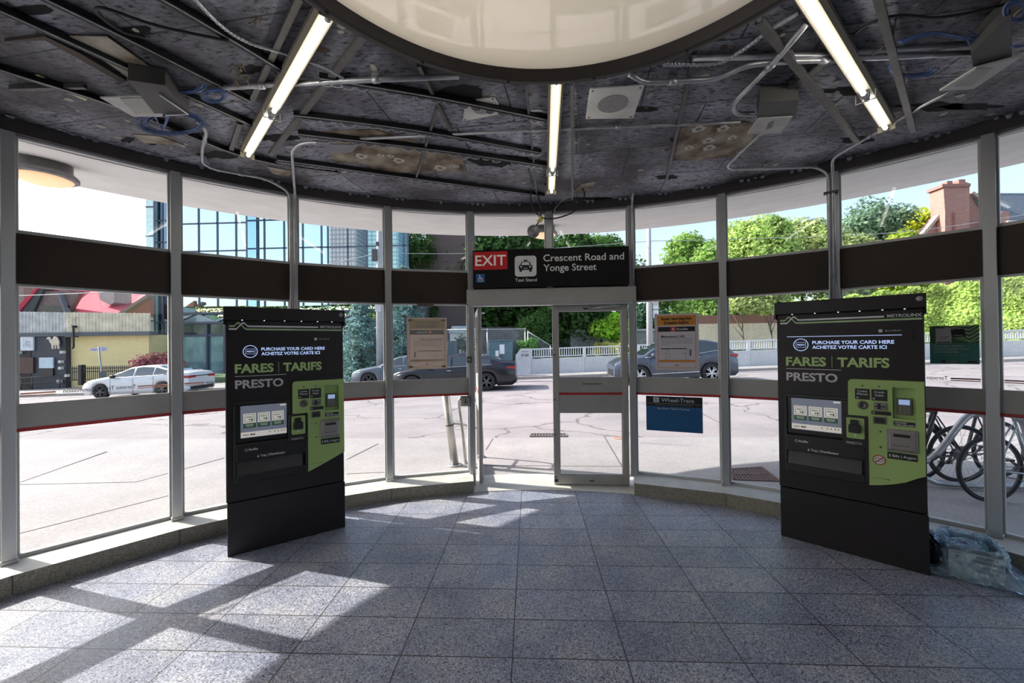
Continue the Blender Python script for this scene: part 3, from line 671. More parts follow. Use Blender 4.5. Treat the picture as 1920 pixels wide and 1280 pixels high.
    P2 = [(.849, .690 if right else .694), (.893, .714), (.893, 1.384), (.849, 1.384)]
    P3 = [(.727, .622 if right else .640), (.79, .650 if right else .667), (.849, .690 if right else .694), (.849, 1.108), (.727, 1.108)]
    P4 = [(.727, 1.335), (.849, 1.335), (.849, 1.384), (.727, 1.384)]
    for P in (P1, P2, P3, P4): b.prism(P, y0, y1)
    b.box(.727, .849, -.008, -.004, 1.108, 1.335)
    b.build('payment_panel', GRN, o)
    yp = y0 - .001
    b = MB()
    for q in ((.516, .602, 1.232, 1.314), (.611, .699, 1.229, 1.314), (.609, .719, 1.124, 1.152), (.730, .844, 1.054, 1.088), (.694, .853, .808, .858)):
        b.prism(rrect(q[0], q[1], q[2], q[3], .006), yp - .001, yp)
    b.build('label_plate', BLK, o)
    b = MB(); yt = yp - .0025
    text(b, 'Coins', .531, .587, 1.288, .015, yt, 0, .0); text(b, 'Pièces', .528, .590, 1.266, .015, yt, 0, .0); text(b, 'Credit', .626, .684, 1.287, .015, yt, 0, .0); text(b, 'Debit', .632, .680, 1.263, .015, yt, 0, .0)
    b.ringflat((.530, yt, 1.245), .004, .006, 14); b.box(.619, .628, yt - .0005, yt, 1.238, 1.240); b.box(.619, .628, yt - .0005, yt, 1.248, 1.250); b.box(.619, .621, yt - .0005, yt, 1.238, 1.25); b.box(.626, .628, yt - .0005, yt, 1.238, 1.25)
    b.ringflat((.622, yt, 1.138), .004, .006, 14)
    text(b, 'ASSISTANCE:', .737, .800, 1.074, .009, yt, 0, .02); text(b, '1-855-609-6556', .737, .838, 1.059, .009, yt, 0, .02)
    text(b, '$ Bills | Argent', .702, .846, .824, .018, yt, 0, .0)
    b.build('label_lettering', LWHT, o)
    b = MB()
    for x, z in ((.560, 1.335), (.654, 1.335)): b.prism([(x, z - .007), (x + .009, z + .006), (x - .009, z + .006)], yp - .0008, yp)
    for z in (1.0, .882): b.prism([(.668, z), (.653, z + .008), (.653, z - .008)], yp - .0008, yp)
    b.box(.608, .700, yp - .0006, yp, .6475, .6495); b.prism([(.706, .6485), (.694, .654), (.694, .643)], yp - .0008, yp)
    b.build('arrow_mark', M('arrow_dark_green', (0.03, 0.07, 0.03), 0.6), o)
    b = MB(); b.lathe([(0.031, 0), (0.031, -.006), (.026, -.012), (.016, -.012), (.014, -.004), (0, -.004)], 28, (.559, yp, 1.189), 'y'); cs = b.build('coin_slot', M('coin_bezel', (0.13, 0.12, 0.11), 0.35, 0.6), o)
    b = MB(); b.box(.557, .561, yp - .006, yp - .0045, 1.176, 1.202); b.build('slit', INK, cs)
    b = MB(); b.cbox(.623, .697, yp - .010, yp, 1.160, 1.217, .003); cr = b.build('card_slot', BGRY, o)
    b = MB(); b.box(.630, .690, yp - .0115, yp - .010, 1.184, 1.191); b.box(.645, .662, yp - .0125, yp - .010, 1.168, 1.21); b.build('slit', INK, cr)
    b = MB(); b.cbox(.617, .693, yp - .010, yp, 1.056, 1.112, .004); cl = b.build('contactless_reader', BGRY, o)
    b = MB(); b.cbox(.625, .685, yp - .013, yp - .010, 1.064, 1.104, .002); b.build('reader_window', BLK, cl)
    b = MB(); b.cbox(.748, .831, -.030, -.008, 1.135, 1.257, .004); pp = b.build('pin_pad', M('pin_pad_grey', (0.11, 0.11, 0.09), 0.5), o)
    b = MB(); b.box(.759, .818, -.032, -.030, 1.210, 1.247); b.build('display', M('pin_display', (0.3, 0.4, 0.6), 0.3, emit=(0.30, 0.42, 0.68), es=0.55), pp)
    b = MB()
    for i in range(4):
        for j in range(3): b.cbox(.760 + j * .021, .776 + j * .021, -.034, -.030, 1.144 + i * .015, 1.155 + i * .015, .002)
    b.build('keypad', M('key_grey', (0.20, 0.20, 0.18), 0.5), pp)
    # bill acceptor
    b = MB(); b.cbox(.690, .858, yp - .012, yp, .868, 1.030, .005); b.cbox(.704, .846, yp - .022, yp - .012, .880, 1.018, .006); ba = b.build('bill_acceptor', M('satin_bill_metal', (0.27, 0.25, 0.24), 0.35, 0.5), o)
    b = MB(); b.box(.728, .817, yp - .0235, yp - .0215, .977, .998); b.box(.728, .817, yp - .0235, yp - .0215, .913, .916); b.build('slit', INK, ba)
    # card holder
    b = MB(); b.prism(rrect(.462, .568, .928, 1.086, .010), -.058, -.05); ch = b.build('card_reader', GRN, o)
    b = MB(); b.prism(rrect(.486, .534, .985, 1.072, .004), -.076, -.058); b.prism(rrect(.476, .548, .975, 1.035, .006), -.088, -.058); b.build('card_cradle', BLK, ch)
    b = MB(); b.prism([(.515, .963), (.507, .949), (.523, .949)], -.0595, -.058); b.build('arrow_mark', LWHT, ch)
    if right:
        b = MB(); b.prism([(.648 - .037 + .037 * (1 + cos(2 * pi * i / 32)) - .0, .786 + .037 * sin(2 * pi * i / 32)) for i in range(32)], yp - .001, yp)
        st = b.build('notice_sticker', M('sticker_white', (0.6, 0.6, 0.58), 0.5), o)
        cx = .648
        b = MB(); b.ringflat((cx, yp - .002, .786), .031, .037, 32); b.bar((cx - .022, yp - .002, .765), (cx + .022, yp - .002, .807), .001, .006, (1, 0, -1)); b.build('red_ring', M('sticker_red', (0.45, 0.04, 0.03), 0.5), st)
        b = MB()
        for q in ((-.022, .022, -.012, -.010), (-.022, .022, .010, .012), (-.022, -.020, -.012, .012), (.020, .022, -.012, .012)): b.box(cx + q[0], cx + q[1], yp - .0018, yp - .001, .786 + q[2], .786 + q[3])
        b.build('card_outline', INK, st)
    b = MB()
    for x, z in ((.84, 1.742), (.84, 1.70)): b.lathe([(0, -.006), (.010, -.005), (.012, 0)], 14, (x, 0, z), 'y')
    b.build('lock_cap', BLK, o)
    return o
La, Lb = pz(425, 1045, 0), pz(645, 988, 0); Ra, Rb = pz(1463, 1003, 0), pz(1746, 1080, 0)
d = Lb - La; machine(La, atan2(d.y, d.x), 'black fare machine on the left, in front of the pane with the white car', 'ID # 5480155', False)
d = Rb - Ra; machine(Ra, atan2(d.y, d.x), 'black fare machine on the right with a round no-card sticker, beside the bagged box', 'ID # 5480167', True)

# ================================================================ CEILING CLUTTER
ZC = 3.385
def cpath(pts, z=ZC): return [pz(p[0], p[1], p[2] if len(p) > 2 else z) for p in pts]
def single(name, b, mats, label, cat, group=None, **k):
    o = b.build(name, mats); origin(o); return tag(o, label, cat, group)
CHAN = M('black_channel', (0.012, 0.012, 0.013), 0.35, 0.3, 0.2)
CHANE = M('channel_highlight', (0.38, 0.38, 0.40), 0.4, 0.5, 0.3, 30)
rnd = random.Random(11)
def channel(pts, label, z=3.352, w=0.036, scallop=False, dbl=False):
    P = smoothpath(cpath(pts, z), 4) if len(pts) > 2 else [cpath(pts, z)[0].lerp(cpath(pts, z)[-1], i / 6) for i in range(7)]
    o = empty('furring_channel', (P[0] + P[-1]) / 2, 0, label, 'ceiling rail', 'black furring channels'); off = Vector(o.location)
    b = MB(); e = MB()
    for a, c in zip(P[:-1], P[1:]):
        a, c = a - off, c - off; t = (c - a).normalized(); s = Vector((t.y, -t.x, 0)); ex = t * 0.001
        b.bar(a - ex, c + ex, w, 0.006)
        for q in (-1, 1): b.bar(a + s * q * w / 2 - ex + Vector((0, 0, .014)), c + s * q * w / 2 + ex + Vector((0, 0, .014)), .003, .034)
        e.bar(a + s * w * .22 - Vector((0, 0, .0035)), c + s * w * .22 - Vector((0, 0, .0035)), .006, .002)
    b.build('rail', CHAN, o); e.build('edge_highlight', CHANE, o)  # pale strip along the rail paints in its bright highlight
    if scallop:
        sc = MB(); L = (P[-1] - P[0]).length; n = int(L / 0.085)
        for i in range(n):
            p = P[0].lerp(P[-1], (i + .5) / n); idx = min(len(P) - 2, int((i + .5) / n * (len(P) - 1))); t = (P[idx + 1] - P[idx]).normalized()
            f_ = (i + .5) / n * (len(P) - 1) - idx; p = P[idx].lerp(P[idx + 1], f_) - off
            s = Vector((-t.y, t.x, 0)); s = s if s.y > 0 else -s
            if rnd.random() < .12: continue
            r = rnd.uniform(.032, .045); h = rnd.uniform(.5, .95); V = [p + s * w * .45 + Vector((0, 0, -.005))]
            for k in range(9):
                a = pi * k / 8; V.append(p + s * (w * .45 + r * h * sin(a)) + t * r * cos(a) + Vector((0, 0, -.006 - .004 * sin(a))))
            sc.add(V, [(0, k + 1, k + 2) for k in range(8)], 0)
            sc.tube(V[1:], .0028, 4, mi=1, cap=False)
        sc.build('plaster_scallops', [M('scallop_grey', (.115, .11, .13), .7, 0, .3, 20), M('scallop_rim', (.42, .42, .46), .6, 0, .3, 20)], o)['kind'] = 'stuff'
    return o
channel([(-420, -30), (-200, 55), (-10, 128), (230, 205), (467, 297), (640, 325)], 'black ceiling rail nearest the left windows')
channel([(-300, -105), (-10, 17), (240, 130), (477, 238)], 'black ceiling rail passing over the open left junction box')
channel([(-120, -95), (77, -4), (270, 90), (467, 190)], 'black ceiling rail above the blue cable bundle, left side')
channel([(120, -90), (296, -4), (420, 68), (535, 137)], 'short black ceiling rail from the top edge to the left batten')
channel([(600, 148), (830, 186), (1027, 226)], 'scalloped ceiling rail nearest the round skylight', scallop=True)
channel([(552, 217), (780, 245), (1013, 287)], 'scalloped ceiling rail in front of the left ceiling patch', scallop=True)
channel([(560, 252), (820, 282), (1027, 312)], 'scalloped ceiling rail crossing the stained patch', scallop=True)
channel([(520, 300), (760, 333), (1020, 368)], 'scalloped ceiling rail nearest the front windows, left of the middle batten', scallop=True)
def strut(a, c, label, w=.04, z=3.36, name='steel_strut', mat=None):
    A_, C_ = pz(*a, z), pz(*c, z); b = MB(); mid = (A_ + C_) / 2
    t = (C_ - A_).normalized(); s = Vector((t.y, -t.x, 0))
    b.bar(A_, C_, w, .005)
    for q in (-1, 1): b.bar(A_ + s * q * w / 2 + Vector((0, 0, .012)), C_ + s * q * w / 2 + Vector((0, 0, .012)), .003, .028)
    return single(name, b, mat or M('strut_grey', (0.11, 0.105, 0.10), 0.45, 0.5, 0.2, 10), label, 'steel strut', 'ceiling struts')
strut((683, 68), (507, 292), 'grey ceiling strut right of the left fluorescent batten', .035)
strut((562, -2), (473, 188), 'grey ceiling strut left of the left fluorescent batten', .03)
strut((450, 233), (433, 283), 'very short grey strut near the left batten end', .03)
strut((1423, 43), (1607, 267), 'thick grey ceiling strut left of the right batten', .036, 3.33)
strut((1645, -5), (1712, 248), 'thick grey ceiling strut right of the right batten', .034, 3.33)
strut((1302, 103), (1250, 337), 'thin dark strut right of the white square speaker', .022)
strut((986, 160), (1006, 362), 'thin dark rod left of the middle batten', .012)
strut((1073, 160), (1073, 373), 'thin grey rod right of the middle batten', .018, 3.33)
strut((820, 203), (777, 345), 'short dark rod crossing the stained patch', .016)
strut((785, 125), (845, 246), 'dark rod behind the left ceiling speaker', .02)
strut((160, 165), (20, 168), 'dark rod at the far left of the ceiling', .02)
strut((1480, 170), (1550, 115), 'short grey bracket strut crossing the right pipes', .05, 3.345)
# conduits
def conduit(pts, label, r=.0135, z=3.35, clamps=(), rnds=5, tail=None):
    P = cpath(pts, z)
    if tail: P += [Vector(p) for p in tail]
    o = empty('conduit', P[0], 0, label, 'conduit pipe', 'steel conduits'); off = P[0].copy()
    Q = []                                               # rounded corners
    for i, p in enumerate(P):
        if i in (0, len(P) - 1): Q.append(p); continue
        a, c = P[i - 1], P[i + 1]; rr_ = min(.09, (p - a).length * .45, (c - p).length * .45)
        s0 = p + (a - p).normalized() * rr_; s1 = p + (c - p).normalized() * rr_
        for k in range(rnds + 1):
            t = k / rnds; Q.append(s0 * (1 - t)**2 + p * 2 * t * (1 - t) + s1 * t * t)
    Q = [q - off for q in Q]
    b = MB(); b.tube(Q, r, 12); b.build('pipe', GALV, o)
    if clamps:
        for cidx in clamps:
            i = min(len(P) - 2, int(cidx)); p = P[i].lerp(P[i + 1], cidx - int(cidx)) - off; t = (P[i + 1] - P[i]).normalized()
            b = MB(); b.tube([p - t * .022, p + t * .022], r * 1.35, 12); b.bar(p + Vector((0, 0, r)), p + Vector((0, 0, r + .02)), .03, .05, tuple(t)); b.build('coupling', GALV, o)
    return o
conduit([(345, 168), (640, 152), (860, 143)], 'long steel conduit from the left junction box to the skylight ring', .017, 3.355, (.5, 1.3))
def mull(k, off=0.0, zt=3.2, zb=2.0, rr_=4.585):
    a = TH(k); t = Vector((cos(a), -sin(a), 0)); p = Vector((CX + rr_ * sin(a), CY + rr_ * cos(a), 0)) + t * off
    return [Vector((p.x, p.y, zt)), Vector((p.x, p.y, zb))]
conduit([(370, 227), (388, 247), (379, 280), (379, 305), (400, 317), (500, 335)], 'conduit running from the blue coil down the second left mullion', .013, 3.345, (1.5, 4.5), tail=mull(2, -.03, 3.28, .6))
conduit([(618, 267), (566, 267), (547, 281)], 'conduit bending down the second left mullion from the ceiling patch', .012, 3.345, (.5,), tail=mull(2, .012, 3.28, .6))
conduit([(640, 262), (1040, 242), (1280, 233), (1388, 228)], 'thin straight conduit crossing the whole middle ceiling', .012, 3.368, (.4, 1.5))
conduit([(1180, 138), (1207, 155), (1297, 151), (1347, 147), (1397, 123), (1440, 117), (1650, 107), (1835, 99)], 'lower of two parallel conduits on the right side', .017, 3.345, (1.6, 5.5))
conduit([(1300, 109), (1553, 103), (1873, 77)], 'upper of two parallel conduits on the right side', .017, 3.365, (.7,))
conduit([(1513, 43), (1453, 115), (1373, 195), (1380, 214), (1413, 213)], 'conduit bending diagonally to the small right junction box', .017, 3.335, (1.1,))
conduit([(1428, 250), (1397, 277), (1362, 312), (1372, 318), (1530, 313)], 'conduit from the small right junction box to the right mullion', .012, 3.345, (1.3, 3.4), tail=mull(8, -.035, 3.26, 1.9))
conduit([(1790, 168), (1740, 192), (1673, 230), (1593, 277), (1560, 297)], 'conduit running from the tilted right box to the right mullion', .013, 3.345, (1.5, 2.5), tail=mull(8, -.005, 3.27, 1.9))
conduit([(1187, 362)], 'slim conduit down the post at the right end of the exit sign', .011, 3.345, (), tail=mull(6, .02, 3.3, 2.36, 4.6))
b = MB()
for z in (3.08,):
    for p in mull(8, -.02, z, z)[:1]:
        b.X = Matrix.Translation(p) @ Matrix.Rotation(-TH(8), 4, 'Z'); b.box(-.055, .055, -.02, .03, -.01, .01)
single('pipe_clamp', b, GALVD, 'steel clamp holding two conduits to the right mullion', 'clamp')
def flex(pts, label, r=.011, z=3.36):
    P = smoothpath(cpath(pts, z), 14); off = P[0].copy(); n = len(P); L = sum((P[i + 1] - P[i]).length for i in range(n - 1)); N = int(L / .006); Q = []
    for i in range(N):
        t = i / (N - 1) * (n - 1); k = min(n - 2, int(t)); Q.append(P[k].lerp(P[k + 1], t - k))
    b = MB(); b.tube(Q, r, 8, rr=[r * (1 if (i // 2) % 2 else .78) for i in range(N)])
    return single('flexible_conduit', b, GALV, label, 'flexible conduit')
flex([(363, -4), (417, 50), (467, 80), (533, 100), (600, 123), (645, 147)], 'ribbed flexible conduit curling behind the left batten')
flex([(1500, 22), (1447, 53), (1397, 90), (1347, 117), (1280, 120), (1243, 120)], 'ribbed flexible conduit curling right of the skylight ring', .015)
flex([(995, 207), (1010, 207), (1030, 209)], 'short ribbed flexible conduit beside the middle batten', .01)
def cable(name, pts, r, mat, label, cat='cable', z=3.35, group=None, n=7):
    P = smoothpath([Vector(p) if isinstance(p, Vector) else pz(p[0], p[1], p[2] if len(p) > 2 else z) for p in pts], n)
    b = MB(); b.tube(P, r, 7); return single(name, b, mat, label, cat, group)
cable('cable', [(430, 77), (300, 50), (200, 17), (180, 20), (200, 40), (233, 60), (273, 70)], .008, BLK, 'loose black cable loop at the upper left of the ceiling', z=3.34)
cable('cable', [(1600, 65), (1640, 40), (1690, 29), (1760, 33), (1860, 15), (1930, -8)], .007, BLK, 'loose black cable along the upper right of the ceiling')
cable('cable', [(1618, 118), (1650, 92), (1672, 72), (1680, 35)], .005, BLK, 'thin black wire hooking down near the right batten', z=3.34)
C7 = lambda x, y: (970 + x / 9.143, 340 + y / 9.143)
def loopd(pts, Y=4.45): return [pY(*C7(x, y), Y) for x, y in pts]
cable('cable', loopd([(400, 600), (290, 500), (240, 330), (232, 180), (268, 95), (330, 170), (375, 330), (402, 480), (400, 600)]), .008, BLK, 'black cable loop left of the middle post, tied with yellow tape')
cable('cable', loopd([(405, 620), (520, 638), (690, 625), (930, 540), (1090, 400), (1150, 240), (1120, 130), (1040, 80), (960, 62)]), .008, BLK, 'black cable sweeping in an arc right of the middle post')
cable('ground_wire', loopd([(800, 260), (770, 170), (800, 300), (770, 330), (690, 410), (640, 480), (630, 560)]), .0025, M('pale_wire', (.5, .5, .5), .5), 'thin pale wire dropping beside the middle post', 'wire')
b = MB(); P = loopd([(360, 600), (430, 650), (345, 670), (400, 690), (440, 620), (360, 590)])
b.tube(smoothpath(P, 4), .009, 6, rr=None); single('yellow_tape', b, M('yellow_tape', (.62, .55, .12), .5), 'yellow tape bow tied round the black cable left of the post', 'tape')
BLUE = M('blue_data_cable', (0.04, 0.085, 0.22), 0.45, 0, .3, 20)
def coil(c, rx, ry, n, label, z=3.345, seed=1, part=1.0, jit=5, name='cable_coil'):
    q = random.Random(seed); b = MB()
    for i in range(n):
        s = q.uniform(.82, 1.12); ox, oy = q.uniform(-jit, jit), q.uniform(-jit * .4, jit * .4); a0 = q.uniform(0, 6.28) if part == 1 else q.uniform(-.2, .2)
        m_ = 28; P = []
        for k in range(m_ + 1):
            a = a0 + 2 * pi * part * k / m_; P.append(pz(c[0] + ox + rx * s * cos(a), c[1] + oy + ry * s * sin(a), z - q.uniform(0, .003) - i * .0012))
        b.tube(P, .0032, 6)
    return single(name, b, BLUE, label, 'cable coil', 'blue cable coils')
coil((322, 231), 58, 20, 16, 'blue cable coil hanging under the open left junction box')
coil((340, 160), 42, 14, 14, 'flat blue cable bundle above the left black rail', part=.55, seed=3, z=3.35)
coil((403, 180), 20, 11, 10, 'small blue cable coil left of the left batten', seed=4)
coil((1712, 127), 42, 16, 12, 'blue cable coil below the right pipes', seed=5, part=.6, z=3.36)
coil((1905, 20), 22, 18, 14, 'blue cable coil at the top right edge of the ceiling', seed=6, z=3.3)
q = random.Random(9)
b = MB()
for i in range(9):
    j = q.uniform(-5, 5); b.tube(smoothpath([pz(1687 + j, 80 + j * .3, 3.33), pz(1745, 63 + j * .6, 3.325), pz(1800, 70 + j * .6, 3.325), pz(1836, 76 + j, 3.32), pz(1820 + j, 62 + j, 3.33)], 6), .0032, 6)
single('cable_coil', b, BLUE, 'blue cable bundle tied across the right pipes', 'cable coil', 'blue cable coils')
b = MB()
for i in range(5):
    j = q.uniform(-3, 3); b.tube(smoothpath([pz(1815, 78 + j, 3.32), pz(1832 + j, 100, 3.31), pz(1855, 114 + j, 3.30), pz(1880, 105 + j, 3.29), pz(1890 + j, 90, 3.28), pz(1906, 88 + j, 3.26), pz(1935, 84, 3.26)], 6), .0032, 6)
single('cable_coil', b, BLUE, 'drooping blue wires beside the tilted right box', 'cable coil', 'blue cable coils')
b = MB()
for i in range(6):
    j = q.uniform(-4, 4); b.tube(smoothpath([pz(300 + j, 183, 3.32), pz(287 + j, 205, 3.31), pz(305, 240 + j, 3.32), pz(322 + j, 200, 3.31), pz(345, 185 + j, 3.33)], 6), .0028, 6)
single('cable_coil', b, BLUE, 'loose blue wires spilling out of the open left box', 'cable coil', 'blue cable coils')
# junction boxes
BOXM = M('box_grey_paint', (0.075, 0.073, 0.07), 0.5, 0.3, 0.15); LID = M('pale_box_cover', (0.48, 0.47, 0.45), 0.55, 0.1, 0.12, 14)
def plate(pts, z, th, b):
    P = [pz(p[0], p[1], z if len(p) < 3 else p[2]) for p in pts]
    n = len(P); V = P + [p + Vector((0, 0, th)) for p in P]
    b.add(V, [tuple(range(n)), tuple(range(2 * n - 1, n - 1, -1))] + [(i, n + i, n + (i + 1) % n, (i + 1) % n) for i in range(n)]); return P
o = empty('junction_box', (0, 0, 0), 0, 'open grey junction box with hinged cover and loose blue wires, left ceiling', 'junction box')
b = MB(); plate([(240, 150), (310, 160), (355, 212), (290, 213)], 3.27, .10, b); b.build('box_body', BOXM, o)
b = MB(); plate([(187, 183), (298, 178), (305, 219), (250, 219)], 3.29, .008, b); b.build('box_cover', LID, o)
b = MB(); plate([(225, 185), (290, 183), (296, 213), (253, 213)], 3.285, .003, b); b.build('cover_liner', M('cover_liner', (.36, .36, .33), .6), o)
b = MB(); b.tube([pz(300, 178, 3.262), pz(352, 214, 3.262), pz(310, 216, 3.262)], .006, 6); b.build('box_rim', ALU, o)
o = empty('junction_box', (0, 0, 0), 0, 'closed grey junction box with white cover beside the perforated patch', 'junction box')
b = MB(); plate([(1425, 192), (1498, 187), (1492, 221), (1419, 222)], 3.27, .11, b); b.build('box_body', BOXM, o)
b = MB(); plate([(1423, 222), (1486, 219), (1463, 250), (1401, 251)], 3.262, .012, b); b.build('box_cover', LID, o)
b = MB(); plate([(1440, 232), (1452, 226), (1448, 239), (1436, 243)], 3.259, .003, b); b.build('label_patch', M('grime_patch', (.25, .24, .23), .7), o)
o = empty('junction_box', (0, 0, 0), 0, 'large tilted grey junction box at the far right of the ceiling', 'junction box')
b = MB(); plate([(1820, 100), (1895, 28), (1898, 112), (1826, 128)], 3.27, .11, b); b.build('box_body', BOXM, o)
b = MB(); plate([(1761, 171), (1830, 128), (1918, 105), (1826, 167)], 3.25, .012, b); b.build('box_cover', LID, o)
b = MB(); plate([(1790, 163), (1828, 130), (1862, 128), (1824, 160)], 3.247, .003, b); b.build('cover_liner', M('cover_liner', (.36, .36, .33), .6), o)
b = MB(); b.lathe([(.028, -.01), (.028, .01)], 14, pz(1866, 82, 3.30), 'x'); b.build('knockout', BLK, o)
# white speakers
def speaker(pts, label, zf=3.325):
    o = empty('ceiling_speaker', (0, 0, 0), 0, label, 'speaker', 'square ceiling speakers')
    b = MB(); P = plate(pts, zf, .008, b); b.build('face_plate', M('speaker_white', (0.62, 0.60, 0.56), 0.55), o)
    c = sum(P, Vector()) / 4; e1 = (P[1] - P[0]).normalized(); R_ = (P[1] - P[0]).length * .30; e2 = Vector((-e1.y, e1.x, 0))
    b = MB(); b.add([c + (e1 * cos(2 * pi * k / 36) + e2 * sin(2 * pi * k / 36)) * R_ - Vector((0, 0, .002)) for k in range(36)], [tuple(range(36))])
    b.build('grille', speckle('speaker_grille', ((.12, .12, .12), (.30, .29, .28), (.42, .41, .40)), 260, .6), o)
    b = MB()
    for p in P:
        w_ = p.lerp(c, .12); b.lathe([(0, -.004), (.006, -.003), (.007, 0)], 8, w_)
    b.build('screw', GALVD, o)
    b = MB(); b.lathe([(R_ * 1.05, .006), (R_ * 1.0, .06 if zf < 3.35 else .01)], 24, c + Vector((0, 0, 0))); b.build('back_can', BOXM, o)
    return o
speaker([(1106, 167), (1208, 160), (1187, 222), (1098, 223)], 'white square ceiling speaker right of the middle batten')
speaker([(872, 191), (927, 183), (944, 213), (868, 227)], 'white square ceiling speaker behind the scalloped rail, left of the middle batten', 3.378)
# stained patches and boards
def stained(name, c1, c2, c3):
    m, nt, b = base(name); tc = nd(nt, 'ShaderNodeTexCoord'); n = nd(nt, 'ShaderNodeTexNoise'); n.inputs['Scale'].default_value = 5; n.inputs['Detail'].default_value = 7
    nt.links.new(tc.outputs['Object'], n.inputs['Vector']); nt.links.new(ramp(nt, n.outputs['Fac'], [(0.35, c3), (0.46, c2), (0.58, c1), (.7, tuple(min(1, q_ * 1.4) for q_ in c1))]), b.inputs['Base Color']); b.inputs['Roughness'].default_value = .75; return m
STN = stained('stained_board', (.30, .26, .20), (.20, .145, .095), (.07, .045, .035))
STB = stained('beige_board', (.36, .33, .27), (.28, .24, .18), (.13, .09, .06))
def patch(pts, label, mat=STN, z=3.383, holes=(), th=.006, name='ceiling_board'):
    b = MB(); plate(pts, z, th, b); hm = M('white_hole', (.55, .53, .48), .7)
    for (x, y, r) in holes:
        c = pz(x, y, z - .002); b.add([c + Vector((r * (1 + .25 * sin(3 * k)) * cos(2 * pi * k / 14), r * (1 + .2 * cos(5 * k)) * sin(2 * pi * k / 14), 0)) for k in range(14)], [tuple(range(14))], 1)
        c = c - Vector((0, 0, .001)); b.add([c + Vector((r * .5 * cos(2 * pi * k / 9), r * .5 * sin(2 * pi * k / 9), 0)) for k in range(9)], [tuple(range(9))], 2)
    return single(name, b, [mat, hm, M('hole_grey', (.22, .20, .18), .8)], label, 'ceiling board')
patch([(590, 248), (700, 243), (770, 262), (866, 297), (875, 321), (715, 325), (690, 308), (628, 305)], 'long stained brown board patch left of the middle batten', holes=[(678, 293, .05), (714, 292, .03), (733, 293, .03), (748, 301, .05), (825, 315, .055), (855, 312, .03), (768, 277, .03)])
patch([(1278, 234), (1405, 229), (1420, 248), (1392, 283), (1384, 292), (1300, 302), (1262, 301)], 'brown perforated board patch beside the small right box', holes=[(1310, 242, .05), (1356, 241, .045), (1292, 277, .035), (1328, 264, .045), (1373, 258, .035), (1330, 277, .05)])
patch([(130, 68), (200, 69), (290, 132), (240, 145)], 'pale stained board at the upper left of the ceiling', STB, z=3.375)
patch([(55, 142), (72, 141), (164, 187), (160, 189)], 'narrow yellow strip on the left ceiling', M('yellow_strip', (.55, .52, .30), .6), z=3.38, name='ceiling_strip')
patch([(8, 78), (84, 68), (150, 100), (238, 152), (228, 156), (150, 112), (84, 76)], 'curved dark board edge under the pale left board', M('board_dark_brown', (.06, .045, .035), .7), z=3.36, th=.02)
patch([(248, 252), (300, 256), (345, 272), (270, 268)], 'small pale board patch near the left windows', STB)
patch([(500, 312), (552, 322), (540, 331), (512, 326)], 'small pale board patch near the second left mullion', STB)
patch([(600, 270), (672, 272), (660, 285), (622, 290)], 'grey board end above the conduit bend', M('board_grey', (.25, .25, .27), .7), z=3.38)
patch([(1090, 345), (1118, 340), (1106, 358), (1078, 358)], 'small brown board patch right of the middle batten end', STN)
patch([(1855, 52), (1893, 40), (1900, 25), (1918, 12), (1890, 48)], 'yellow-green strip beside the top right coil', M('yellow_strip', (.55, .52, .30), .6), z=3.35, name='ceiling_strip')
# torn dark holes and seams in the ceiling
b = MB(); rr2 = random.Random(5); DARKH = M('ceiling_hole_black', (.004, .004, .004), .9)
def blot(x, y, rx, ry, z=3.3885):
    V = []
    for k in range(18):
        a = 2 * pi * k / 18; s = rr2.uniform(.65, 1.15); p = pz(x + rx * s * cos(a), y + ry * s * sin(a), z); V.append(p)
    b.add(V, [tuple(range(18))])
for q_ in ((1590, 170, 45, 9), (1400, 245, 12, 6), (1268, 262, 16, 6), (1250, 332, 24, 5), (520, 258, 40, 8), (60, 20, 45, 12), (240, 262, 14, 6), (286, 268, 10, 5), (325, 267, 9, 4), (1200, 205, 40, 5), (1030, 345, 10, 4), (860, 175, 50, 20), (250, 60, 40, 12), (470, 130, 25, 10), (1610, 262, 36, 7), (1750, 200, 70, 9), (930, 300, 60, 14), (1820, 200, 60, 7), (1105, 372, 50, 3), (410, 290, 40, 8)): blot(*q_)
b.build('trim_6', DARKH, kind='structure')
b = MB(); rr2 = random.Random(8)
for i in range(240):                                                    # flakes of dried adhesive
    a = rr2.uniform(-1.3, 1.3); r = sqrt(rr2.uniform(2.0, 20.5)); p = Vector((CX + r * sin(a), CY + r * cos(a), 3.387))
    if (p.xy - Vector(SKC)).length < 1.4: continue
    s = rr2.uniform(.008, .035); n = rr2.randint(5, 8)
    b.add([p + Vector((s * rr2.uniform(.5, 1.2) * cos(2 * pi * k / n), s * rr2.uniform(.5, 1.2) * sin(2 * pi * k / n), 0)) for k in range(n)], [tuple(range(n))], rr2.choice((0, 0, 1, 2)))
tag(b.build('adhesive_flakes', [M('flake_pale', (.42, .38, .32), .8), M('flake_brown', (.12, .07, .04), .8), PLAST]), 'pale and brown flakes of dried adhesive on the black ceiling', 'debris', kind='stuff')
# hanging plaster crumbs
b = MB(); 
for (x, y) in ((447, 128), (465, 140), (455, 150), (480, 40), (1040, 225), (1030, 262)):
    for k in range(7):
        p = pz(x + rr2.uniform(-14, 14), y + rr2.uniform(-8, 8), 3.37); b.tube([p, p + Vector((rr2.uniform(-.03, .03), rr2.uniform(-.03, .03), -rr2.uniform(.01, .05)))], .004, 5, rr=[.006, .001])
tag(b.build('plaster_debris', M('flake_brownish', (.24, .19, .13), .85)), 'tufts of torn brown adhesive hanging from the ceiling', 'debris', kind='stuff')

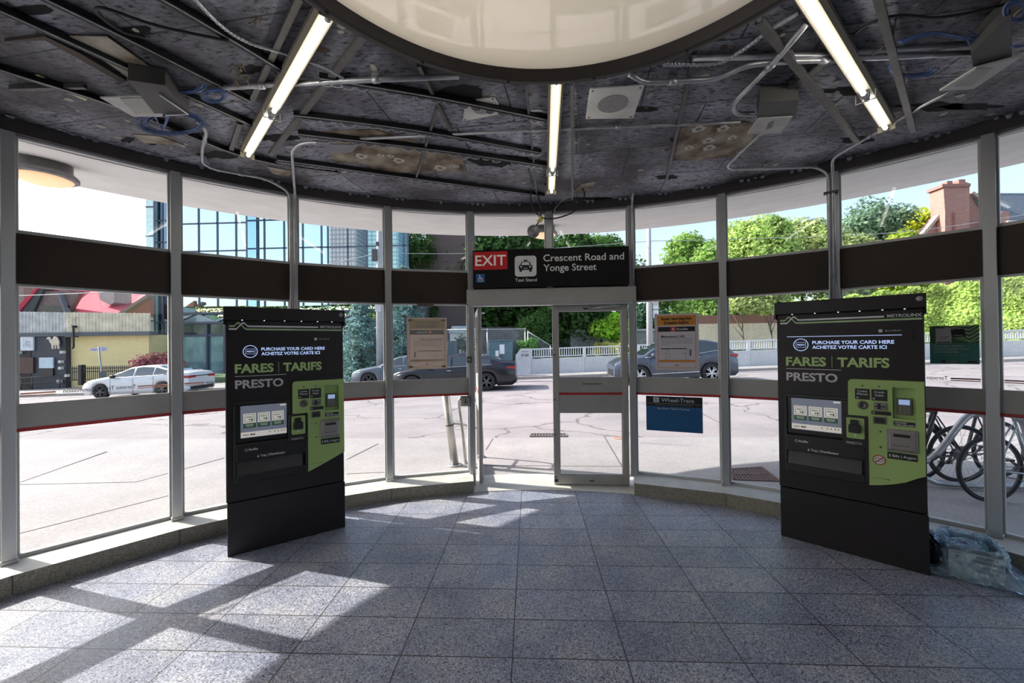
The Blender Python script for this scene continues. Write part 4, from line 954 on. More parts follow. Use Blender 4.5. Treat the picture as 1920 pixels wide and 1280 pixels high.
# ================================================================ LAMPS ON THE SOFFIT
def soffit_lamp(px, py, sc, label):
    p = pz(px, py, 3.40); r = Vector((p.x - CX, p.y - CY)).length; z = lerp(3.285, 3.485 + .14, (r - 4.8) / 2.15)
    o = empty('soffit_lamp', (p.x, p.y, z - .155 * sc), 0, label, 'outdoor lamp')
    b = MB(); b.lathe([(.185 * sc, .17 * sc), (.19 * sc, .05 * sc), (.21 * sc, .045 * sc), (.23 * sc, .02 * sc), (.23 * sc, 0), (.205 * sc, -.012 * sc)], 40); b.build('housing', M('lamp_grey', (0.24, 0.23, 0.24), 0.45, 0.4, 0.2, 14), o)
    b = MB(); b.lathe([(.20 * sc, -.008 * sc), (.165 * sc, -.035 * sc), (.10 * sc, -.055 * sc), (0, -.062 * sc)], 36); b.build('lens', M('warm_lens', (.75, .5, .3), .35, emit=(1.0, .60, .34), es=.75), o)
    return o
soffit_lamp(81, 300, 1.0, 'grey drum lamp with warm lens on the left eaves')
lp = soffit_lamp(1020, 427, .85, 'grey drum lamp with warm lens on the eaves above the exit sign')
b = MB(); b.lathe([(0, -.012), (.06, -.012), (.068, 0), (.068, .035), (.03, .05)], 28, (0, 0, 0), 'y'); b.lathe([(0, -.018), (.01, -.016), (.012, -.012)], 10, (0, 0, 0), 'y')
o = b.build('round_junction_box', M('lamp_grey', (0.24, 0.23, 0.24))); o.location = pY(*C7(275, 850), 4.45); lead = MB(); q0 = o.location; lead.tube([Vector((.02, 0, .05)), pY(*C7(345, 730), 4.45) - q0, pY(*C7(385, 640), 4.45) - q0], .007, 7); lead.build('lead', BLK, o); tag(o, 'round grey cover box left of the middle post, below the yellow tape', 'junction box')

# ================================================================ POSTERS ON THE GLASS
def on_bay(k, x0, x1, z0, z1, name, label, cat, y=0.0, th=.003, dy=0, mat=None, group=None):
    A, rz, L = frame_of(k); T = Matrix.Translation(A) @ Matrix.Rotation(rz, 4, 'Z')
    o = empty(name, T @ Vector((x0, y, z0)), rz, label, cat, group); w, h = x1 - x0, z1 - z0
    b = MB(); b.box(0, w, -th, 0, 0, h); b.build('sheet', mat, o); return o, w, h
def thin(name, c, k):
    m = bpy.data.materials.new(name); m.use_nodes = True; nt = m.node_tree; nt.nodes.clear(); d = nd(nt, 'ShaderNodeBsdfDiffuse'); t = nd(nt, 'ShaderNodeBsdfTranslucent'); d.inputs[0].default_value = (*c, 1); t.inputs[0].default_value = (*c, 1)
    mx = nd(nt, 'ShaderNodeMixShader'); mx.inputs[0].default_value = k; nt.links.new(d.outputs[0], mx.inputs[1]); nt.links.new(t.outputs[0], mx.inputs[2]); o = nd(nt, 'ShaderNodeOutputMaterial'); nt.links.new(mx.outputs[0], o.inputs[0]); return m
PAP = thin('poster_paper', (0.66, 0.63, 0.66), .30); ORG = M('poster_orange', (0.60, 0.24, 0.03), 0.5)
GREYT = M('small_grey_print', (0.12, 0.12, 0.13), 0.6)
def frame4(b, x0, x1, z0, z1, t, y, mi=0):
    for q in ((x0, x1, z0, z0 + t), (x0, x1, z1 - t, z1), (x0, x0 + t, z0 + t, z1 - t), (x1 - t, x1, z0 + t, z1 - t)): b.box(q[0], q[1], y - .0006, y, q[2], q[3], mi)
def rosedale(o, w, h, flip=False, pale=False):
    Y = -.0035
    b = MB(); b.box(.02, w - .02, Y - .0005, Y, h - .125, h - .012); frame4(b, .022, w - .022, .018, h - .012, .006, Y); b.box(.035, w - .035, Y - .0006, Y, .085, .11)
    b.build('orange_band', M('pale_orange', (.58, .42, .26), .6) if pale else ORG, o)
    b = MB(); b.box(.03, w - .03, Y - .0005, Y, h - .195, h - .14); b.build('black_band', M('washed_grey', (.28, .26, .25), .6) if pale else INK, o)
    rx = .165 if not flip else w - .165 - .055
    b = MB(); b.box(rx, rx + .055, Y - .0015, Y - .001, h - .195, h - .14); text(b, 'TTC', w / 2 - .02, w / 2 + .02, .048, .012, Y - .001, 0, .05, flip); b.prism([(w / 2 - .035, .046), (w / 2 + .035, .046), (w / 2, .038)], Y - .001, Y); b.build('red_mark', M('washed_red', (.55, .26, .22), .6) if pale else M('poster_red', (.50, .05, .04), .5), o)
    m_ = M('washed_print', (.40, .38, .37), .7) if pale else INK
    m2_ = M('washed_print', (.40, .38, .37), .7) if pale else GREYT
    t = lambda q, s, x0, x1, z, c, bo=.0: text(q, s, (w - x1) if flip else x0, (w - x0) if flip else x1, z, c, Y - .0012, 0, bo, flip)
    b = MB(); t(b, 'Buses returning into', .065, .385, h - .062, .030, .04); t(b, 'Rosedale Station', .095, .355, h - .108, .030, .04); t(b, 'Effective January 5, 2025', .06, .31, h - .262, .022, .03)
    x0, x1 = (.055, .33) if not flip else (w - .33, w - .055)
    b.box(x0, x1, Y - .001, Y - .0004, h - .395, h - .385); b.build('heading_lettering', m_, o)
    b = MB(); t(b, '82 Rosedale buses will return into Rosedale', .06, .39, h - .285, .013); t(b, 'Station, to board customers within the station. Bus', .06, .385, h - .307, .013); t(b, 'will use the Bay 2, which includes the customers\' stop', .06, .385, h - .329, .013); t(b, 'opposite the entrance.', .06, .16, h - .351, .013)
    for bx in (.115, .325):
        bx = bx if not flip else w - bx - .03
        frame4(b, bx, bx + .028, h - .53, h - .395, .002, Y); frame4(b, bx - .03, bx, h - .45, h - .437, .002, Y); frame4(b, bx - .03, bx + .02, h - .53, h - .512, .002, Y)
    b.box(*( (.36, .378) if not flip else (w - .378, w - .36)), Y - .0006, Y, h - .47, h - .40)
    b.build('body_lettering', m2_, o)
    b = MB(); text(b, 'Rosedale', *(( .23, .345) if not flip else (w - .345, w - .23)), h - .178, .022, Y - .0016, 0, .01, flip); text(b, '82', *((.18, .205) if not flip else (w - .205, w - .18)), h - .178, .022, Y - .0022, 0, .01, flip); b.build('white_lettering', LWHT, o)
    b = MB(); b.box(-.008, w + .008, -.0015, .001, -.008, 0); b.box(-.008, w + .008, -.0015, .001, h, h + .008); b.box(-.008, 0, -.0015, .001, 0, h); b.box(w, w + .008, -.0015, .001, 0, h); b.build('sleeve_edge', M('clear_sleeve', (.62, .52, .46), .3), o)
o, w, h = on_bay(6, .262, .710, 1.375, 2.003, 'poster', 'orange-topped Rosedale bus notice taped to the glass right of the door', 'poster', y=-.006, mat=PAP)
rosedale(o, w, h)
BACKP = thin('poster_back', (0.66, 0.57, 0.53), .5)
o, w, h = on_bay(3, .212, .668, 1.408, 2.008, 'poster', 'faded notice seen from behind, taped to the glass left of the door', 'poster', y=.03, mat=BACKP)
rosedale(o, w, h, True, True)
b = MB()
for x, z in ((.01, h - .035), (w - .06, h - .035), (.01, .012), (w - .06, .012)): b.box(x, x + .05, -.0045, -.003, z, z + .022)
b.build('tape_strip', M('tape_olive', (.20, .17, .10), .5), o)
A, rz, L = frame_of(3); T = Matrix.Translation(A) @ Matrix.Rotation(rz, 4, 'Z')
b = MB(); b.cbox(0, .19, -.02, .01, 0, .042, .003); o = b.build('frame_clip', M('clip_brown', (.10, .085, .075), .5)); o.location = T @ Vector((.33, -.015, 2.142)); o.rotation_euler.z = rz; tag(o, 'brown cover plate on the top frame left of the door', 'cover plate')
# wheel-trans notice
WB = M('notice_blue', (0.012, 0.10, 0.26), 0.45, 0, .05)
o, w, h = on_bay(6, .150, .745, .672, 1.069, 'notice_board', 'black and blue Wheel-Trans notice on the lower glass right of the door', 'notice', y=-.012, mat=WB, th=.008)
b = MB(); b.box(0, w, -.0095, -.008, h - .115, h); b.build('black_band', BLK, o)
b = MB(); b.prism(rrect(.080, .142, h - .070, h - .012, .004), -.0105, -.0095); text(b, 'Wheel-Trans', .165, .510, h - .062, .042, -.0102, 0, .012); text(b, 'No-Show Ticket Postings', .125, .460, h - .148, .020, -.009, 0, .01); b.box(0.005, w - .005, -.0102, -.0095, h - .083, h - .081)
b.build('lettering', M('notice_pale', (.50, .56, .62), .5), o)
b = MB(); text(b, 'Wheel-Trans Priority Line: 416-393-4311', .10, .495, h - .103, .012, -.0102, 0, .0); b.build('small_lettering', M('notice_dim', (.30, .22, .20), .5), o)
b = MB(); b.ringflat((.111, -.0112, h - .045), .011, .015, 20); b.disc((.108, -.0112, h - .022), .005, 10); b.box(.106, .111, -.0115, -.0105, h - .045, h - .027); b.build('wheelchair_symbol', WB, o)
# green poster
o, w, h = on_bay(8, .623, .900, 1.480, 1.797, 'poster', 'green chevron-patterned poster beside the right fare machine', 'poster', y=-.006, mat=M('poster_teal', (.045, .21, .18), .45))
b = MB(); zt = h - .145; Y = -.0038
b.box(0, w, Y, -.003, zt, h); b.build('chevron_ground', M('chevron_dark', (.05, .11, .045), .5), o)
b = MB()
for i in range(-2, 7):
    for s, cx in ((1, .225), (-1, .225)):
        za = zt + .004 + i * .032; pts = []
        def cl(p): return p
        x0, x1 = (cx, w) if s > 0 else (.07, cx)
        for (xa, xb) in (((x0, x1),)):
            f = (lambda x: za + abs(x - cx) * .9)
            P = [(xa, f(xa)), (xb, f(xb)), (xb, f(xb) + .014), (xa, f(xa) + .014)]
            Q = [(x, min(h, max(zt, z))) for x, z in P]
            if max(z for x, z in Q) - min(z for x, z in Q) > .003: b.add([(x, Y - .0008, z) for x, z in Q], [(0, 1, 2, 3)])
b.build('chevron_stripe', M('chevron_light', (.32, .50, .26), .5), o)
b = MB(); b.box(.035, .125, -.0058, -.005, zt, h - .022); b.build('phone_picture', M('phone_pale', (.45, .43, .43), .5), o)
b = MB(); b.bar((.125, -.006, h - .068), (.20, -.006, h - .058), .001, .065, (0, 0, 1)); b.box(.043, .117, -.0068, -.006, zt + .004, zt + .012); b.box(.058, .100, -.0068, -.006, zt + .052, zt + .055); b.bar((.085, -.0064, zt + .036), (.112, -.0064, zt + .055), .001, .003); b.bar((.062, -.0064, zt + .040), (.085, -.0064, zt + .036), .001, .003); b.build('card_picture', INK, o)
b = MB(); text(b, 'PRESTO', .137, .190, h - .088, .010, -.0072, 0, .03); text(b, 'Bye bye waiting.', .022, .200, h - .175, .016, -.004, 0, .02, slant=.2); text(b, 'Hello loading your', .022, .225, h - .200, .016, -.004, 0, .02, slant=.2); text(b, 'card instantly.', .022, .168, h - .224, .016, -.004, 0, .02, slant=.2); b.box(.025, .215, -.004, -.0035, h - .246, h - .2445)
b.build('lettering', M('poster_grey_text', (.36, .42, .40), .5), o)
b = MB(); b.prism(rrect(.062, .092, .012, .028, .006), -.0045, -.0035); b.prism(rrect(.212, .262, .012, .028, .002), -.0045, -.0035); b.build('badge', INK, o)
b = MB(); text(b, 'TTC', .125, .155, .014, .013, -.0042, 0, .05); b.build('red_mark', M('poster_salmon', (.45, .16, .08), .5), o)
# mirrored transit lettering on the outer glass
DEC = M('decal_black', (.02, .02, .022), .5); STRI = M('decal_stripe_pale_red', (.80, .36, .28), .55); STRR = M('decal_stripe_red', (.42, .10, .11), .55)
def decal(k, parts, label, stripe):
    A, rz, L = frame_of(k); o = empty('window_decal', A, rz, label, 'window lettering', 'mirrored transit lettering'); Y = .014
    b = MB(); any_ = False
    for s, x0, x1 in parts.get('t', ()): text(b, s, x0, x1, 1.345, .030, Y, 0, .01, True)
    b.build('lettering', DEC, o)
    b = MB()
    for x0, x1 in parts.get('s', ()): b.box(x0, x1, Y, Y + .0006, 1.352, 1.364); b.box(x0, x1, Y, Y + .0006, 1.338, 1.345)
    b.build('stripe', stripe, o)
decal(0, dict(t=(('Toronto Transit Commission', .275, .695),), s=((.058, .235), (.705, .905))), 'black mirrored transit lettering on the leftmost window pane', STRI)
decal(1, dict(t=(('Commission', .215, .37),), s=((.058, .205),)), 'mirrored transit lettering on the pane left of the left fare machine', STRI)
decal(8, dict(t=(('Toronto', .600, .725),), s=((.740, .905),)), 'mirrored transit lettering on the pane beside the right fare machine', STRR)
decal(9, dict(t=(('Commission', .55, .72),), s=((.058, .42),)), 'red double stripe decal on the rightmost window pane', STRR)

# ================================================================ BAGGED BOX
BAG = glassmat('blue_poly_bag', (0.80, 0.90, 0.96), 1.0)
m = bpy.data.materials.new('blue_bag_film'); m.use_nodes = True; nt = m.node_tree; nt.nodes.clear()
tr = nd(nt, 'ShaderNodeBsdfTransparent'); tr.inputs[0].default_value = (.82, .91, .97, 1); gl = nd(nt, 'ShaderNodeBsdfGlossy'); gl.inputs['Roughness'].default_value = .12; gl.inputs[0].default_value = (.9, .95, 1, 1)
df = nd(nt, 'ShaderNodeBsdfDiffuse'); df.inputs[0].default_value = (.62, .84, .98, 1); tl = nd(nt, 'ShaderNodeBsdfTranslucent'); tl.inputs[0].default_value = (.55, .78, .95, 1)
a1 = nd(nt, 'ShaderNodeMixShader'); a1.inputs[0].default_value = .5; nt.links.new(df.outputs[0], a1.inputs[1]); nt.links.new(tl.outputs[0], a1.inputs[2])
nz = nd(nt, 'ShaderNodeTexNoise'); nz.inputs['Scale'].default_value = 9; nz.inputs['Detail'].default_value = 5; tc = nd(nt, 'ShaderNodeTexCoord'); nt.links.new(tc.outputs['Object'], nz.inputs['Vector'])
rmp = ramp(nt, nz.outputs['Fac'], [(.38, (.08,) * 3), (.62, (.50,) * 3)]); a2 = nd(nt, 'ShaderNodeMixShader'); nt.links.new(rmp, a2.inputs[0]); nt.links.new(tr.outputs[0], a2.inputs[1]); nt.links.new(a1.outputs[0], a2.inputs[2])
lw = nd(nt, 'ShaderNodeLayerWeight'); lw.inputs[0].default_value = .35; a3 = nd(nt, 'ShaderNodeMixShader'); nt.links.new(lw.outputs['Fresnel'], a3.inputs[0]); nt.links.new(a2.outputs[0], a3.inputs[1]); nt.links.new(gl.outputs[0], a3.inputs[2])
bpn = nd(nt, 'ShaderNodeBump'); bpn.inputs['Strength'].default_value = .5; bpn.inputs['Distance'].default_value = .02; nt.links.new(nz.outputs['Fac'], bpn.inputs['Height']); nt.links.new(bpn.outputs[0], gl.inputs['Normal'])
out = nd(nt, 'ShaderNodeOutputMaterial'); nt.links.new(a3.outputs[0], out.inputs[0]); BAGM = m
E2 = lambda X, Y: (1680 + X / 7.1125, 960 + Y / 7.1125)
fl = pz(*E2(705, 800), 0.012); fr_ = pz(*E2(1465, 985), 0.012); dd = fr_ - fl; bw = dd.length; brz = atan2(dd.y, dd.x); bd = .30
o = empty('cardboard_box', fl, brz, 'low white printed carton wrapped in a clear blue bag, right of the right machine', 'box')
b = MB(); hh = .20; t = .004
b.box(0, bw, 0, t, 0, hh); b.box(0, bw, bd - t, bd, 0, hh); b.box(0, t, t, bd - t, 0, hh); b.box(bw - t, bw, t, bd - t, 0, hh); b.box(0, bw, 0, bd, 0, .003)
b.build('carton', M('carton_white', (0.72, 0.70, 0.69), 0.7, 0, .08), o)
b = MB(); Y = -.0012
text(b, 'INDUSTRIAL', bw * .50, bw * .90, .140, .018, Y, 0, .03); text(b, 'GARBAGE BAGS', bw * .44, bw * .97, .113, .018, Y, 0, .03); text(b, 'SACS À ORDURES', bw * .55, bw * .97, .075, .018, Y, 0, .03); text(b, 'INDUSTRIEL', bw * .50, bw * .92, .048, .018, Y, 0, .03)
b.box(bw * .40, bw * .42, Y - .0003, Y, .09, .10)
for k in range(3):
    a = 2 * pi * k / 3 + .5; c = (bw * .22 + .018 * cos(a), .125 + .018 * sin(a)); b.bar((c[0] - .008 * sin(a), Y, c[1] + .008 * cos(a)), (c[0] + .008 * sin(a), Y, c[1] - .008 * cos(a)), .001, .009, (cos(a), 0, sin(a)))
b.box(.02, bw * .40, Y - .0003, Y, .088, .092); b.box(.02, bw * .3, Y - .0003, Y, .155, .158)
b.build('printed_lettering', M('carton_print', (.10, .08, .09), .7), o)
b = MB(); b.box(0, bw, -.0015, -.0003, .172, .20); b.build('printed_band', M('carton_band', (.16, .13, .15), .7), o)
# crumpled bag with an open, folded-down mouth over the box
def noise3(p, s): return math.sin(p[0] * 37.1 * s + 1.3) * math.cos(p[1] * 29.7 * s + 2.1) + math.sin(p[2] * 41.3 * s + p[0] * 17 * s + .7)
rb = random.Random(21)
def bagmesh(w, d, h, nx=54, flare=.06):
    me = MB(); rings = []
    per = []
    def peri(t, ex):
        x0, x1, y0, y1 = -ex, w + ex, -ex, d + ex; L1, L2 = x1 - x0, y1 - y0; P = 2 * (L1 + L2); s = t * P
        if s < L1: return Vector((x0 + s, y0, 0))
        s -= L1
        if s < L2: return Vector((x1, y0 + s, 0))
        s -= L2
        if s < L1: return Vector((x1 - s, y1, 0))
        s -= L1; return Vector((x0, y1 - s, 0))
    levels = [(.003, .075), (.012, .10), (.04, .05), (.09, .022), (.15, .02), (h, .014), (h + .018, .004), (h + .01, -.015), (h - .03, -.02), (h - .07, -.018)]
    for li, (z, ex) in enumerate(levels):
        row = []
        for i in range(nx):
            p = peri(i / nx, ex); jz = rb.uniform(-1, 1) * (.012 if li in (5, 6, 7) else .004); j = rb.uniform(-1, 1) * (.022 if li < 3 else .009)
            c = Vector((w / 2, d / 2, 0)); dirv = (p - c).normalized(); pp = p + dirv * j
            if li < 3 and pp.x > w: pp.x += .05 * rb.random()
            row.append(Vector((pp.x, pp.y, max(.004, z + jz))))
        rings.append(row)
    V = [p for r in rings for p in r]; fs = [(a * nx + i, a * nx + (i + 1) % nx, (a + 1) * nx + (i + 1) % nx, (a + 1) * nx + i) for a in range(len(levels) - 1) for i in range(nx)]
    me.add(V, fs); return me
bm_ = bagmesh(bw, bd, hh); bo = bm_.build('plastic_bag', BAGM); bo.location = fl; bo.rotation_euler.z = brz
for p in bo.data.polygons: p.use_smooth = False
tag(bo, 'crumpled clear blue plastic bag wrapped round the low carton', 'bag')
mod = bo.modifiers.new('sub', 'SUBSURF'); mod.levels = 2; mod.render_levels = 2; mod.subdivision_type = 'SIMPLE'
tx = bpy.data.textures.new('crumple', 'CLOUDS'); tx.noise_scale = .045; md = bo.modifiers.new('crumple', 'DISPLACE'); md.texture = tx; md.strength = .034; md.mid_level = .42
def lump(name, c, s, seed, mat, label, cat, amp=.22):
    bm = bmesh.new(); bmesh.ops.create_icosphere(bm, subdivisions=4, radius=1.0); q = random.Random(seed); ph = [q.uniform(0, 6) for _ in range(9)]
    for v in bm.verts:
        n = v.co.normalized(); f = sum(abs(math.sin(n.x * (3 + i * 2.3) + ph[i]) * math.cos(n.y * (2.5 + i * 1.9) + ph[i + 3] + n.z * (3 + i))) for i in range(5)) / 5
        v.co = Vector((n.x * s[0], n.y * s[1], n.z * s[2])) * (1 - amp + amp * 2 * f)
    me = bpy.data.meshes.new(name); bm.to_mesh(me); bm.free(); me.materials.append(mat); o = bpy.data.objects.new(name, me); COL.objects.link(o); o.location = c
    zmin = min(v.co.z for v in me.vertices)
    if c[2] + zmin < .004: o.location.z = .006 - zmin
    return tag(o, label, cat)
BX = Matrix.Translation(fl) @ Matrix.Rotation(brz, 4, 'Z')
lump('crumpled_bag', BX @ Vector((bw * .36, bd * .45, .165)), (.14, .09, .05), 3, BAGM, 'crumpled light blue bag heaped inside the carton', 'bag')
lump('crumpled_bag', BX @ Vector((-.10, .07, .10)), (.05, .10, .11), 7, M('dark_bag_film', (.035, .035, .06), .22, 0, .4, 10), 'dark glossy plastic crammed between the carton and the right machine', 'bag', .3)
lump('crumpled_bag', BX @ Vector((-.09, .20, .17)), (.06, .09, .05), 8, BAGM, 'pale blue plastic bunched against the right machine edge', 'bag', .3)
b = MB(); b.slab([(-.04, -.03), (.05, -.035), (.045, .03), (-.045, .035)], 0, .003); o = b.build('blue_card', M('teal_card', (.12, .34, .42), .6)); o.location = BX @ Vector((bw * .60, bd * .45, .18)); o.rotation_euler = (rad(35), rad(-10), brz); tag(o, 'small torn teal card standing in the open carton', 'card')

# ================================================================ OUTSIDE GROUND
CONC = speckle('pale_concrete', ((0.265, 0.25, 0.255), (0.305, 0.288, 0.292), (0.34, 0.32, 0.325)), 55, 0.9)
ASPH = speckle('worn_asphalt', ((0.23, 0.208, 0.218), (0.265, 0.24, 0.25), (0.30, 0.272, 0.28)), 70, 0.92, cracks=True)
SEAM = M('pavement_seam', (0.10, 0.09, 0.085), 0.9)
def sheet(name, x0, x1, y0, y1, nx, ny, fz, mat, thick=0.25, kind='structure'):
    b = MB(); V = [(lerp(x0, x1, i / nx), lerp(y0, y1, j / ny), 0) for j in range(ny + 1) for i in range(nx + 1)]
    V = [(x, y, fz(x, y)) for x, y, _ in V]; n = nx + 1
    b.add(V, [(j * n + i, j * n + i + 1, (j + 1) * n + i + 1, (j + 1) * n + i) for j in range(ny) for i in range(nx)])
    e = [(x, y, z - thick) for x, y, z in V[:n]]; b.add(V[:n] + e, [(i, n + i, n + i + 1, i + 1) for i in range(nx)])
    return b.build(name, mat, kind=kind)
sheet('pavement', -46, 46, -60, 7.35, 24, 30, lambda x, y: ground(x, y), CONC)
sheet('street', -60, 60, 7.35, 19.85, 48, 26, lambda x, y: ground(x, y) - 0.004, ASPH)
sheet('far_pavement', -60, 60, 19.85, 24.4, 48, 6, lambda x, y: ground(x, y) + 0.12, CONC)
def bank(x, y): return ground(x, y) + 0.10 + smooth((y - 23) / 20) * (2.2 if x > -9 else 0.3)
GRASS = M('grass', (0.07, 0.14, 0.03), 0.9, 0, 0.5, 3)
sheet('grass_bank', -80, 90, 24.4, 90, 40, 30, bank, GRASS)
b = MB()
for (a, c) in (((650, 861), (709, 831)), ((1132, 816), (1167, 875)), ((911, 843), (924, 822)), ((906, 872), (1190, 874)), ((34, 905), (200, 846)), ((36, 908), (255, 903)), ((255, 903), (420, 858)), ((1300, 770), (1362, 800)), ((650, 888), (730, 884)), ((1200, 830), (1345, 838)), ((34, 1000), (330, 925)), ((1750, 905), (1920, 912)), ((1395, 835), (1455, 845))):
    P, Q = pz(*a, -.012), pz(*c, -.012)
    n = 9; pts = [P.lerp(Q, i / n) for i in range(n + 1)]
    for p, q in zip(pts[:-1], pts[1:]): b.bar(Vector((p.x, p.y, ground(p.x, p.y) + .0005)), Vector((q.x, q.y, ground(q.x, q.y) + .0005)), .018, .004)
b.build('trim_7', SEAM, kind='structure')
# kerb stones at the far side of the street
b = MB()
for i in range(60):
    x0, x1 = -60 + i * 2.0, -58.01 + i * 2.0
    for z in (0,): b.add([(x0, 19.78, ground(x0, 19.8) - .05), (x1, 19.78, ground(x1, 19.8) - .05), (x1, 19.80, ground(x1, 19.8) + .125), (x0, 19.80, ground(x0, 19.8) + .125), (x0, 19.95, ground(x0, 19.9) + .125), (x1, 19.95, ground(x1, 19.9) + .125)], [(0, 1, 2, 3), (3, 2, 5, 4)])
b.build('kerb', M('kerb_concrete', (0.30, 0.28, 0.26), 0.9), kind='structure')
# drainage grate and street iron
def grate(pts, n, name, label, gm=None):
    P = [pz(x, y, -.012) for x, y in pts]; c = sum(P, Vector()) / 4; o = empty(name, (c.x, c.y, -.014), 0, label, 'grate')
    P = [p - Vector(o.location) for p in P]
    b = MB()
    for i in range(4): b.bar(P[i] + Vector((0, 0, .004)), P[(i + 1) % 4] + Vector((0, 0, .004)), .028, .014)
    b.bar((P[0] + P[3]) / 2 + Vector((0, 0, .004)), (P[1] + P[2]) / 2 + Vector((0, 0, .004)), .03, .012)
    gm = gm or M('rusty_iron', (0.15, 0.09, 0.08), 0.8, 0.2, 0.3, 30); b.build('grate_frame', gm, o)
    for i in range(1, n):
        b = MB(); t = i / n; b.bar(P[0].lerp(P[1], t) + Vector((0, 0, .004)), P[3].lerp(P[2], t) + Vector((0, 0, .004)), .016, .010); b.build('grate_bar', gm, o)
    b = MB(); b.add([p + Vector((0, 0, .0015)) for p in P], [(0, 1, 2, 3)]); b.build('pit_shade_sheet', INK, o)  # flat black sheet stands in for the shade below the bars
grate([(1366, 880), (1428, 876), (1462, 902), (1376, 899)], 13, 'drain_grate', 'rust-coloured slotted drain grate in the pavement right of the door')
grate([(996, 813), (1060, 813), (1063, 818), (994, 818)], 12, 'drain_grate', 'small dark drain grate at the edge of the street, straight ahead of the door', M('dusty_iron', (.15, .135, .13), .9))
p = pz(1158, 821, -.01); b = MB(); b.lathe([(.10, .0), (.10, .005), (.08, .006), (0, .006)], 24); o = b.build('valve_cover', M('orange_rust', (.34, .20, .16), .8)); o.location = (p.x, p.y, ground(p.x, p.y) - .001); tag(o, 'small round orange-marked iron cover on the pavement ahead of the door', 'cover')
# leaning bollard post and handrail left of the door
STEEL = M('stainless_rail', (0.50, 0.48, 0.46), 0.3, 0.8, 0.1)
def on_y(px, py, Y): return pY(px, py, Y)
a = pz(853, 872, -.012); top = Vector((a.x - .13, a.y - .05, 1.14))
o = empty('guard_post', a, 0, 'thick leaning metal guard post outside the glass left of the door', 'post')
b = MB(); b.tube([(0, 0, 0), top - a], .055, 18); b.build('pole', STEEL, o)
b = MB(); b.lathe([(.10, 0), (.10, .012), (.06, .016)], 20); b.build('base_flange', GALV, o)
b = MB(); t = (top - a); b.tube([t * .50 - Vector((0, 0, .012)), t * .50 + Vector((0, 0, .012))], .060, 18); b.tube([t * .97, t * 1.02], .060, 18); b.build('collar', GALVD, o)
c = pz(873, 868, -.012); o = empty('handrail', c, 0, 'bent steel handrail beside the leaning guard post outside the door', 'handrail')
b = MB(); P = smoothpath([(0, 0, 0), (-.04, 0, .45), (-.085, .0, .84), (-.05, .0, .93), (.06, .12, .92), (.16, .25, .80), (.20, .30, .4), (.21, .31, 0)], 6); b.tube(P, .022, 12); b.build('rail_tube', STEEL, o)
b = MB(); m0 = a + (top - a) * .52 - c; b.tube([m0, (-.055, 0, .56), (.19, .29, .42)], .018, 10); b.build('cross_rail', STEEL, o)
for p in ((0, 0, 0), (.21, .31, 0)):
    b = MB(); b.lathe([(.05, 0), (.05, .01), (.024, .014)], 14, p); b.build('foot_flange', GALV, o)
# ================================================================ BRIDGE PARAPET AND RAILING
PAR = speckle('cast_concrete', ((0.50, 0.52, 0.53), (0.58, 0.60, 0.61), (0.66, 0.67, 0.68)), 30, 0.85)
Yp = 21.6; xs = pY(995, 690, Yp).x
for i in range(9):
    x0 = xs + .02 + i * 2.86; x1 = x0 + 2.85
    b = MB(); g0, g1 = ground(x0, Yp) + .09, ground(x1, Yp) + .09
    V = [(x0, Yp, g0), (x1, Yp, g1), (x1, Yp, g1 + .82), (x0, Yp, g0 + .82), (x0, Yp + .35, g0), (x1, Yp + .35, g1), (x1, Yp + .35, g1 + .82), (x0, Yp + .35, g0 + .82)]
    b.add(V, [(0, 1, 2, 3), (4, 7, 6, 5), (3, 2, 6, 7), (0, 3, 7, 4), (1, 5, 6, 2), (0, 4, 5, 1)])
    ordn = ('first', 'second', 'third', 'fourth', 'fifth', 'sixth', 'seventh', 'eighth', 'ninth')[i]
    lab = 'low concrete parapet panel across the street, %s from the concrete pier' % ordn
    b2 = b.build('parapet_wall', PAR); tag(b2, lab, 'parapet', 'concrete parapet panels'); origin(b2)
    # railing panel standing on it
    r0, r1 = g0 + .82, g1 + .82; RL = M('railing_white_grey', (0.70, 0.72, 0.73), 0.5, 0.1, .05)
    o = empty('railing_panel', (x0, Yp + .17, r0), 0, 'pale metal railing section across the street, %s from the concrete pier' % ordn, 'railing', 'parapet railing sections'); sl = (r1 - r0) / 2.85
    b = MB(); b.bar((0, 0, .52), (2.85, 0, .52 + sl * 2.85), .09, .06); b.build('top_rail', RL, o)
    b = MB(); b.bar((0, 0, .10), (2.85, 0, .10 + sl * 2.85), .06, .05); b.build('bottom_rail', RL, o)
    b = MB(); b.box(-.08, .08, -.05, .05, 0, .54); b.build('post', RL, o)
    bb = None
    for k in range(1, 22):
        x = .08 + k * 2.69 / 22
        if bb is None:
            b = MB(); b.box(-.022, .022, -.018, .018, 0, .37); bb = b.build('baluster', RL, o); q = bb
        else: q = bb.copy(); COL.objects.link(q); q.parent = o
        q.location = (x, 0, .125 + sl * x)
A_, B_ = pY(967, 702, Yp), pY(996, 702, Yp); g0 = ground(A_.x, Yp) + .08
b = MB(); b.prism([(A_.x, g0), (B_.x, g0), (B_.x, 1.44), (A_.x + .28, 1.44), (A_.x, 1.08)], Yp - .03, Yp + .45); o = b.build('concrete_pier', PAR); origin(o); tag(o, 'pale concrete end pier with chamfered corner at the left end of the parapet', 'pier')
b = MB(); b.box(A_.x + .32, B_.x - .12, Yp - .035, Yp - .031, 1.26, 1.30); b.box(A_.x + .32, A_.x + .44, Yp - .035, Yp - .031, 1.02, 1.16); b.box(A_.x + .50, B_.x - .12, Yp - .035, Yp - .031, 1.02, 1.16)
q = b.build('faded_marking', M('faded_grey_mark', (.22, .22, .22), .8)); q.parent = o; q.matrix_parent_inverse = o.matrix_world.inverted(); q.data.transform(Matrix.Translation(-Vector(o.location)))
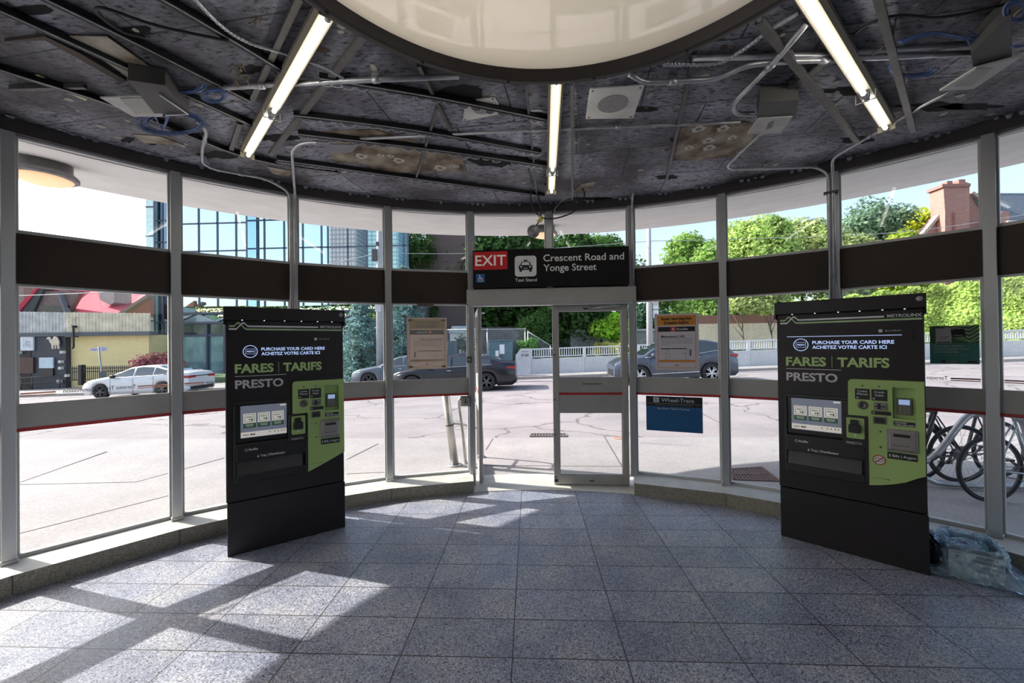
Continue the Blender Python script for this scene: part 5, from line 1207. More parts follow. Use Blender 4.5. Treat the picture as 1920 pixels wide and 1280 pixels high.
# chain link fence, gate post, utility boxes
WIRE = glassmat('chain_link', (.80, .81, .82), 0, 0.25)
def fence(x0, x1, Y, h, posts, label, drop=None):
    g = ground(x0, Y) + .12; o = empty('chain_link_fence', (x0, Y, g), 0, label, 'fence'); w = x1 - x0
    b = MB(); b.tube([(0, 0, h), (w, 0, h if drop is None else drop)], .03, 8); b.build('top_rail', GALV, o)
    b = MB(); b.tube([(0, 0, h * .45), (w, 0, (h if drop is None else drop) * .45)], .022, 8); b.build('mid_rail', GALV, o)
    for x in posts:
        b = MB(); b.tube([(x, 0, 0), (x, 0, lerp(h, h if drop is None else drop, x / w) + .04)], .035, 8); b.build('post', GALV, o)
    b = MB(); b.add([(0, .02, 0), (w, .02, 0), (w, .02, h if drop is None else drop), (0, .02, h)], [(0, 1, 2, 3)]); b.build('mesh_panel', WIRE, o)
xa, xb = pY(838, 640, 22.6).x, pY(985, 640, 22.6).x
fence(xa, xb, 22.6, 2.58, (0, (xb - xa) * .52, xb - xa), 'chain link fence with pale rails behind the black sedan')
xc = pY(1032, 640, 22.9).x; fence(xb + .15, xc, 22.9, 2.3, (0, xc - xb - .15), 'sloping chain link fence stretch behind the concrete pier', drop=1.5)
UTB = M('utility_box_blue', (0.10, 0.17, 0.20), 0.6, 0.1, .2, 4)
def ubox(px0, px1, py0, py1, Y, d, label, papers=False):
    a, c = pY(px0, py1, Y), pY(px1, py0, Y); z0 = ground(a.x, Y) + .12
    o = empty('utility_box', ((a.x + c.x) / 2, Y, z0), 0, label, 'utility box'); w = c.x - a.x; h = c.z - z0
    b = MB(); b.cbox(-w / 2, w / 2, 0, d, 0, h, .03); b.cbox(-w / 2 - .02, w / 2 + .02, -.02, d + .02, h, h + .04, .01); b.build('housing', UTB, o)
    b = MB(); b.box(-.008, .008, -.006, 0, .08, h - .06); b.box(.04, .06, -.03, 0, h * .45, h * .58); b.build('door_seam', GALVD, o)
    if papers:
        b = MB(); b.box(-.05, .22, -.008, -.002, h * .62, h * .9); b.box(-.28, -.10, -.008, -.002, h * .55, h * .72); b.build('paper_notice', WHITE, o)
ubox(916, 961, 639, 678, 22.0, .8, 'graffiti-marked blue-grey utility box with two papers, behind the black sedan', True)
ubox(838, 857, 640, 668, 23.6, .7, 'narrow blue utility box left of the fence shed')
# ================================================================ UTILITY POLES, SIGNS, WIRES
POLE = M('concrete_pole', (0.42, 0.42, 0.43), 0.7, 0, .1, 8)
def pole(px, pyb, Y, r, h, label):
    a = pY(px, pyb, Y); g = ground(a.x, Y) + .11; o = empty('utility_pole', (a.x, Y, g), 0, label, 'utility pole')
    b = MB(); b.tube([(0, 0, 0), (0, 0, h * .5), (0.03, 0, h)], r, 16, rr=[r, r * .85, r * .6]); b.build('pole', POLE, o); return o
pl = pole(713, 690, 20.4, .20, 9.0, 'pale round utility pole in front of the blue spruce')
b = MB(); b.box(-.16, .16, -.24, -.22, 3.55, 3.95); b.build('parking_sign', M('sign_pale', (.5, .5, .52), .6), pl)
pr = pole(1219, 690, 20.3, .16, 8.2, 'pale round utility pole right of the door')
b = MB(); b.box(.18, .44, -.03, -.01, 3.1, 3.55); b.box(.18, .44, -.03, -.01, 2.65, 3.05); b.build('street_sign', M('sign_white', (0, 0, 0)), pr)
b = MB(); b.ringflat((.31, -.034, 3.36), .055, .08, 20); b.box(.26, .36, -.036, -.032, 2.83, 2.87); b.build('sign_symbol', M('poster_red', (0, 0, 0)), pr)
b = MB(); b.box(-.30, -.02, -.22, -.06, 6.15, 6.75); b.box(-.05, .05, -.30, -.16, 6.9, 7.1); b.build('transformer', GALVD, pl)
def wire(pts, r, label, Y=None):
    P = smoothpath([pY(x, y, yy) for x, y, yy in pts], 10); b = MB(); b.tube(P, r, 5); return single('overhead_wire', b, M('pale_overhead_wire', (.32, .33, .36), .6), label, 'wire')
wire([(20, 555, 20), (170, 549, 20.2), (345, 540, 20.3), (560, 506, 20.4), (713, 474, 20.4)], .022, 'pale overhead wire rising to the left utility pole')
wire([(713, 474, 20.4), (900, 474, 20.4), (1219, 452, 20.3)], .014, 'thin overhead wire between the two utility poles')
wire([(1219, 452, 20.3), (1450, 446, 20.3), (1700, 434, 20), (1925, 402, 19.5)], .014, 'thin overhead wire crossing the trees at the right')
# parking sign in front of the yellow wall
a = pY(194, 718, 22.0); o = empty('parking_sign', (a.x, 22.0, ground(a.x, 22) + .11), 0, 'leaning pole with two small parking signs before the yellow wall', 'street sign')
g = ground(a.x, 22) + .11; tp = pY(185, 650, 22.0)
b = MB(); b.tube([(0, 0, 0), (tp.x - a.x, 0, tp.z - g)], .04, 8); b.build('pole', GALV, o)
PS = M('parking_sign_lilac', (.42, .44, .56), .6)
for q, s in (((170, 184, 652, 658), 0), ((188, 201, 650, 658), 1)):
    u, v = pY(q[0], q[3], 21.95), pY(q[1], q[2], 21.95); b = MB(); b.box(u.x - a.x, v.x - a.x, -.07, -.05, u.z - g, v.z - g); b.build('sign_plate', PS, o)
b = MB(); u = pY(195, 654, 21.95); b.ringflat((u.x - a.x, -.075, u.z - g), .06, .085, 18); u = pY(177, 655, 21.95); b.box(u.x - a.x - .15, u.x - a.x + .15, -.075, -.071, u.z - g - .03, u.z - g + .01); b.build('sign_marking', M('sign_violet', (.12, .12, .25), .6), o)
u, v = pY(187, 708, 21.95), pY(199, 697, 21.95); b = MB(); b.box(u.x - a.x, v.x - a.x, -.09, -.06, u.z - g, v.z - g); b.build('lower_box', M('box_navy', (.03, .05, .08), .5), o)

# ================================================================ VEHICLES
def car(name, loc, rz, L, Wd, H, top, beltz, paint, label, style, wheelx, wr, glass_col=(0.025, 0.035, 0.04), rim=(.55, .55, .56), cal=None, lamp_rear=True):
    """built nose at x=0, tail at x=L, near side at y=-Wd/2"""
    o = empty(name, loc, rz, label, 'car'); hw = Wd / 2
    def pl_(tab, x):
        for (xa, za), (xb, zb) in zip(tab[:-1], tab[1:]):
            if xa <= x <= xb: t = (x - xa) / (xb - xa) if xb > xa else 0; return lerp(za, zb, t * t * (3 - 2 * t) * .5 + t * .5)
        return tab[-1][1] if x > tab[-1][0] else tab[0][1]
    def width(x): t = x / L; return hw * (1 - .17 * max(0, (.16 - t) / .16)**2 - .13 * max(0, (t - .86) / .14)**2)
    cl = style['clear']
    def low(x):
        z = cl + .10 * max(0, (.04 - x / L) / .04) + .10 * max(0, (x / L - .97) / .03)
        for wx in wheelx:
            dx = abs(x - wx); R = wr + .045
            if dx < R: z = max(z, wr + sqrt(R * R - dx * dx))
        return z
    def roofw(x): 
        t = (pl_(top, x) - pl_(beltz, x)) / (H - pl_(beltz, x) + 1e-6); return lerp(.96, .74, max(0, min(1, t)))
    def ring(x):
        w = width(x); zt = pl_(top, x); zb = min(pl_(beltz, x), zt - .02); lo = low(x); mid = lerp(lo, zb, .55); rw = roofw(x)
        return [(0, min(lo, cl + .45)), (w * .82, min(lo, cl + .45)), (w * .97, lo), (w * 1.0, max(lo + .01, lerp(lo, zb, .3))), (w * 1.0, max(lo + .02, mid)), (w * .975, zb - .03), (w * .955, zb), (w * lerp(.955, rw, .5), lerp(zb, zt - .05, .5)), (w * rw, zt - .05), (w * rw * .90, zt - .012), (w * rw * .5, zt), (0, zt + .012)]
    xs_ = sorted(set([0, .02, .06, .12] + [L * i / 90 for i in range(3, 88)] + [L - .12, L - .06, L - .02, L] + [wx + s * (wr + .0449) for wx in wheelx for s in (-1, 1)]))
    rings = []
    for x in xs_:
        r = ring(x); rings.append([(x, -y, z) for y, z in r] + [(x, y, z) for y, z in r[-2:0:-1]])
    n = len(rings[0]); b = MB(); b.smooth = True
    # end caps pulled in for a rounded nose and tail
    V = [p for r in rings for p in r]; b.add(V, [(i * n + k, i * n + (k + 1) % n, (i + 1) * n + (k + 1) % n, (i + 1) * n + k) for i in range(len(rings) - 1) for k in range(n)])
    b.smooth = False; b.add(rings[0], [tuple(range(n))]); b.add(rings[-1], [tuple(range(n))])
    b.build('body', paint, o)
    GL_ = M('car_glass_' + name + str(round(L * 100)), glass_col, .06, 0, .05, spec=.9, coat=.6)
    def surf(x, u, s, off=.006):          # u from 0 (belt) to 1 (roof edge) on the side glass
        w = width(x); zt = pl_(top, x); zb = min(pl_(beltz, x), zt - .02); rw = roofw(x)
        y = lerp(w * .955, w * rw, u); return (x, s * (y + off), lerp(zb + .012, zt - .06, u))
    for s in (-1, 1):
        for (xa, xb, ua, ub) in style['windows']:
            b = MB(); m_ = 14; rows = []
            for i in range(m_ + 1):
                x = lerp(xa, xb, i / m_); h_ = pl_(top, x) - pl_(beltz, x); umax = .97 if h_ > .14 else .2
                rows.append([surf(x, lerp(.05, umax, k / 4), s) for k in range(5)])
            b.add([p for r in rows for p in r], [(i * 5 + k, i * 5 + k + 1, (i + 1) * 5 + k + 1, (i + 1) * 5 + k) for i in range(m_) for k in range(4)]); b.build('side_window', GL_, o)
        b = MB(); xa, xb = style['windows'][0][0], style['windows'][-1][1]
        b.tube([surf(lerp(xa - .1, xb + .06, i / 16), 0.0, s, .008) for i in range(17)], .011, 6); b.build('window_trim', M('chrome_trim', (.6, .6, .6), .2, .9), o)
        for wx in wheelx:
            wz = wr; yw = s * (hw - .13); t = empty('wheel', (wx, yw, wz)); t.parent = o
            b = MB(); b.lathe([(wr * .62, -.10), (wr * .93, -.11), (wr, -.07), (wr, .07), (wr * .93, .11), (wr * .62, .10)], 36, (0, 0, 0), 'y', caps=False); b.build('tyre', RUB, t)
            b = MB(); b.lathe([(wr * .66, -.095), (wr * .66, -.08), (wr * .58, -.04), (wr * .58, .09)], 32, (0, 0, 0), 'y', caps=False)
            f = -s
            for k in range(10):
                a = 2 * pi * k / 10 + (.12 if k % 2 else -.12); yy = s * .088
                b.bar((cos(a) * .03, yy, sin(a) * .03), (cos(a) * wr * .63, s * .078, sin(a) * wr * .63), .032, .03, (0, 1, 0))
            b.lathe([(0, s * .10), (.05, s * .10), (.055, s * .07)], 16, (0, 0, 0), 'y'); b.build('rim', M('rim_' + name + str(round(L * 100)), rim, .35, .35), t)
            b = MB(); b.lathe([(wr * .62, s * .02), (wr * .02, s * .02)], 24, (0, 0, 0), 'y'); b.build('brake_disc', M('brake_disc', (.05, .05, .055), .5, .5) if not cal else M('red_caliper', (.35, .03, .03), .5), t)
        b = MB(); mx = style['mirror']; zb = pl_(beltz, mx); w = width(mx); b.lathe([(0, -.10), (.07, -.09), (.085, 0), (.07, .09), (0, .11)], 12, (mx, s * (w + .06), zb + .075), 'x'); b.bar((mx, s * (w - .03), zb + .03), (mx, s * (w + .05), zb + .06), .03, .03); b.build('mirror', style.get('mirrormat', paint), o)
        for hx in style['handles']:
            b = MB(); zb = pl_(beltz, hx) - .12; b.bar((hx, s * (width(hx) + .004), zb), (hx + .16, s * (width(hx) + .004), zb), .02, .022); b.build('door_handle', style.get('handle', M('chrome_trim', (.6, .6, .6), .2, .9)), o)
        b = MB(); q = s * (width(.35) * .90)
        b.add([(.035, s * width(.02) * .60, beltz[0][1] - .04), (.42, s * (width(.42) + .004), beltz[0][1] + .07), (.50, s * (width(.5) + .004), beltz[0][1] + .12), (.14, s * (width(.12) * .97), beltz[0][1] + .06)], [(0, 1, 2, 3)]); b.build('headlamp', M('lamp_glass', (.55, .57, .6), .1, .3), o)
        zr = style['tailz']; b = MB(); b.add([(L + .004, s * width(L) * .45, zr - .05), (L + .004, s * width(L) * .99, zr - .07), (L + .004, s * width(L) * .99, zr + .05), (L + .004, s * width(L) * .45, zr + .05)], [(0, 1, 2, 3)])
        b.add([(L, s * (width(L) + .006), zr - .07), (L - .33, s * (width(L - .33) + .006), zr - .02), (L - .33, s * (width(L - .33) + .006), zr + .05), (L, s * (width(L) + .006), zr + .05)], [(0, 1, 2, 3)]); b.build('tail_lamp', M('tail_lamp_red', (.35, .03, .035), .2), o)
        # door seams
        for dx in style['seams']:
            b = MB(); b.tube([(dx, s * (width(dx) * 1.0 + .002), low(dx) + .02), (dx + .02, s * (width(dx) + .002), lerp(low(dx), pl_(beltz, dx), .55)), (dx + .01, s * (width(dx) * .975 + .002), pl_(beltz, dx) - .03)], .006, 4); b.build('door_seam', INK, o)
        if style.get('sill'):
            b = MB(); b.bar((wheelx[0] + wr + .1, s * (hw + .004), cl + .17), (wheelx[1] - wr - .1, s * (hw + .004), cl + .20), .02, .03); b.build('sill_trim', M('chrome_trim', (.6, .6, .6), .2, .9), o)
        if style.get('clad'):
            b = MB(); b.box(wheelx[0] + wr + .05, wheelx[1] - wr - .05, s * hw - .01, s * hw + .006, cl, cl + .14); b.build('lower_cladding', M('cladding_grey', (.05, .05, .055), .7), o)
    # windscreen and rear glass
    for nm, (xa, xb) in (('windscreen', style['ws']), ('rear_window', style['rs'])):
        b = MB(); rows = []
        for i in range(9):
            x = lerp(xa, xb, i / 8); w = width(x) * roofw(x) * .86; z = pl_(top, x) + .010
            rows.append([(x, w * (k - 3) / 3, z - .012 * abs(k - 3) / 3 * 1.0 + (.004 if abs(k - 3) < 3 else -.004)) for k in range(7)])
        b.add([p for r in rows for p in r], [(i * 7 + k, i * 7 + k + 1, (i + 1) * 7 + k + 1, (i + 1) * 7 + k) for i in range(8) for k in range(6)]); b.build(nm, GL_, o)
    b = MB(); b.box(-.012, .02, -hw * .5, hw * .5, cl + .12, cl + .36); b.build('grille', INK, o)
    b = MB(); b.box(L - .06, L + .012, -hw * .75, hw * .75, cl + .08, cl + .22); b.build('rear_diffuser', INK, o)
    if style.get('lightbar'):
        b = MB(); b.box(L, L + .008, -hw * .5, hw * .5, style['tailz'] - .01, style['tailz'] + .03); b.build('light_bar', INK, o)
    b = MB(); b.box(wheelx[0] - wr - .02, wheelx[1] + wr + .02, -hw * .8, hw * .8, cl + .02, cl + .40); b.build('underbody', INK, o)
    return o
SED_TOP = [(0, .66), (.05, .77), (.45, .90), (1.25, 1.0), (1.75, 1.20), (2.25, 1.395), (2.75, 1.45), (3.3, 1.42), (3.9, 1.27), (4.45, 1.10), (4.75, 1.075), (4.88, 1.04), (4.9, .86)]
SED_BELT = [(0, .64), (.45, .84), (1.2, .92), (3.0, .96), (4.4, 1.0), (4.9, .84)]
def paintm(name, c, metal=.3, coat=.7): return M(name, c, .28, metal, .03, coat=coat)
sed = dict(clear=.19, windows=[(1.45, 2.42, .0, 1), (2.50, 3.32, 0, 1), (3.38, 3.95, 0, 1)], mirror=1.62, handles=[2.28, 3.22], seams=[1.42, 2.46, 3.38], ws=(1.3, 2.2), rs=(3.45, 4.3), tailz=.86, sill=False)
def at_wheels(pf, pr_, Y, x_front, wb):
    a, c = pY(*pf, Y), pY(*pr_, Y); s = Vector((c.x - a.x, 0, 0)).length / wb
    return a, c
def put(pf, Y, wx):   # ground point below the near front wheel, car nose towards -x
    a = pY(pf, 700, Y); return a
def place(px, Y, Wd, wx0, rz=0.0, wb=2.8):
    a = pY(px, 700, Y); R = Matrix.Rotation(rz, 3, 'Z'); off = R @ Vector((wx0, -Wd / 2, 0)); x, y = a.x - off.x, Y - off.y
    zf = ground(x + off.x, Y); e = R @ Vector((wx0 + wb, -Wd / 2, 0)); zr = ground(x + e.x, y + e.y); return Vector((x, y, zf - (zr - zf) / wb * wx0)), math.atan2(zr - zf, wb)
def pcar(name, px, Y, L, Wd, H, top, belt, paint, label, st, wx, wr, rz=0.0, **k):
    loc, tilt = place(px, Y, Wd, wx[0], rz, wx[1] - wx[0]); loc.z -= .004; o = car(name, loc, rz, L, Wd, H, top, belt, paint, label, st, wx, wr, **k); o.rotation_euler = (0, -tilt, rz); return o
mm = dict(sed); mm['mirrormat'] = INK; mm['lightbar'] = True; mm['handle'] = M('white_handle', (.6, .6, .6), .4)
pcar('sedan', 186, 17.4, 4.9, 1.86, 1.45, SED_TOP, SED_BELT, paintm('car_white', (.62, .64, .66), 0), 'white sedan parked across the street in front of the yellow wall', mm, (.93, 3.76), .345, rz=0.035, rim=(.10, .10, .11))
pcar('sedan', 691, 18.2, 4.75, 1.87, 1.42, SED_TOP, SED_BELT, paintm('car_silver', (.11, .13, .165), .3, .5), 'silver-grey sedan with red brake calipers parked behind the black sedan', dict(sed), (.86, 3.66), .345, rim=(.06, .06, .065), cal=True)
pcar('sedan', 772, 15.3, 4.9, 1.88, 1.45, SED_TOP, SED_BELT, paintm('car_black', (.006, .006, .012), .0, .35), 'black sedan driving past the open door, in front of the silver-grey one', dict(sed), (.90, 3.78), .345, rim=(.62, .62, .64))
SUV_TOP = [(0, .75), (.05, .86), (.45, 1.03), (1.05, 1.10), (1.5, 1.36), (2.0, 1.60), (2.6, 1.67), (3.4, 1.64), (4.0, 1.52), (4.35, 1.28), (4.52, 1.10), (4.6, .90)]
SUV_BELT = [(0, .74), (.45, .92), (1.0, 1.02), (3.0, 1.10), (3.9, 1.20), (4.3, 1.12), (4.6, .88)]
suv = dict(clear=.24, windows=[(1.25, 2.18, 0, 1), (2.26, 3.14, 0, 1), (3.22, 3.86, 0, 1)], mirror=1.45, handles=[2.05, 3.0], seams=[1.3, 2.22, 3.16], ws=(1.12, 1.95), rs=(3.95, 4.4), tailz=1.0, sill=True, clad=True)
pcar('suv', 1201, 15.4, 4.6, 1.86, 1.67, SUV_TOP, SUV_BELT, paintm('car_grey_blue', (.06, .072, .105), .2, .5), 'grey-blue crossover parked right of the door behind the orange notice', suv, (.92, 3.58), .37, rim=(.62, .62, .64))

# ================================================================ BICYCLES AND RACK
def bicycle(loc, rz, label, frame_col, rsz=.345):
    o = empty('bicycle', loc, rz, label, 'bicycle'); R = rsz; fm = frame_col; bbx, hx = .43, 1.03
    for wx in (0, hx):
        w = empty('wheel', (wx, 0, R)); w.parent = o
        b = MB(); b.tube([((R - .018) * cos(2 * pi * k / 56), 0, (R - .018) * sin(2 * pi * k / 56)) for k in range(56)], .018, 8, closed=True); b.build('tyre', RUB, w)
        b = MB(); b.tube([((R - .042) * cos(2 * pi * k / 56), 0, (R - .042) * sin(2 * pi * k / 56)) for k in range(56)], .009, 6, closed=True); b.build('rim', M('bike_rim_dark', (.10, .10, .11), .35, .7), w)
        b = MB()
        for k in range(28): a = 2 * pi * k / 28; b.tube([(.022 * cos(a + 1.2 * (1 if k % 2 else -1)), .022 * (1 if k % 2 else -1), .022 * sin(a + 1.2 * (1 if k % 2 else -1))), ((R - .045) * cos(a), 0, (R - .045) * sin(a))], .0016, 4, cap=False)
        b.build('spokes', GALV, w)
        b = MB(); b.lathe([(.012, -.06), (.024, -.03), (.018, 0), (.024, .03), (.012, .06)], 12, (0, 0, 0), 'y'); b.build('hub', GALVD, w)
    bb = (bbx, 0, R - .06); st = (bbx - .17, 0, R + .50); ht = (hx - .20, 0, R + .52); hb = (hx - .155, 0, R + .36)
    b = MB(); b.tube([bb, st], .017, 10); b.tube([st, ht], .016, 10); b.tube([bb, hb], .021, 10); b.tube([ht, hb], .020, 10)
    for s in (-1, 1): b.tube([(0, s * .062, R), (bbx - .06, s * .035, R - .05), bb], .009, 8); b.tube([(0, s * .062, R), (bbx - .165, s * .02, R + .45)], .008, 8)
    b.build('frame', fm, o)
    b = MB(); b.tube([hb, (hx - .135, 0, R + .30)], .018, 8)
    for s in (-1, 1): b.tube([(hx - .135, s * .05, R + .32), (hx - .04, s * .055, R + .10), (hx, s * .055, R)], .011, 8)
    b.tube([(hx - .135, -.05, R + .32), (hx - .135, .05, R + .32)], .014, 8); b.build('fork', fm, o)
    b = MB(); b.tube([ht, (hx - .215, 0, R + .60)], .014, 8); b.tube(smoothpath([(hx - .30, -.30, R + .62), (hx - .24, -.2, R + .64), (hx - .20, 0, R + .61), (hx - .24, .2, R + .64), (hx - .30, .30, R + .62)], 5), .012, 8); hbar = b.build('handlebar', BLK, o)
    for s in (-1, 1):
        b = MB(); b.tube([(hx - .30, s * .30, R + .62), (hx - .34, s * .38, R + .61)], .017, 8); b.build('grip', RUB, hbar)
    b = MB(); b.tube([st, (bbx - .20, 0, R + .58)], .013, 8); b.build('seat_post', GALV, o)
    b = MB(); b.add([(bbx - .34, -.075, R + .62), (bbx - .34, .075, R + .62), (bbx - .20, .06, R + .63), (bbx - .06, .018, R + .61), (bbx - .06, -.018, R + .61), (bbx - .20, -.06, R + .63), (bbx - .30, 0, R + .575), (bbx - .10, 0, R + .58)], [(0, 1, 2, 3, 4, 5), (0, 6, 1), (0, 5, 6), (1, 6, 2), (5, 4, 7, 6), (2, 6, 7, 3), (3, 7, 4)]); b.build('saddle', BLK, o)
    b = MB(); b.ringflat((bbx, -.055, R - .06), .055, .095, 36); b.ringflat((bbx, -.050, R - .06), .050, .075, 30)
    for k in range(5): a = 2 * pi * k / 5; b.bar((bbx, -.053, R - .06), (bbx + .07 * cos(a), -.053, R - .06 + .07 * sin(a)), .004, .016, (0, 1, 0))
    b.bar((bbx, -.07, R - .06), (bbx + .12, -.075, R - .18), .014, .022); b.bar((bbx, .06, R - .06), (bbx - .12, .075, R + .06), .014, .022); ck = b.build('crankset', GALVD, o)
    for s, p in ((-1, (bbx + .12, -.12, R - .18)), (1, (bbx - .12, .12, R + .06))):
        b = MB(); b.box(p[0] - .045, p[0] + .045, p[1] - .045, p[1] + .045, p[2] - .010, p[2] + .010); b.build('pedal', BLK, ck)
    b = MB(); b.tube([(0, -.055, R + .038), (bbx, -.052, R + .03)], .004, 5); b.tube([(0, -.055, R - .038), (bbx, -.052, R - .15)], .004, 5); b.ringflat((0, -.055, R), .015, .045, 20); b.build('chain', GALVD, o)
    b = MB(); b.bar((.02, -.07, R - .02), (.05, -.07, R - .13), .012, .03); b.ringflat((.05, -.075, R - .12), .006, .024, 12); b.ringflat((.06, -.075, R - .055), .004, .018, 12); b.build('derailleur', BLK, o)
    return o
wA = pz(1857, 941, -.015); wB = pz(1797, 904, -.015)
bkA = bicycle((wA.x, wA.y, -.015), rad(2), 'bicycle nearest the glass beside the rightmost mullion', M('bike_frame_silver', (.40, .42, .44), .3, .6))
bkB = bicycle((wB.x, wB.y, -.015), rad(180 - 4), 'black bicycle leaning on the rack behind the right fare machine', M('bike_frame_black', (.03, .03, .035), .3, .3))
bkB.rotation_euler.x = rad(-3)
bk3 = bicycle((wA.x + .95, wA.y + .78, -.015), rad(185), 'dark bicycle at the right frame edge behind the nearest one', M('bike_frame_black', (.03, .03, .035), .3, .3))
Y0 = 4.62
a, c, d_, e_ = pz(1748, 905, 0.05), pY(1748, 858, Y0), pY(1808, 786, Y0), pY(1838, 776, Y0)
o = empty('bike_rack', (d_.x, Y0, -.015), 0, 'grey bent tube bicycle rack behind the right mullion', 'bike rack'); of = Vector(o.location)
P = [Vector(p) for p in ((c.x - .42, Y0 + .03, .05), (c.x - .30, Y0 + .01, .30), (c.x, Y0, c.z), (d_.x, Y0, d_.z), (e_.x, Y0, e_.z), (e_.x + .34, Y0, e_.z - .02), (e_.x + .46, Y0, e_.z - .16), (e_.x + .50, Y0, .3), (e_.x + .50, Y0 + .02, .03))]
b = MB(); b.tube([p - of for p in smoothpath(P, 8)], .032, 14); b.build('hoop', GALV, o)
b = MB(); f0, f1 = pz(1745, 905, .03), pz(1845, 911, .03); b.tube([p - of for p in smoothpath([Vector((f0.x - .35, f0.y + .12, .20)), Vector((f0.x - .05, f0.y, .08)), Vector((f0.x + .08, f0.y - .01, .035)), f1, Vector((f1.x + .55, f1.y, .035))], 8)], .030, 12); b.build('ground_tube', GALV, o)
b = MB(); b.tube([(c.x - of.x + .02 + .055 * cos(a_ * pi / 8), -.05 + .02 * sin(a_), c.z - of.z + .0 + .075 * sin(a_ * pi / 8)) for a_ in range(16)], .010, 8, closed=True); lk = b.build('bike_lock', M('lock_cable_black', (.02, .02, .022), .4)); lk.location = (of.x, of.y, of.z - .04); tag(lk, 'black cable lock looped round the bike rack tube', 'bike lock')

# ================================================================ TREES AND PLANTING
BARK = M('tree_bark', (0.10, 0.075, 0.055), 0.9, 0, .3, 6)
def leafmat(name, c, var=.45):
    if name in MATS: return MATS[name]
    m = bpy.data.materials.new(name); m.use_nodes = True; nt = m.node_tree; nt.nodes.clear()
    n = nd(nt, 'ShaderNodeTexNoise'); n.inputs['Scale'].default_value = 1.1; n.inputs['Detail'].default_value = 8; tc = nd(nt, 'ShaderNodeTexCoord'); nt.links.new(tc.outputs['Object'], n.inputs['Vector'])
    lo = tuple(q * (1 - var) for q in c); hi = tuple(min(1, q * (1 + var)) for q in c)
    col = ramp(nt, n.outputs['Fac'], [(.36, lo), (.64, hi)])
    d = nd(nt, 'ShaderNodeBsdfDiffuse'); t = nd(nt, 'ShaderNodeBsdfTranslucent'); nt.links.new(col, d.inputs[0]); nt.links.new(col, t.inputs[0])
    mx = nd(nt, 'ShaderNodeMixShader'); mx.inputs[0].default_value = .4; nt.links.new(d.outputs[0], mx.inputs[1]); nt.links.new(t.outputs[0], mx.inputs[2])
    o = nd(nt, 'ShaderNodeOutputMaterial'); nt.links.new(mx.outputs[0], o.inputs[0]); MATS[name] = m; return m
G_DARK = leafmat('leaf_dark_green', (.075, .15, .045)); G_MID = leafmat('leaf_mid_green', (.30, .46, .13)); G_LITE = leafmat('leaf_light_green', (.46, .60, .20)); G_YEL = leafmat('leaf_yellow_green', (.56, .60, .07))
G_BLUE = leafmat('needle_blue_green', (.20, .33, .32), .35); G_CON = leafmat('needle_grey_green', (.20, .30, .20)); G_BUR = leafmat('leaf_burgundy', (.26, .09, .11)); G_OLIVE = leafmat('leaf_olive', (.42, .50, .20))
def leaves(b, rnd, c, r, n, s, squash=1.0, inner=.55):
    c = Vector(c); q = []
    for i in range(n):
        u = Vector((rnd.gauss(0, 1), rnd.gauss(0, 1), rnd.gauss(0, 1))).normalized(); k = rnd.uniform(inner, 1.05)
        p = c + Vector((u.x * r, u.y * r, u.z * r * squash)) * k
        t = Vector((rnd.gauss(0, 1), rnd.gauss(0, 1), rnd.gauss(0, .6))).normalized(); v = t.cross(u + Vector((0, .01, .3))).normalized(); z = s * rnd.uniform(.6, 1.4)
        b.v += [p - t * z, p + v * z * .6, p + t * z, p - v * z * .6]; m = len(b.v) - 4; b.f.append([m, m + 1, m + 2, m + 3]); b.mi.append(0); b.sm.append(False)
def tree(px, py_top, Y, base_z, crown_w, mat, label, seed, n=9000, leaf=.14, trunk_r=.16, crown_bottom=None, name='tree', cat='tree', group='trees across the street', squash=.8, lobes=13, trunk=True, h_extra=0):
    rnd = random.Random(seed); t = pY(px, py_top, Y); H = t.z - base_z; cb = (crown_bottom if crown_bottom is not None else .35) * H
    o = empty(name, (t.x, Y, base_z), 0, label, cat, group); b = MB(); ch = H - cb
    for i in range(lobes):
        a = rnd.uniform(0, 2 * pi); k = rnd.uniform(0, .72); zz = rnd.uniform(.12, .86); wz = sin(pi * (zz * .8 + .14)); r = crown_w * rnd.uniform(.24, .40)
        c = (cos(a) * crown_w * .5 * k * wz * 1.25, sin(a) * crown_w * .4 * k * wz, cb + ch * zz - r * .1)
        r = min(r, H - c[2] if H - c[2] > .3 else .3); leaves(b, rnd, c, r, n // lobes, leaf, squash)
    leaves(b, rnd, (0, 0, cb + ch * .82), ch * .2, n // lobes, leaf, 1)
    b.build('foliage', mat, o, recalc=False)
    if trunk:
        b = MB(); b.tube(smoothpath([(0, 0, 0), (.05 * H * .2, 0, H * .25), (-.04 * H * .2, .02, H * .5), (0, 0, H * .8)], 4), trunk_r, 9, rr=[trunk_r * (1 - .75 * i / 12) for i in range(13)])
        for i in range(5):
            a = rnd.uniform(0, 6.28); z0 = H * rnd.uniform(.3, .55); b.tube([(0, 0, z0), (cos(a) * crown_w * .18, sin(a) * crown_w * .15, z0 + H * .12), (cos(a) * crown_w * .34, sin(a) * crown_w * .3, z0 + H * .25)], trunk_r * .4, 6, rr=[trunk_r * .45, trunk_r * .3, trunk_r * .1])
        b.build('trunk', BARK, o)
    return o
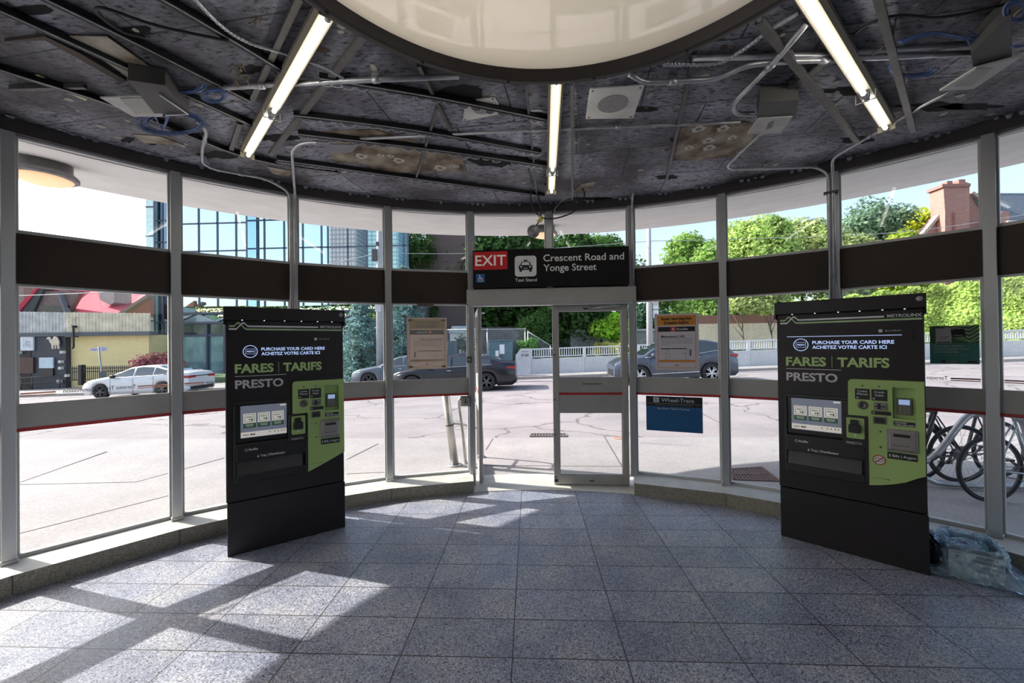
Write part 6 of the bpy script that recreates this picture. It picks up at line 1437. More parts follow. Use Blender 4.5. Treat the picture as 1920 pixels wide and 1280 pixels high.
def bushrow(name, px0, px1, pyt, pyb, Y, depth, mat, label, seed, n=6000, leaf=.09, cat='bush', group=None, wav=.2):
    a, c = pY(px0, pyb, Y), pY(px1, pyt, Y); rnd = random.Random(seed); h = c.z - a.z; w = c.x - a.x
    o = empty(name, ((a.x + c.x) / 2, Y, a.z), 0, label, cat, group); b = MB(); m = max(3, int(w / (h * .6) + 1))
    for i in range(m):
        for j in range(2):
            x = -w / 2 + w * (i + .5) / m + rnd.uniform(-.1, .1) * w / m; r = h * rnd.uniform(.42, .58)
            leaves(b, rnd, (x, rnd.uniform(0, depth), h * (.38 if j == 0 else .62) * rnd.uniform(1 - wav, 1 + wav)), min(r, w * .5), n // (m * 2), leaf, .85, .2)
    b.build('foliage', mat, o, recalc=False)
    s = MB(); 
    for i in range(m): x = -w / 2 + w * (i + .5) / m; s.tube([(x, depth / 2, -.05), (x, depth / 2, h * .5)], .03, 5)
    s.build('stem', BARK, o); return o
gz = lambda px, Y: bank(pY(px, 640, Y).x, Y) - .1
# dark trees behind the fence, straight ahead
tree(905, 436, 33, gz(905, 33), 10.5, G_DARK, 'dark broad tree behind the fence, left of the sign', 1, 16000, .22, .2, .28)
tree(985, 430, 35, gz(985, 35), 11, G_DARK, 'dark tall tree straight ahead behind the exit sign', 2, 18000, .22, .22, .25)
tree(1075, 434, 32, gz(1075, 32), 9, G_DARK, 'dark tree with paired trunks behind the closed door', 3, 16000, .20, .18, .22)
tree(1118, 440, 38, gz(1118, 38), 8.0, leafmat('leaf_deep_green', (.12, .22, .06)), 'green tree right of the exit sign top edge', 4, 9000, .17, .2, .3)
tree(1010, 585, 25.5, gz(1010, 25.5), 2.8, G_DARK, 'small dark tree just behind the railing, left of the closed door', 5, 3500, .10, .08, .25, lobes=8)
tree(1152, 586, 29, gz(1152, 29), 2.5, leafmat('leaf_vivid_green', (.36, .62, .06)), 'small bright green tree seen through the closed door', 6, 3500, .11, .08, .45, lobes=8)
tree(1212, 566, 44, gz(1212, 44), 5.5, leafmat('leaf_teal_green', (.10, .20, .14)), 'distant dark teal tree right of the door', 7, 5000, .18, .16, .15)
# light green trees to the right
tree(1292, 436, 36, gz(1292, 36), 5.5, G_MID, 'green tree above the orange notice, left of the light ones', 8, 11000, .16, .18, .3)
tree(1330, 452, 30, gz(1330, 30), 4.4, G_MID, 'mid green tree behind the grey-blue crossover', 9, 9000, .13, .12, .2)
tree(1378, 415, 34, gz(1378, 34), 5.2, G_LITE, 'light green tree left of the third right mullion', 10, 11000, .15, .15, .33)
tree(1432, 402, 33, gz(1432, 33), 5.6, G_LITE, 'tallest light green tree, right of the third right mullion', 11, 12000, .15, .15, .36)
tree(1500, 410, 36, gz(1500, 36), 5.6, G_OLIVE, 'olive green tree above the right fare machine, left side', 12, 11000, .16, .16, .36)
tree(1392, 540, 24.9, gz(1392, 24.9), 2.1, G_OLIVE, 'slender young tree growing before the beige retaining wall', 13, 4000, .10, .05, .62, lobes=8)
tree(1445, 535, 24.9, gz(1445, 24.9), 2.2, G_OLIVE, 'slender young tree nearer the right fare machine, before the beige wall', 14, 4000, .10, .055, .62, lobes=8)
tree(1560, 425, 33, gz(1560, 33), 4.8, G_OLIVE, 'olive tree behind the fourth right mullion', 15, 9000, .15, .15, .3)
tree(1612, 440, 34, gz(1612, 34), 4.6, G_OLIVE, 'olive tree right of the conduit mullion, below the spruce', 16, 9000, .15, .15, .3)
# big grey-green conifer with drooping tiers
def conifer(px, pyt, pyb, Y, spread, mat, label, seed, tiers=15, n=12000, leaf=.16, name='conifer', droop=.12, group=None, bz=None):
    t = pY(px, pyt, Y); base = bz if bz is not None else pY(px, pyb, Y).z; H = t.z - base; rnd = random.Random(seed); o = empty(name, (t.x, Y, base), 0, label, 'tree', group); b = MB(); tr = MB()
    tr.tube([(0, 0, 0), (0, 0, H)], .12, 8, rr=[.02 * H, .02])
    per = n // (tiers * 7)
    for i in range(tiers):
        f = i / (tiers - 1); z = H * (.08 + .9 * f); R_ = spread * (1 - f)**.75 + .12
        for j in range(7):
            a = 2 * pi * (j + rnd.random()) / 7; L = R_ * rnd.uniform(.7, 1.1); e = Vector((cos(a) * L, sin(a) * L, z - droop * L + rnd.uniform(-.1, .1)))
            tr.tube([(0, 0, z), e], .03, 5, rr=[.04, .01], cap=False)
            for k in range(per):
                s = rnd.random()**.6; p = Vector((0, 0, z)).lerp(e, s) + Vector((rnd.gauss(0, 1), rnd.gauss(0, 1), rnd.gauss(0, .45))) * (.10 + .16 * L * .35)
                t_ = Vector((rnd.gauss(0, 1), rnd.gauss(0, 1), rnd.gauss(0, 1))).normalized(); v = t_.orthogonal().normalized(); zz = leaf * rnd.uniform(.6, 1.3)
                b.v += [p - t_ * zz, p + v * zz * .4, p + t_ * zz, p - v * zz * .4]; m = len(b.v) - 4; b.f.append([m, m + 1, m + 2, m + 3]); b.mi.append(0); b.sm.append(False)
    b.build('foliage', mat, o, recalc=False); tr.build('trunk', BARK, o); return o
tree(1628, 372, 46, gz(1628, 46), 9.0, G_CON, 'tall grey-green conifer left of the brick house', 31, 22000, .2, .3, .2, name='conifer', lobes=26, squash=.55)
tree(1728, 390, 48, gz(1728, 48), 6.0, G_YEL, 'bright yellow-green tree left of the brick chimney', 17, 9000, .2, .14, .3)
tree(1690, 432, 40, gz(1690, 40), 4.4, leafmat('leaf_lime', (.40, .52, .08)), 'lime green tree between the conifer and the brick house', 18, 8000, .16, .14, .3)
conifer(676, 560, 695, 21.2, 1.55, G_BLUE, 'blue spruce left of the pale utility pole', 33, 14, 9000, .085, name='blue_spruce', droop=.18, bz=ground(-8, 21) + .1, group='blue spruces')
conifer(757, 500, 695, 22.2, 1.9, G_BLUE, 'taller blue spruce right of the pale utility pole', 34, 15, 10000, .09, name='blue_spruce', droop=.18, bz=ground(-6, 22) + .1, group='blue spruces')
tree(781, 425, 29.5, gz(781, 29.5), 3.0, G_DARK, 'dark narrow tree before the brown brick tower', 19, 12000, .15, .12, .2)
bushrow('shrub', 645, 671, 668, 702, 21.0, .5, leafmat('leaf_fresh', (.14, .30, .08)), 'small fresh green shrub beside the silver-grey sedan', 41, 1500, .07)
bushrow('shrub', 248, 326, 668, 712, 21.5, .8, G_BUR, 'burgundy shrub behind the white sedan roof', 42, 4200, .09)
bushrow('shrub', 976, 1003, 628, 668, 22.4, .4, leafmat('leaf_fresh', (0, 0, 0)), 'light green sapling sprouting beside the concrete pier', 43, 900, .07)
bushrow('shrub', 1120, 1172, 640, 668, 23.5, .8, leafmat('leaf_straw', (.50, .50, .14)), 'straw yellow bush behind the railing through the closed door', 44, 2200, .08)
bushrow('shrub', 940, 968, 676, 706, 22.4, .5, leafmat('leaf_fresh', (0, 0, 0)), 'low green weeds beside the utility box', 45, 1500, .06)
bushrow('shrub', 860, 886, 618, 672, 23.8, .4, G_DARK, 'thin dark sapling before the white shed', 46, 900, .08)
bushrow('shrub', 350, 410, 606, 628, 31.5, 1, G_MID, 'green planting seen inside the glass pavilion', 49, 1800, .12)
tree(742, 560, 40, 0, 3.5, G_MID, 'green tree far behind the blue spruces', 20, 3000, .16, .1, .3)
def farrow(px0, px1, pyt, Y, mat, label, seed, n, leaf):
    a, c = pY(px0, 640, Y), pY(px1, 640, Y); z0 = bank(a.x, Y) - .1; h = pY((px0 + px1) / 2, pyt, Y).z - z0; w = c.x - a.x; rnd = random.Random(seed)
    o = empty('hedge', ((a.x + c.x) / 2, Y, z0), 0, label, 'hedge'); b = MB(); m = max(3, int(w / (h * .8)))
    for i in range(m):
        for k in range(3): leaves(b, rnd, (-w / 2 + w * (i + .5) / m, rnd.uniform(-.5, .5), h * (.2 + .28 * k) * rnd.uniform(.9, 1.1)), h * .5, n // (m * 3), leaf, .7, .1)
    b.build('foliage', mat, o, recalc=False); b = MB()
    for i in range(m): x = -w / 2 + w * (i + .5) / m; b.tube([(x, 0, -.2), (x, 0, h * .6)], .06, 6)
    b.build('stem', BARK, o)
farrow(335, 470, 562, 48, leafmat('leaf_gold', (.20, .22, .06)), 'golden green shrubs far behind the glass pavilion, left end', 47, 4000, .22)
farrow(470, 730, 556, 52, G_DARK, 'green treetops far behind the glass pavilion, right end', 48, 9000, .25)
farrow(860, 1075, 560, 41, G_DARK, 'dark hedge closing the view under the trees, straight ahead', 61, 12000, .22)
farrow(1060, 1285, 585, 46, leafmat('leaf_teal_green', (.10, .20, .14)), 'distant teal hedge behind the grey concrete wall', 62, 9000, .22)
farrow(1260, 1520, 560, 40, G_MID, 'green hedge behind the beige retaining wall', 63, 12000, .2)
# ivy wall on the right
IVW = M('ivy_wall_stone', (0.34, 0.28, 0.20), 0.9, 0, .3, 2); Yi = 26.5
def ivy(px0, Y0_, px1, Y1_, pt0, pt1, label, seed, n=16000):
    a, c = pY(px0, 640, Y0_), pY(px1, 640, Y1_); za, zc = pY(px0, pt0, Y0_).z, pY(px1, pt1, Y1_).z; g = min(ground(a.x, Y0_), ground(c.x, Y1_)); dv = Vector((c.x - a.x, Y1_ - Y0_, 0)); L = dv.length
    o = empty('ivy_covered_wall', ((a.x + c.x) / 2, (Y0_ + Y1_) / 2, g), atan2(dv.y, dv.x), label, 'ivy wall', 'ivy covered retaining wall stretches'); b = MB(); b.prism([(-L / 2, 0), (L / 2, 0), (L / 2, zc - g - .2), (-L / 2, za - g - .2)], 0, .5); b.build('retaining_wall', IVW, o)
    rnd = random.Random(seed); b = MB()
    for i in range(n):
        u = rnd.random(); zt = lerp(za, zc, u) - g; z = rnd.uniform(.7, zt + .12 * sin(u * 30) + .1); x = lerp(-L / 2, L / 2, u); bump = .20 + .20 * sin(x * 2.1 + z * 1.7) * cos(z * 2.3 - x)
        p = Vector((x, -rnd.uniform(0, 1)**2 * .18 - bump * .7, z)); t = Vector((rnd.gauss(0, .6), rnd.gauss(0, .25), rnd.gauss(0, .6))).normalized(); v = t.cross(Vector((rnd.gauss(-.25, .4), -1, rnd.gauss(.5, .4)))).normalized(); s = rnd.uniform(.06, .13)
        b.v += [p - t * s, p + v * s * .8, p + t * s, p - v * s * .8]; m = len(b.v) - 4; b.f.append([m, m + 1, m + 2, m + 3]); b.mi.append(0); b.sm.append(False)
    b.build('ivy_leaves', leafmat('leaf_ivy', (.40, .54, .15), .4), o, recalc=False); return o
ivy(1490, 30.5, 1742, 26.4, 572, 540, 'ivy-covered wall stretch behind the right fare machine', 51)
ivy(1742, 26.4, 2010, 23.2, 540, 506, 'ivy-covered wall stretch at the right edge, behind the rightmost mullion', 52)

# ================================================================ WALLS AND BUILDINGS ACROSS THE STREET
def fbox(px0, pyt, px1, pyb, Y, d, name, mat, parent=None, off=None, b=None):
    pm = (px0 + px1) / 2; a, c = pY(px0, pyb, Y), pY(px1, pyt, Y); z0, z1 = pY(pm, pyb, Y).z, pY(pm, pyt, Y).z; o = Vector(off or (0, 0, 0)); q = b or MB()
    q.box(a.x - o.x, c.x - o.x, Y - o.y, Y + d - o.y, z0 - o.z, z1 - o.z)
    return q if b is not None else q.build(name, mat, parent)
def fpoly(pts, Y, d, name, mat, parent=None, off=None):
    o = Vector(off or (0, 0, 0)); b = MB(); P = [pY(x, y, Y) for x, y in pts]; b.prism([(p.x - o.x, p.z - o.z) for p in P], Y - o.y, Y + d - o.y); return b.build(name, mat, parent)
BEI = speckle('beige_retaining', ((.60, .50, .38), (.70, .60, .46), (.78, .69, .55)), 20, .9)
def thing(name, px, py, Y, label, cat, group=None, z=None):
    a = pY(px, py, Y); return empty(name, (a.x, Y, a.z if z is None else z), 0, label, cat, group)
t = thing('retaining_wall', 1395, 650, 26.6, 'sunlit beige retaining wall with brick strip behind the two young trees', 'retaining wall'); of = t.location
fbox(1288, 606, 1502, 655, 26.6, .5, 'wall_face', BEI, t, of)
fbox(1288, 590, 1502, 606, 26.6, .5, 'brick_strip', brickmat('brick_strip', (.26, .10, .07), (.20, .08, .06), (.3, .26, .22), 5), t, of)
t = thing('bridge_wall', 1150, 645, 31, 'weathered grey concrete wall behind the small bright green tree', 'concrete wall'); of = t.location
fbox(1070, 620, 1240, 650, 31, .6, 'wall_face', speckle('weathered_concrete', ((.28, .28, .29), (.36, .36, .37), (.44, .44, .45)), 12, .9), t, of)
b = MB(); fbox(1070, 617, 1240, 621, 30.9, .8, '', None, None, of, b); b.build('coping', PAR, t)
t = thing('board_fence', 925, 660, 28, 'long dark brown board fence behind the utility box', 'board fence'); of = t.location; b = MB()
n = 26
for i in range(n):
    x0 = 838 + (1000 - 838) * i / n; bb = MB(); fbox(x0 + .3, 612 + (i % 3) * .6, x0 + (1000 - 838) / n - .3, 662, 28, .05, '', None, None, of, bb); bb.build('board', M('dark_board', (.075, .065, .065), .85, 0, .3, 3), t)
t = thing('shed', 862, 650, 25.8, 'white shed with pale blue roof behind the faded notice', 'shed'); of = t.location
fbox(844, 622, 884, 668, 25.8, 2, 'wall', WHITE, t, of); fpoly([(840, 624), (848, 611), (880, 611), (888, 624)], 25.7, 2.4, 'roof', M('shed_roof', (.45, .52, .58), .7), t, of)
# brown brick tower
t = thing('brick_tower', 838, 660, 30, 'tall brown brick tower wall left of the exit sign', 'building', z=ground(-4, 30)); of = Vector(t.location)
b = MB(); a, c = pY(800, 600, 30), pY(874, 380, 30); b.box(a.x - of.x, c.x - of.x, 0, 4, 0, 14); b.build('wall', brickmat('brown_brick', (.15, .105, .095), (.12, .085, .08), (.14, .11, .10), 6, .5, .16), t)
b = MB(); a2, c2 = pY(874, 600, 31), pY(893, 380, 31); b.box(a2.x - of.x, c2.x - of.x, 1, 4, 0, 14); b.build('dark_glazing', M('dark_glass_wall', (.03, .045, .06), .1, .4), t)
# glass office building with reflective panels
MIRR = M('mirror_glass_blue', (.66, .80, .88), .025, 1.0, .02); MULD = M('curtain_mullion', (.09, .12, .16), .5)
MIRD = M('mirror_glass_dark', (.16, .22, .28), .03, .9, .05); PALE = M('spandrel_pale_green', (.55, .66, .60), .12, .5)
t = thing('glass_office', 500, 690, 27.5, 'blue reflective glass office building behind the left windows', 'building', z=-.8); of = Vector(t.location)
def gface(px0, px1, Y, zs, mat, vlines, hz, nm='glass_facade', d=1.5, step=0):
    a, c = pY(px0, 640, Y), pY(px1, 640, Y); b = MB(); b.box(a.x - of.x, c.x - of.x, Y - of.y, Y - of.y + d, zs[0] - of.z, zs[1] - of.z); f = b.build(nm, mat, t); 
    b = MB()
    for v in vlines: x = pY(v, 450, Y).x - of.x; b.box(x - .05, x + .05, Y - of.y - .05, Y - of.y, zs[0] - of.z, zs[1] - of.z)
    for z in hz: b.box(a.x - of.x, c.x - of.x, Y - of.y - .05, Y - of.y, z - of.z - .045, z - of.z + .045)
    b.build('mullion_grid', MULD, f); return f
Yg = 27.5; zl = lambda py, px=420: pY(px, py, Yg).z
hzs = [zl(418), zl(470), zl(522), zl(366)]
gface(335, 463, Yg, (4.6, 15), MIRR, [340, 373, 408, 443, 463], hzs)
gface(463, 605, Yg + .6, (4.6, 15), MIRR, [463, 496, 533, 568, 603], [zl(461, 520), zl(407, 520), zl(515, 520)])
gface(603, 765, Yg + .1, (4.6, 15), MIRR, [603, 615, 652, 688, 724, 757, 765], [zl(461, 680), zl(407, 680), zl(515, 680)])
a = pY(280, 640, Yg + .8); 
gface(275, 290, Yg + .8, (-.8, 15), PALE, [290], [zl(380, 280), zl(436, 280), zl(600, 280)], 'corner_panel')
gface(290, 335, Yg + 1.0, (-.8, 15), MIRD, [305, 318, 335], [zl(405, 300), zl(447, 300), zl(603, 300), zl(626, 300), zl(655, 300)], 'dark_corner_glass')
# glazed pavilion along its foot
t2 = thing('glass_pavilion', 500, 690, 25.6, 'low glass pavilion with pitched skylights along the foot of the office building', 'building', z=ground(-18, 25.6) + .1); of2 = Vector(t2.location)
TEAL = M('teal_storefront_glass', (.16, .30, .34), .12, .55, .25, 1.5); FR = M('pavilion_frame', (.05, .07, .10), .5); GLD = M('pavilion_dark_glass', (.07, .10, .10), .1, .5, .5, 1.2)
fbox(320, 628, 655, 700, 25.6, .3, 'storefront_glass', TEAL, t2, of2); fbox(320, 605, 700, 628, 25.6, .3, 'clerestory_glass', GLD, t2, of2)
b = MB(); fbox(318, 625, 702, 629, 25.5, .5, '', None, None, of2, b); fbox(318, 601, 702, 605, 25.4, .7, '', None, None, of2, b); fbox(318, 583, 702, 587, 25.4, .7, '', None, None, of2, b); b.build('horizontal_beam', FR, t2)
for x in (322, 387, 420, 480, 540, 600, 655, 681, 700):
    b = MB(); fbox(x - 1.2, 603, x + 1.2, 700, 25.45, .2, '', None, None, of2, b); b.build('post', FR, t2)
for i in range(5):
    x0 = 330 + i * 74; fpoly([(x0, 603), (x0 + 37, 587), (x0 + 74, 603)], 25.7, 1.5, 'pitched_skylight', M('skylight_pane', (.22, .30, .38), .12, .6), t2, of2)
    b = MB(); P0, P1, P2 = pY(x0, 603, 25.6), pY(x0 + 37, 587, 25.6), pY(x0 + 74, 603, 25.6); b.bar(P0 - of2, P1 - of2, .10, .10); b.bar(P1 - of2, P2 - of2, .10, .10); b.build('skylight_rafter', M('rafter_pale', (.42, .46, .50), .5), t2)
# timber slatted gate beside it
t3 = thing('slatted_gate', 676, 690, 24.9, 'tall brown slatted timber gate left of the blue spruce', 'gate', z=ground(-9, 24.9) + .1); of3 = Vector(t3.location)
fbox(656, 625, 664, 698, 24.9, .2, 'gate_post', M('gate_post_wood', (.30, .19, .11), .8), t3, of3)
for i in range(12):
    x = 665 + i * 3.1; b = MB(); fbox(x, 628, x + 1.5, 698, 24.95, .06, '', None, None, of3, b); b.build('slat', M('gate_slat_wood', (.26, .18, .12), .8), t3)
b = MB(); fbox(663, 650, 703, 653, 25.03, .05, '', None, None, of3, b); b.build('cross_bar', M('gate_slat_wood', (0, 0, 0)), t3)
fbox(664, 606, 764, 626, 25.1, .3, 'lintel_glass', GLD, t3, of3)
t4 = thing('side_building', 735, 690, 26.3, 'dark ground-floor wall behind the blue spruces', 'building', z=ground(-7, 26) + .1); of4 = Vector(t4.location)
b = MB(); a, c = pY(704, 640, 26.3), pY(800, 640, 26.3); b.box(a.x - of4.x, c.x - of4.x, 0, .8, 0, 5.0); b.build('wall', M('dark_wall', (.05, .055, .06), .6), t4)
for i in range(7): 
    b = MB(); x = lerp(c.x - 1.9, c.x, i / 6) - of4.x; b.box(x - .02, x + .02, -.03, 0, 2.3, 5.0); b.build('metal_rib', GALVD, t4)
# restaurant with black storefront, yellow side wall, timber terrace and red roof
t = thing('restaurant', 120, 735, 24, 'restaurant with black storefront, yellow wall, board terrace and red roof at the far left', 'building', z=-1.1); of = Vector(t.location)
fbox(-40, 628, 123, 748, 24, 3.5, 'storefront_wall', M('storefront_black', (.035, .038, .055), .6, 0, .3, 2), t, of)
fbox(124, 628, 279, 728, 24.3, 3.5, 'yellow_wall', brickmat('yellow_painted_block', (.85, .70, .34), (.80, .65, .32), (.70, .57, .30), 2.2, .6, .28, rough=.8), t, of)
fbox(-40, 623, 281, 630, 23.85, .5, 'terrace_edge', M('terrace_edge', (.10, .11, .13), .8), t, of)
PK = M('weathered_board', (.52, .52, .50), .85, 0, .25, 2); PK2 = M('weathered_board_tan', (.64, .58, .44), .85, 0, .25, 2)
i = 0; x = -30
while x < 279:
    w_ = 2.45 + .5 * ((i * 7) % 3) / 2; b = MB(); yt = 583 + (x + 30) * .012 + ((i * 5) % 3) * .35; fbox(x, yt, x + w_, 624, 23.95 + .02 * (i % 2), .04, '', None, None, of, b); b.build('terrace_board', PK if x < 120 else PK2, t); x += w_ + .42; i += 1
fbox(22, 642, 58, 0 + 735, 23.98, .1, 'entrance_recess', M('recess_shade', (.012, .012, .016), .6), t, of)  # flat dark panel on the wall, recess shade put into its colour
fbox(33, 670, 62, 700, 23.9, .1, 'door_glass', M('door_glass_brown', (.06, .03, .03), .2), t, of)
fbox(73, 670, 99, 690, 23.9, .08, 'menu_board', M('menu_pale_blue', (.50, .60, .68), .6), t, of)
fbox(74, 690, 99, 705, 23.92, .08, 'window', M('window_dark', (.015, .018, .025), .2), t, of)
fbox(38, 631, 62, 657, 23.9, .08, 'poster_board', M('poster_white', (.62, .66, .70), .6), t, of)
b = MB(); c = pY(50, 644, 23.88)
rr3 = random.Random(3)
for k in range(26): a_ = rr3.uniform(0, 6.28); r = rr3.uniform(.05, .26); p = Vector((c.x - of.x + r * cos(a_), -.14, c.z - of.z + r * sin(a_))); b.bar(p, p + Vector((rr3.uniform(-.12, .12), 0, rr3.uniform(-.12, .12))), .001, .02, (0, 1, 0))
b.build('ink_drawing', M('ink_drawing_grey', (.25, .28, .32), .7), t)
# the pale camel figure on the storefront
cz_ = pY(104, 643, 23.9); S = .0315
cam_pts = [(-16, 10), (-13, 12.5), (-9, 12), (-7.5, 8), (-6, 6.5), (-4, 8), (-2.5, 12), (1, 13.5), (5, 12), (7, 9), (9, 4.5), (9.5, 0), (8.5, -3), (9, -8), (9.5, -11.5), (6.5, -11.5), (6, -5), (3, -3), (0, -4), (-2, -4), (-3, -8), (-2.5, -11.5), (-5.5, -11.5), (-6, -5), (-7, -1), (-9.5, 1), (-11, 5), (-13, 7.5), (-16.5, 8)]
b = MB(); b.prism([(cz_.x - of.x + x * S, cz_.z - of.z + z * S) for x, z in cam_pts], -.16, -.10)
b.prism([(cz_.x - of.x + x * S, cz_.z - of.z + z * S) for x, z in [(0, -3.5), (2.6, -3.5), (2.0, -8), (2.6, -11.2), (-.2, -11.2), (.2, -8)]], -.14, -.10)
b.build('camel_figure', M('camel_cream', (.62, .55, .42), .7), t)
for (px, py) in ((33, 661), (114, 660), (111, 678), (111, 690), (123, 704), (108, 715)):
    b = MB(); fbox(px - 2.2, py - 2.5, px + 2.2, py + 2.5, 23.8, .2, '', None, None, of, b); b.build('wall_lamp', M('lamp_white', (.6, .6, .58), .5), t)
b = MB(); P = [pY(x, y, 23.8) - of for x, y in ((28, 700), (40, 708), (60, 707), (112, 705))]; b.tube(P, .03, 6); b.tube([p - Vector((0, 0, .35)) for p in P], .025, 6)
for p in P: b.tube([p, p - Vector((0, 0, .8))], .03, 6)
b.build('step_rail', GALVD, t)
b = MB(); P = [pY(x, y, 23.7) - of for x, y in ((132, 612), (138, 615), (138, 650), (136, 653))]; b.tube(P, .05, 6); fbox(131, 610, 138, 614, 23.7, .2, '', None, None, of, b); b.tube([pY(122, 631, 23.7) - of, pY(147, 631, 23.7) - of], .03, 6); b.build('bracket_lamp', INK, t)
REDR = M('red_metal_roof', (.50, .03, .07), .85, 0, .15, 2, stretch=(1, 1, 6)); PLANK = M('gable_boards', (.20, .14, .13), .8, 0, .2)
fpoly([(52, 586), (86, 546), (150, 546), (128, 586)], 25.4, .3, 'gable_wall', PLANK, t, of)
fbox(77, 573, 128, 584, 25.3, .1, 'gable_window', M('window_dark', (.015, .018, .025), .2), t, of)
fpoly([(22, 586), (66, 540), (72, 540), (32, 590)], 25.2, 1.2, 'roof_verge', REDR, t, of)
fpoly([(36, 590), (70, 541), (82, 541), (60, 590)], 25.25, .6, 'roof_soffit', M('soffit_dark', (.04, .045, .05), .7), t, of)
def slope(pts, name, mat):   # roof planes that lean back: (px, py, Y)
    b = MB(); P = [pY(*p) - of for p in pts]; n_ = len(P); V = P + [p + Vector((0, .12, -.12)) for p in P]; b.add(V, [tuple(range(n_)), tuple(range(2 * n_ - 1, n_ - 1, -1))] + [(i, n_ + i, n_ + (i + 1) % n_, (i + 1) % n_) for i in range(n_)]); return b.build(name, mat, t)
slope([(146, 587, 25.0), (196, 589, 25.0), (182, 545, 29), (118, 542, 29)], 'roof_plane', REDR)
slope([(196, 589, 25.0), (228, 589, 25.2), (276, 556, 28.5), (276, 540, 31), (182, 543, 29)], 'roof_plane', M('red_roof_lit_tint', (.50, .05, .09), .85, 0, .1, 2, stretch=(1, 1, 6)))  # second plane's lighter red has the sunlight put into its colour
fpoly([(228, 590), (281, 553), (281, 592)], 25.6, .3, 'dormer_wall', M('dormer_rust', (.34, .13, .08), .8), t, of)
b = MB(); b.bar(pY(226, 590, 25.3) - of, pY(281, 555, 25.3) - of, .4, .18); b.build('dormer_fascia', M('fascia_brown', (.22, .16, .12), .8), t)
fpoly([(184, 540), (214, 540), (214, 567), (206, 572), (188, 562)], 26.2, 1.2, 'vent_stack', M('vent_pale', (.45, .42, .38), .7), t, of)
b = MB(); b.bar(pY(128, 590, 25.2) - of, pY(112, 548, 25.2) - of, .3, .14); b.build('gable_fascia', M('fascia_grey', (.16, .17, .19), .7), t)
# iron fence before the yellow wall
t = thing('iron_fence', 205, 720, 22.9, 'black spiked iron fence in front of the yellow wall', 'fence', z=ground(pY(205, 640, 22.9).x, 22.9) + .1); of = Vector(t.location)
IRON = M('black_iron', (.02, .02, .022), .6)
for py in (691, 697, 712):
    b = MB(); b.bar(pY(131, py, 22.9) - of, pY(300, py - 3, 22.9) - of, .05, .05); b.build('rail', IRON, t)
for i in range(46):
    x = 132 + i * 3.6; z0 = pY(x, 714 - (x - 132) * .02, 22.9); z1 = pY(x, 686 - (x - 132) * .02, 22.9); b = MB(); b.tube([z0 - of, z1 - of - Vector((0, 0, .08)), z1 - of], .018, 5, rr=[.018, .022, .002]); b.build('spiked_bar', IRON, t)
b = MB(); fbox(146, 684, 152, 722, 22.8, .25, '', None, None, of, b); b.build('gate_post', IRON, t)
# brick house on the far right
HB = brickmat('house_brick', (.46, .19, .15), (.34, .13, .11), (.50, .38, .34), 2.2, .5, .17); Yh = 42
t = thing('brick_house', 1820, 640, Yh, 'red brick house with tall chimney and slate roof at the far right', 'building', z=1.5); of = Vector(t.location)
fpoly([(1700, 640), (1700, 480), (1728, 442), (1772, 392), (1800, 372), (1822, 362), (1880, 420), (1990, 470), (1990, 640)], Yh, 1.0, 'gable_wall', HB, t, of)
fpoly([(1772, 640), (1772, 398), (1769, 352), (1783, 347), (1800, 343), (1812, 341), (1818, 344), (1818, 395), (1814, 640)], Yh - .9, 1.4, 'chimney', HB, t, of)
b = MB(); fbox(1767, 344, 1820, 350, Yh - 1.0, 1.6, '', None, None, of, b); fbox(1776, 339, 1786, 345, Yh - .6, .6, '', None, None, of, b); fbox(1798, 336, 1810, 345, Yh - .6, .6, '', None, None, of, b); b.build('chimney_cap', M('cap_brick', (.34, .17, .15), .85), t)
SLT = M('slate_roof', (.16, .18, .22), .8, 0, .35, 8, .4, 20)
b = MB(); P = [pY(1818, 362, Yh) - of, pY(1935, 362, Yh + 5) - of, pY(2000, 362, Yh + 5) - of, pY(2000, 424, Yh - 1) - of, pY(1885, 422, Yh - 1) - of]; V = P + [p + Vector((0, .2, -.2)) for p in P]; b.add(V, [(0, 1, 2, 3, 4), (9, 8, 7, 6, 5)] + [(i, 5 + i, 5 + (i + 1) % 5, (i + 1) % 5) for i in range(5)]); b.build('slate_roof', SLT, t)
b = MB(); b.bar(pY(1728, 440, Yh - .1) - of, pY(1772, 388, Yh - .1) - of, .5, .25); b.bar(pY(1820, 362, Yh - .1) - of, pY(1870, 402, Yh - .1) - of, .5, .25); b.build('verge_board', M('verge_pale', (.46, .36, .32), .7), t)
b = MB(); P = pY(1788, 398, Yh - 1); b.box(P.x - of.x - .06, P.x - of.x + .06, -1.05, -.95, 4, P.z - of.z); b.build('downpipe', M('downpipe_red', (.28, .08, .07), .7), t)
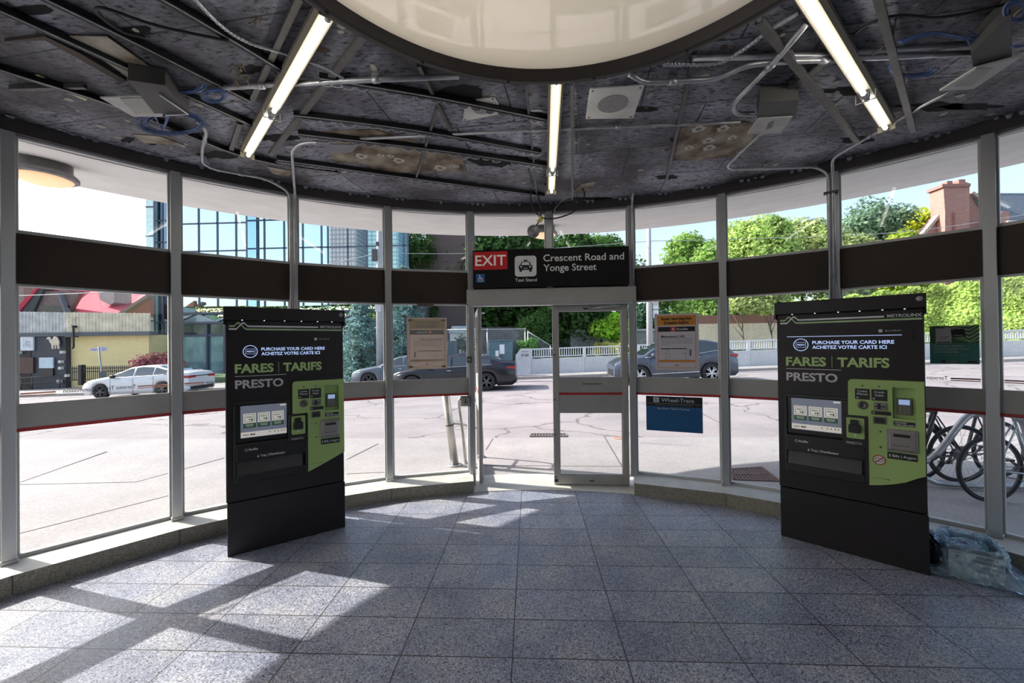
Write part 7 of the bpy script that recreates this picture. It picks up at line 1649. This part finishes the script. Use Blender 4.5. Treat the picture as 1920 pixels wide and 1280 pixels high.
fpoly([(1873, 470), (1873, 402), (1880, 396), (1892, 396), (1895, 470)], Yh - 2, 1.2, 'small_chimney', HB, t, of)
b = MB(); fbox(1890, 412, 1990, 417, Yh - 2.2, .6, '', None, None, of, b); b.build('gutter', WHITE, t)
t = thing('brick_chimney_stack', 1634, 500, 40, 'small brick chimney top peeking between the trees above the right spandrel', 'chimney', z=pY(1634, 500, 40).z - 8); of = Vector(t.location)
b = MB(); a, c = pY(1627, 470, 40), pY(1645, 450, 40); b.box(a.x - of.x, c.x - of.x, 0, 1, 0, c.z - of.z); b.build('stack', HB, t)
# far towers behind the viewer, mirrored in the glass office
TW = brickmat('tower_banded', (.40, .58, .60), (.34, .50, .54), (.16, .22, .26), 1.0, 1.6, 1.3, off=0, ms=.16); TW2 = brickmat('tower_beige', (.52, .46, .44), (.48, .42, .42), (.20, .20, .24), 1.0, 1.3, 1.5, off=0, ms=.22)
for i, (x, y, w, h, m_) in enumerate(((-46, -75, 10, 44, TW), (-62, -82, 9, 50, TW2), (-33, -70, 7, 30, TW))):
    b = MB(); b.box(x - w / 2, x + w / 2, y - 5, y + 5, 0, h); b.box(x - w / 2 - .3, x + w / 2 + .3, y - 5.3, y + 5.3, h, h + 1); o = b.build('tower_block', m_); origin(o); tag(o, ('banded grey tower block behind the viewer, mirrored in the glass office', 'beige tower block behind the viewer, mirrored in the glass office', 'lower banded tower block behind the viewer, mirrored in the glass office')[i], 'building')

# plain brick building further left, outside the photograph
t = empty('brick_building', (-44, 26, ground(-44, 25)), 0, 'plain brown brick building left of the restaurant, beyond the left frame edge', 'building')
b = MB(); b.box(-10, 9.6, 0, 8, 0, 8.5); b.build('wall', brickmat('plain_brown_brick', (.30, .19, .15), (.26, .16, .13), (.34, .30, .27), 4.5, .5, .17), t)
for i in range(6):
    for z in (1.0, 4.8):
        b = MB(); b.box(-8.6 + i * 3.1, -6.9 + i * 3.1, -.05, .02, z, z + 1.9); b.build('window', M('window_dark', (.015, .018, .025), .2), t)
